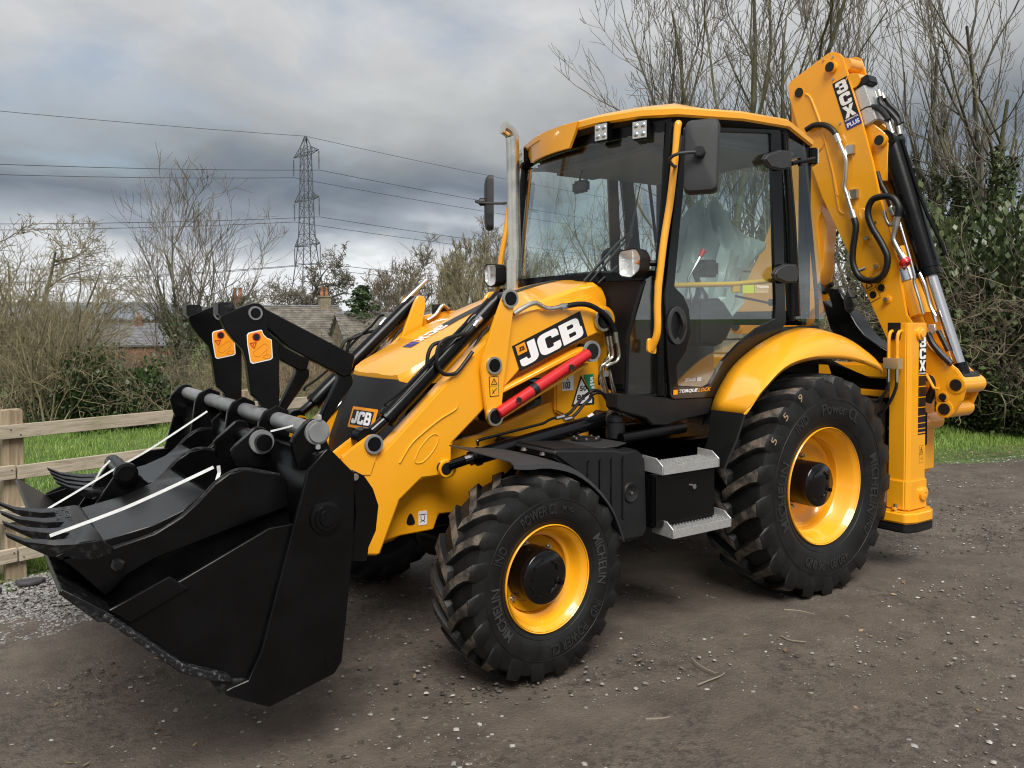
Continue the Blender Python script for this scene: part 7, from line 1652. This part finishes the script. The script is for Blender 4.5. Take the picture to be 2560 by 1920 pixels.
place_tree('bare_tree', 'spread_tree', spot((2.342, -23.373, 0.608)), 2.3, 0.80, 'bare tree with drooping twigs over the left shrubs', 'tree', G2)
place_tree('bare_tree', 'fan_tree', spot((-0.321, -17.913, 0.736)), 5.0, 0.74, 'fan shaped bare tree with ivy on its stem left of the pylon', 'tree', G2)
place_tree('bare_tree', 'ivy_tree', spot((-1.131, -18.568, 0.684)), 1.0, 0.40, 'low ivy covered tree behind the pallet forks', 'tree', G2)
place_tree('oak_tree', 'oak', spot((-26.048, -86.265, -2.746)), 0.7, 1.12, 'broad bare oak standing in front of the pylon foot', 'tree', G2)
place_tree('oak_tree', 'oak', spot((-22.387, -92.41, -2.868)), 2.7, 0.95, 'smaller bare oak left of the pylon', 'tree', G2)
place_tree('oak_tree', 'oak', spot((-14.882, -127.839, -4.007)), 4.0, 0.80, 'tiny distant oak on the horizon above the left slate roof', 'tree', G2)
place_tree('bare_tree', 'round_tree', spot((-26.651, -59.204, -1.712)), 0.9, 1.0, 'round bare tree with ivy on its trunk between the pylon and the cab', 'tree', G2)
place_tree('bare_tree', 'upright_tree', spot((-28.48, -53.105, -1.533)), 0.2, 0.86, 'upright ivy clad tree just left of the exhaust stack', 'tree', G2)
place_tree('bare_tree', 'upright_tree', spot((-28.866, -47.994, -1.347)), 2.2, 0.82, 'upright ivy clad tree behind the far mirror', 'tree', G2)
place_tree('bare_tree', 'round_tree', spot((-32.925, -47.633, -1.462)), 3.0, 0.85, 'round bare tree seen through the cab front', 'tree', G2)
# conifer
cs = []
rg = np.random.default_rng(5)
zc = rg.random(5000) ** 0.8 * 6.0; aa = rg.uniform(0, 2 * PI, 5000); rr_ = (6.4 - zc) ** 0.6 * 0.62 * rg.random(5000) ** 0.5 * (0.75 + 0.35 * np.sin(aa * 3 + zc * 2.1) + 0.25 * np.sin(zc * 5.0 + aa))
ARCH['conifer'] = [('trunk', seg_mesh('trunk', [(0, 0, 0)], [(0, 0, 6.0)], [0.12], [0.02], BARK, 6)), ('crown', leaf_mesh('crown', np.stack([rr_ * np.cos(aa), rr_ * np.sin(aa), zc], -1), 0.13, LAUREL, 5))]
place_tree('conifer', 'conifer', ((-19.464, -49.665, 0.458)), 0, (1.0, 1.0, 0.62), 'small dark green conifer beyond the lower slate roof', 'tree')

G3 = 'shrubs beyond the fence'
sh_list = [('hazel_a', 14.0, -60, 0.9, 0.72, 'dense olive brown shrub at the very left edge'), ('hazel_a', 13.5, 95, 2.0, 0.66, 'tall olive brown shrub behind the leftmost fence post'), ('hazel_b', 14.5, 165, 0.3, 0.60, 'olive brown shrub left of the slate roofed house'), ('hazel_b', 16, 30, 4.0, 0.9, 'brown shrub rising behind the left edge shrubs'),
           ('hazel_b', 15.0, 285, 3.3, 0.30, 'thin twiggy shrub below the slate roof'), ('bramble', 13.2, 60, 1.0, 1.0, 'low bramble tangle behind the left fence post'), ('thicket', 14.5, 420, 2.0, 0.50, 'brown thicket right of the evergreen bush'), ('bramble', 14.0, 470, 0.5, 0.80, 'bramble bank left of the pallet forks'),
           ('hazel_b', 15.5, 560, 5.1, 0.38, 'twiggy shrub seen between the two pallet forks'), ('bramble', 14.5, 640, 2.7, 0.72, 'bramble bank behind the front fork'), ('thicket', 15.5, 740, 1.4, 0.46, 'thicket under the fork tines'), ('bramble', 14.5, 830, 3.7, 0.75, 'bramble bank left of the grille'), ('thicket', 17.0, 930, 0.2, 0.62, 'thicket behind the front of the hood'),
           ('thicket', 18.0, 1060, 4.2, 0.75, 'thicket behind the middle of the hood'), ('hazel_b', 19, 1160, 1.9, 0.8, 'olive shrub behind the far head lamp'), ('hazel_a', 17.0, 1290, 2.2, 0.75, 'olive shrub seen low through the windscreen'), ('hazel_b', 15.0, 1440, 0.9, 0.85, 'brown shrub seen through the middle of the cab'), ('thicket', 13.0, 1620, 3.0, 1.0, 'brown thicket seen through the cab door')]
for k_, dd, px_, rz_, sc_, lb in sh_list:
    p0 = np.array((3.955, 3.378, 1.716)) - np.array((4.5205, 4.2027, 1.7509))
    rgt = np.array((3.55, 3.656, 1.714)) - np.array((3.955, 3.378, 1.716))
    q = np.array((4.5205, 4.2027, 1.7509)) + dd * (p0 + rgt * (px_ - 1280) / 1000.0)
    place_tree('shrub', k_, spot(q), rz_, sc_, lb, 'shrub', G3)
place_tree('evergreen_bush', 'laurel', spot((2.289, -10.982, 1.089)), 0.6, 0.78, 'dark green evergreen bush beyond the left bay of the fence', 'bush', G3)
place_tree('evergreen_bush', 'laurel', spot((2.685, -11.738, 1.072)), 2.6, 0.55, 'smaller green bush at the left foot of the evergreen bush', 'bush', G3)
G4 = 'hedge plants along the right verge'
hd_list = [('ivy_mound', 12.6, 2560, 0.2, 1.3, 'ivy covered hedge mound at the right edge above the verge'), ('ivy_mound', 12.8, 2440, 1.4, 1.38, 'tall ivy mound in the hedge right of the boom ram'), ('ivy_mound_b', 12.2, 2500, 2.4, 0.95, 'low ivy mound on top of the grass verge'), ('ivy_mound', 13.2, 2330, 3.3, 1.3, 'ivy mound behind the boom ram rod'), ('ivy_mound_b', 12.4, 2380, 0.9, 0.9, 'low ivy mound behind the stabiliser leg'), ('thicket', 13.4, 2300, 2.0, 0.85, 'brown twig thicket in the hedge beside the boom'), ('thicket', 13.0, 2460, 5.0, 0.8, 'brown twig thicket woven into the right hedge'), ('ivy_mound_b', 13.0, 2200, 1.9, 1.0, 'ivy mound behind the digging bucket of the backhoe'), ('bramble', 12.6, 2130, 0.4, 1.25, 'pale bramble tangle behind the digging bucket'), ('ivy_mound_b', 13.4, 2080, 4.0, 0.95, 'ivy mound behind the cab rear glass'), ('thicket', 13.5, 1960, 1.1, 1.0, 'thicket behind the cab rear pillar'), ('ivy_mound_b', 14.0, 1860, 2.2, 0.85, 'ivy mound seen through the cab door'), ('hazel_b', 14.5, 1900, 3.1, 0.9, 'brown shrub behind the seat cover'), ('thicket', 12.8, 2600, 3.6, 0.85, 'twig thicket cut by the right edge')]
for k_, dd, px_, rz_, sc_, lb in hd_list:
    q = np.array((4.5205, 4.2027, 1.7509)) + dd * (p0 + rgt * (px_ - 1280) / 1000.0)
    place_tree('hedge_shrub', k_, spot(q), rz_, sc_, lb, 'shrub', G4)

# ---- stone wall behind the machine, seen through the door glass
WALL = empty('stone_wall', (-3.828, -2.776, 0.903)); tag(WALL, 'pale coursed stone wall seen through the cab door glass', 'wall')
w0, w1 = Vector((-3.537, -2.988, 1.214)), Vector((-4.975, -2.971, 1.168)); w0.z = w1.z = 0
dw = (w1 - w0); Lw = dw.length; dw.normalize()
WS = mat('wall_stone', (0.20, 0.18, 0.125), 0.9, var=0.3, vscale=3, bump=0.6, bscale=14)
WALL.location = w0; WALL.rotation_euler = (0, 0, math.atan2(dw.y, dw.x))
z_ = 0.0; row_i = 0
while z_ < 2.45:
    hh = float(rng.uniform(0.12, 0.20)); x_ = -0.2 * (row_i % 2)
    while x_ < Lw:
        ww = float(rng.uniform(0.3, 0.6))
        o = MB().box((x_, min(x_ + ww, Lw) - 0.012), (-0.15, 0.15 + float(rng.uniform(0, 0.02))), (z_, z_ + hh - 0.012), bev=0.012).build('stone', WS, WALL)
        x_ += ww
    z_ += hh; row_i += 1

# ---- houses in the dip
SLATE = mat('slate_roof', (0.15, 0.15, 0.16), 0.75, var=0.25, vscale=2.5, bump=0.3, bscale=8)
STILE = mat('stone_slates', (0.155, 0.138, 0.115), 0.85, var=0.3, vscale=2.0, bump=0.4, bscale=6)
BRICK = mat('red_brick', (0.17, 0.085, 0.055), 0.9, var=0.25, vscale=4, bump=0.3, bscale=12)
SSTONE = mat('chimney_stone', (0.23, 0.19, 0.13), 0.9, var=0.2, vscale=4)
POTT = mat('terracotta', (0.33, 0.13, 0.06), 0.8)
PANE = mat('window_pane', (0.03, 0.035, 0.04), 0.1)
TINR = mat('corrugated_sheet', (0.26, 0.27, 0.28), 0.55, var=0.15, vscale=3)
def house(name, label, a, b_, zr, ze, zg, depth, wall, slate, seed, over=0.25):
    """gabled house: ridge from a to b_ (ground points), eaves depth/2 to each side"""
    a, b_ = Vector((a[0], a[1], 0)), Vector((b_[0], b_[1], 0)); L = (b_ - a).length; c_ = (a + b_) / 2
    rz_ = math.atan2(b_.y - a.y, b_.x - a.x)
    Hh = empty(name, (c_.x, c_.y, zg), rz_); tag(Hh, label, 'house', 'slate roofed houses in the dip')
    hr, he = zr - zg, ze - zg; w = depth / 2
    MB().plate([(-w, 0), (w, 0), (w, he), (0, hr - 0.05), (-w, he)], -L / 2, L / 2, axis='x', bev=0).build('wall', wall, Hh)
    rg = np.random.default_rng(seed)
    sl = math.hypot(w + over, (hr - he) * (w + over) / w); pitch = math.atan2(hr - he, w)
    V = []; F6 = []
    for sgn in (1, -1):
        nr = int(sl / 0.28); nc = int((L + 0.5) / 0.36)
        for i in range(nr):
            for j in range(nc):
                x0 = -L / 2 - 0.25 + 0.36 * (j + (0.5 if i % 2 else 0)); d0 = 0.28 * i; d1 = d0 + 0.31
                t0 = 0.02 + rg.uniform(0, 0.012); t1 = t0 + 0.03
                def pt(d_, t_): return (sgn * (d_ * math.cos(pitch) + t_ * math.sin(pitch)), hr - d_ * math.sin(pitch) + t_ * math.cos(pitch))
                (ya, za), (yb, zb) = pt(d0, t0), pt(d1, t1); (yc, zc_) = pt(d1, t1 - 0.025)
                k0 = len(V); V += [(x0, ya, za), (x0 + 0.35, ya, za), (x0 + 0.35, yb, zb), (x0, yb, zb), (x0, yc, zc_), (x0 + 0.35, yc, zc_)]
                F6 += [(k0, k0 + 1, k0 + 2, k0 + 3), (k0 + 3, k0 + 2, k0 + 5, k0 + 4)]
    o = link_mesh('slates', np_mesh('slates', V, F6, slate), Hh); o['kind'] = 'stuff'
    MB().plate([(-w - over, he - (hr - he) / w * over - 0.02), (0, hr), (w + over, he - (hr - he) / w * over - 0.02), (w + over, he - (hr - he) / w * over - 0.10), (0, hr - 0.1), (-w - over, he - (hr - he) / w * over - 0.10)], -L / 2 - 0.2, L / 2 + 0.2, axis='x', bev=0).tube([(-L / 2 - 0.2, 0, hr + 0.03), (L / 2 + 0.2, 0, hr + 0.03)], 0.10, n=8, curve=False).build('roof', SLATE, Hh)
    return Hh, L, hr, he, w
def chimney(Hh, x, hr, mat_, h=1.1, w=0.4, pots=2):
    C_ = MB().box((x - w, x + w), (-0.35, 0.35), (hr - 0.7, hr + h * 0.55), bev=0.02).box((x - w - 0.06, x + w + 0.06), (-0.41, 0.41), (hr + h * 0.55, hr + h * 0.66), bev=0.02).build('chimney', mat_, Hh)
    for i in range(pots):
        xo = x + (i - (pots - 1) / 2) * 0.36
        MB().lathe([(0, 0.13), (0.1, 0.15), (0.15, 0.11), (0.5, 0.10), (0.55, 0.135), (0.62, 0.13), (0.62, 0.07)], (xo, 0, hr + h * 0.66), (0, 0, 1), n=12).build('chimney_pot', POTT, C_)
H1, L_1, hr1, he1, w1_ = house('cottage', 'low brick cottage with blue grey slate roof left of the forks', (-6.856, -94.585, -2.456), (-17.251, -92.299, -2.699), 1.35, -0.72, -4.2, 6.0, BRICK, SLATE, 1)
chimney(H1, -L_1 / 2 + 0.6, hr1, BRICK, 1.5, 0.35, 1); chimney(H1, 0.35, hr1, BRICK, 1.1, 0.35, 1)
for x_ in (-2.5, 0.8, 3.2):
    for sg in (1,):
        f_ = MB().box((x_ - 0.5, x_ + 0.5), (w1_ + 0.0, w1_ + 0.06), (he1 - 1.5, he1 - 0.35), bev=0.01).build('window', WHT, H1)
        MB().box((x_ - 0.42, x_ - 0.03), (w1_ + 0.05, w1_ + 0.08), (he1 - 1.42, he1 - 0.43), bev=0).build('pane', PANE, f_); MB().box((x_ + 0.03, x_ + 0.42), (w1_ + 0.05, w1_ + 0.08), (he1 - 1.42, he1 - 0.43), bev=0).build('pane', PANE, f_)
H2, L_2, hr2, he2, w2_ = house('farmhouse', 'farmhouse with brown stone slate roof and stone chimney behind the forks', (-11.32, -55.185, -1.066), (-19.496, -54.422, -1.297), 2.75, 0.2, -4.5, 7.0, BRICK, STILE, 2)
chimney(H2, L_2 / 2 - 0.9, hr2, SSTONE, 1.25, 0.40, 2); chimney(H2, -L_2 / 2 + 1.0, hr2, BRICK, 1.1, 0.40, 2)
H3, L_3, hr3, he3, w3_ = house('outbuilding', 'lower slate roofed outbuilding with a corrugated sheet patch', (-17.652, -49.63, -1.052), (-24.386, -48.645, -1.229), 2.15, 0.0, -4.5, 6.0, SSTONE, STILE, 3)
pp_ = []
MB().loft([[(-L_3 / 2 + 0.2 + 2.3 * t, 0.35 + s_ * 1.9, hr3 - (0.35 + s_ * 1.9) * (hr3 - he3) / w3_ + 0.11 + 0.02 * math.cos(t * 120)) for t in np.linspace(0, 1, 50)] for s_ in (0, 1)], thick=0.02, smooth=False).build('corrugated_sheet', TINR, H3)
chimney(H3, L_3 / 2 - 1.2, hr3, BRICK, 1.6, 0.4, 2)

# ---- far woodland, fields and hills
def merge_far(seed, items):
    rg = np.random.default_rng(seed); P0, P1, A0, A1 = [], [], [], []
    base = [grow(200 + i, 9.0, 0.22, [9, 6, 4], 0.55, 0.12, 0.14, (30, 60), 0.2, nseg=5) for i in range(5)]
    for (x, y, z, s_) in items:
        S = base[int(rg.integers(5))]; a = rg.uniform(0, 2 * PI); ca, sa = math.cos(a), math.sin(a)
        q0 = np.array([t[0] for t in S]); q1 = np.array([t[1] for t in S]); M_ = np.array([[ca, sa, 0], [-sa, ca, 0], [0, 0, 1]])
        P0.append(q0 @ M_ * s_ + (x, y, z)); P1.append(q1 @ M_ * s_ + (x, y, z)); A0.append(np.maximum([t[2] for t in S], 0.07) * s_); A1.append(np.maximum([t[3] for t in S], 0.06) * s_)
    return np.concatenate(P0), np.concatenate(P1), np.concatenate(A0), np.concatenate(A1)
items = []
CL = np.array((4.5205, 4.2027, 1.7509))
for i in range(230):
    px_ = rng.uniform(-250, 1750); dd = rng.uniform(130, 330)
    q = CL + dd * (p0 + rgt * (px_ - 1280) / 1000.0)
    items.append((q[0], q[1], -7.0 + 4.0 * smooth((dd - 180) / 150), rng.uniform(0.6, 1.05)))
fm = seg_mesh('far_woodland', *merge_far(9, items), TWIG, 3)
tag(link_mesh('far_woodland', fm), 'distant brown winter woodland along the horizon', 'woodland', kind='stuff')
# solid undergrowth of the far woods
rg = np.random.default_rng(15); n = 9000
px_ = rg.uniform(-300, 1800, n); dd = rg.uniform(140, 340, n)
C_ = CL + dd[:, None] * (p0[None] + rgt[None] * ((px_ - 1280) / 1000.0)[:, None]); C_[:, 2] = -7 + 4 * smooth((dd - 180) / 150) + rg.random(n) ** 1.3 * 5.5
FARB = foliage_mat('far_brush', [(0.045, 0.040, 0.026), (0.085, 0.070, 0.045), (0.12, 0.095, 0.06)], 0.05, 0.9)
tag(link_mesh('far_brush', leaf_mesh('far_brush', C_, 1.1, FARB, 4)), 'dense brown underwood of the distant woodland', 'woodland', kind='stuff')
HILL = mat('haze_tinted_hill', (0.15, 0.17, 0.19), 0.95, var=0.15, vscale=0.002)  # blue-grey of distant haze is painted into the hill's base colour
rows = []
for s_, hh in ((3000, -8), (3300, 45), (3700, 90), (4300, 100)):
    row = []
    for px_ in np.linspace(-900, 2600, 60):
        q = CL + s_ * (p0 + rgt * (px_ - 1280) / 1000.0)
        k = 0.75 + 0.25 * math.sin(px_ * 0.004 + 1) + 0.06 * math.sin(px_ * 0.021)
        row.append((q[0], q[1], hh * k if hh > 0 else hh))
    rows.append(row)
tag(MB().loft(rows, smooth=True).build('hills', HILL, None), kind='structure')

# ---- pylon and its lines
PYM = mat('pylon_steel', (0.11, 0.12, 0.135), 0.6, metal=0.4)
INS = mat('insulator_glass', (0.16, 0.15, 0.145), 0.4)
fw = Vector((p0[0], p0[1], 0)).normalized(); rt = Vector((rgt[0], rgt[1], 0)).normalized()
arm_d = (rt * 5.2 - fw * 6.1).normalized(); line_d = (rt * 6.1 + fw * 5.2).normalized()
ptop = Vector((-55.242, -156.592, 38.955))
PY = empty('pylon', (ptop.x, ptop.y, -7)); tag(PY, 'grey lattice electricity pylon in the distance left of the cab', 'pylon')
def py_(o):
    o.matrix_parent_inverse = Matrix.Translation((-ptop.x, -ptop.y, 7)); return o
def bars(segs, r): 
    P0 = np.array([tuple(a) for a, b in segs]); P1 = np.array([tuple(b) for a, b in segs]); k = np.full(len(segs), r)
    return P0, P1, k, k
base_c = Vector((ptop.x, ptop.y, 0))
LEV = [(-7, 4.2), (-1, 3.5), (5, 2.75), (9.5, 2.15), (13.2, 1.72), (16.3, 1.42), (19.2, 1.22), (22, 1.12), (24.8, 1.05), (27.4, 0.98), (30, 0.92), (32.6, 0.87), (35.2, 0.82), (36.8, 0.8), (39.0, 0.12)]
def corner(i, k):
    z, w = LEV[i]; sx, sy = ((1, 1), (1, -1), (-1, -1), (-1, 1))[k]
    return base_c + arm_d * (w * sx) + line_d * (w * sy) + Vector((0, 0, z))
sg = []; thin_ = []
for i in range(len(LEV) - 1):
    for k in range(4):
        sg.append((corner(i, k), corner(i + 1, k)))
        thin_.append((corner(i, k), corner(i + 1, (k + 1) % 4))); thin_.append((corner(i, (k + 1) % 4), corner(i + 1, k)))
    for k in range(4): thin_.append((corner(i + 1, k), corner(i + 1, (k + 1) % 4))) if i % 2 else None
py_(link_mesh('tower_frame', seg_mesh('tower_frame', *bars(sg, 0.11), PYM, 4), PY))
py_(link_mesh('tower_bracing', seg_mesh('tower_bracing', *bars(thin_, 0.055), PYM, 3), PY))
tips = []
for zi, (zb, hl) in enumerate(((35.4, 5.6), (26.2, 5.5), (17.0, 5.7))):
    for sd in (1, -1):
        tip = base_c + arm_d * (hl * sd) + Vector((0, 0, zb)); tips.append((tip, sd, zi)); ss = []
        wb = float(np.interp(zb, [l[0] for l in LEV], [l[1] for l in LEV])); wt = float(np.interp(zb + 1.6, [l[0] for l in LEV], [l[1] for l in LEV]))
        for q_ in (1, -1):
            r0_ = base_c + arm_d * (wb * sd) + line_d * (wb * q_) + Vector((0, 0, zb)); r1_ = base_c + arm_d * (wt * sd) + line_d * (wt * q_) + Vector((0, 0, zb + 1.6))
            ss += [(r0_, tip), (r1_, tip)]
            for t in (0.25, 0.5, 0.75): ss.append((r0_.lerp(tip, t), r1_.lerp(tip, t)))
        for t in (0.0, 0.33, 0.66):
            a_ = base_c + arm_d * (wb * sd) + line_d * wb + Vector((0, 0, zb)); b_ = base_c + arm_d * (wb * sd) - line_d * wb + Vector((0, 0, zb))
            ss.append((a_.lerp(tip, t), b_.lerp(tip, t + 0.2)))
        py_(link_mesh('crossarm', seg_mesh('crossarm', *bars(ss, 0.07), PYM, 3), PY))
        io = MB()
        prof = []
        for j in range(16):
            zc = -0.3 - j * 0.22; prof += [(zc, 0.05), (zc - 0.06, 0.20), (zc - 0.11, 0.07)]
        io.lathe(prof, tip, (0, 0, 1), n=8)
        py_(io.build('insulator', INS, PY))
WIRE = mat('conductor', (0.055, 0.06, 0.07), 0.6, metal=0.3)
names = {(1, 0): 'upper right', (-1, 0): 'upper left', (1, 1): 'middle right', (-1, 1): 'middle left', (1, 2): 'lower right', (-1, 2): 'lower left'}
def wire(pt, label, r=0.052, sagL=9.0, sagR=5.0):
    pts = []
    for u in np.linspace(-300, 300, 61):
        t = abs(u) / 300.0; sag = 4 * t * (1 - t) * (sagL if u < 0 else sagR)
        pts.append(pt + line_d * float(u) + Vector((0, 0, -sag)))
    P_ = np.array([tuple(q) for q in pts])
    me = seg_mesh('power_line', P_[:-1], P_[1:], np.full(60, r), np.full(60, r), WIRE, 4)
    tag(link_mesh('power_line', me), label, 'power line', 'conductors of the pylon line')
for tip, sd, zi in tips:
    wire(tip + Vector((0, 0, -4.0)), 'dark conductor hung from the %s arm of the pylon' % names[(sd, zi)])
wire(base_c + Vector((0, 0, 39.0)), 'thin earth wire over the very top of the pylon', 0.045, 6, 5)
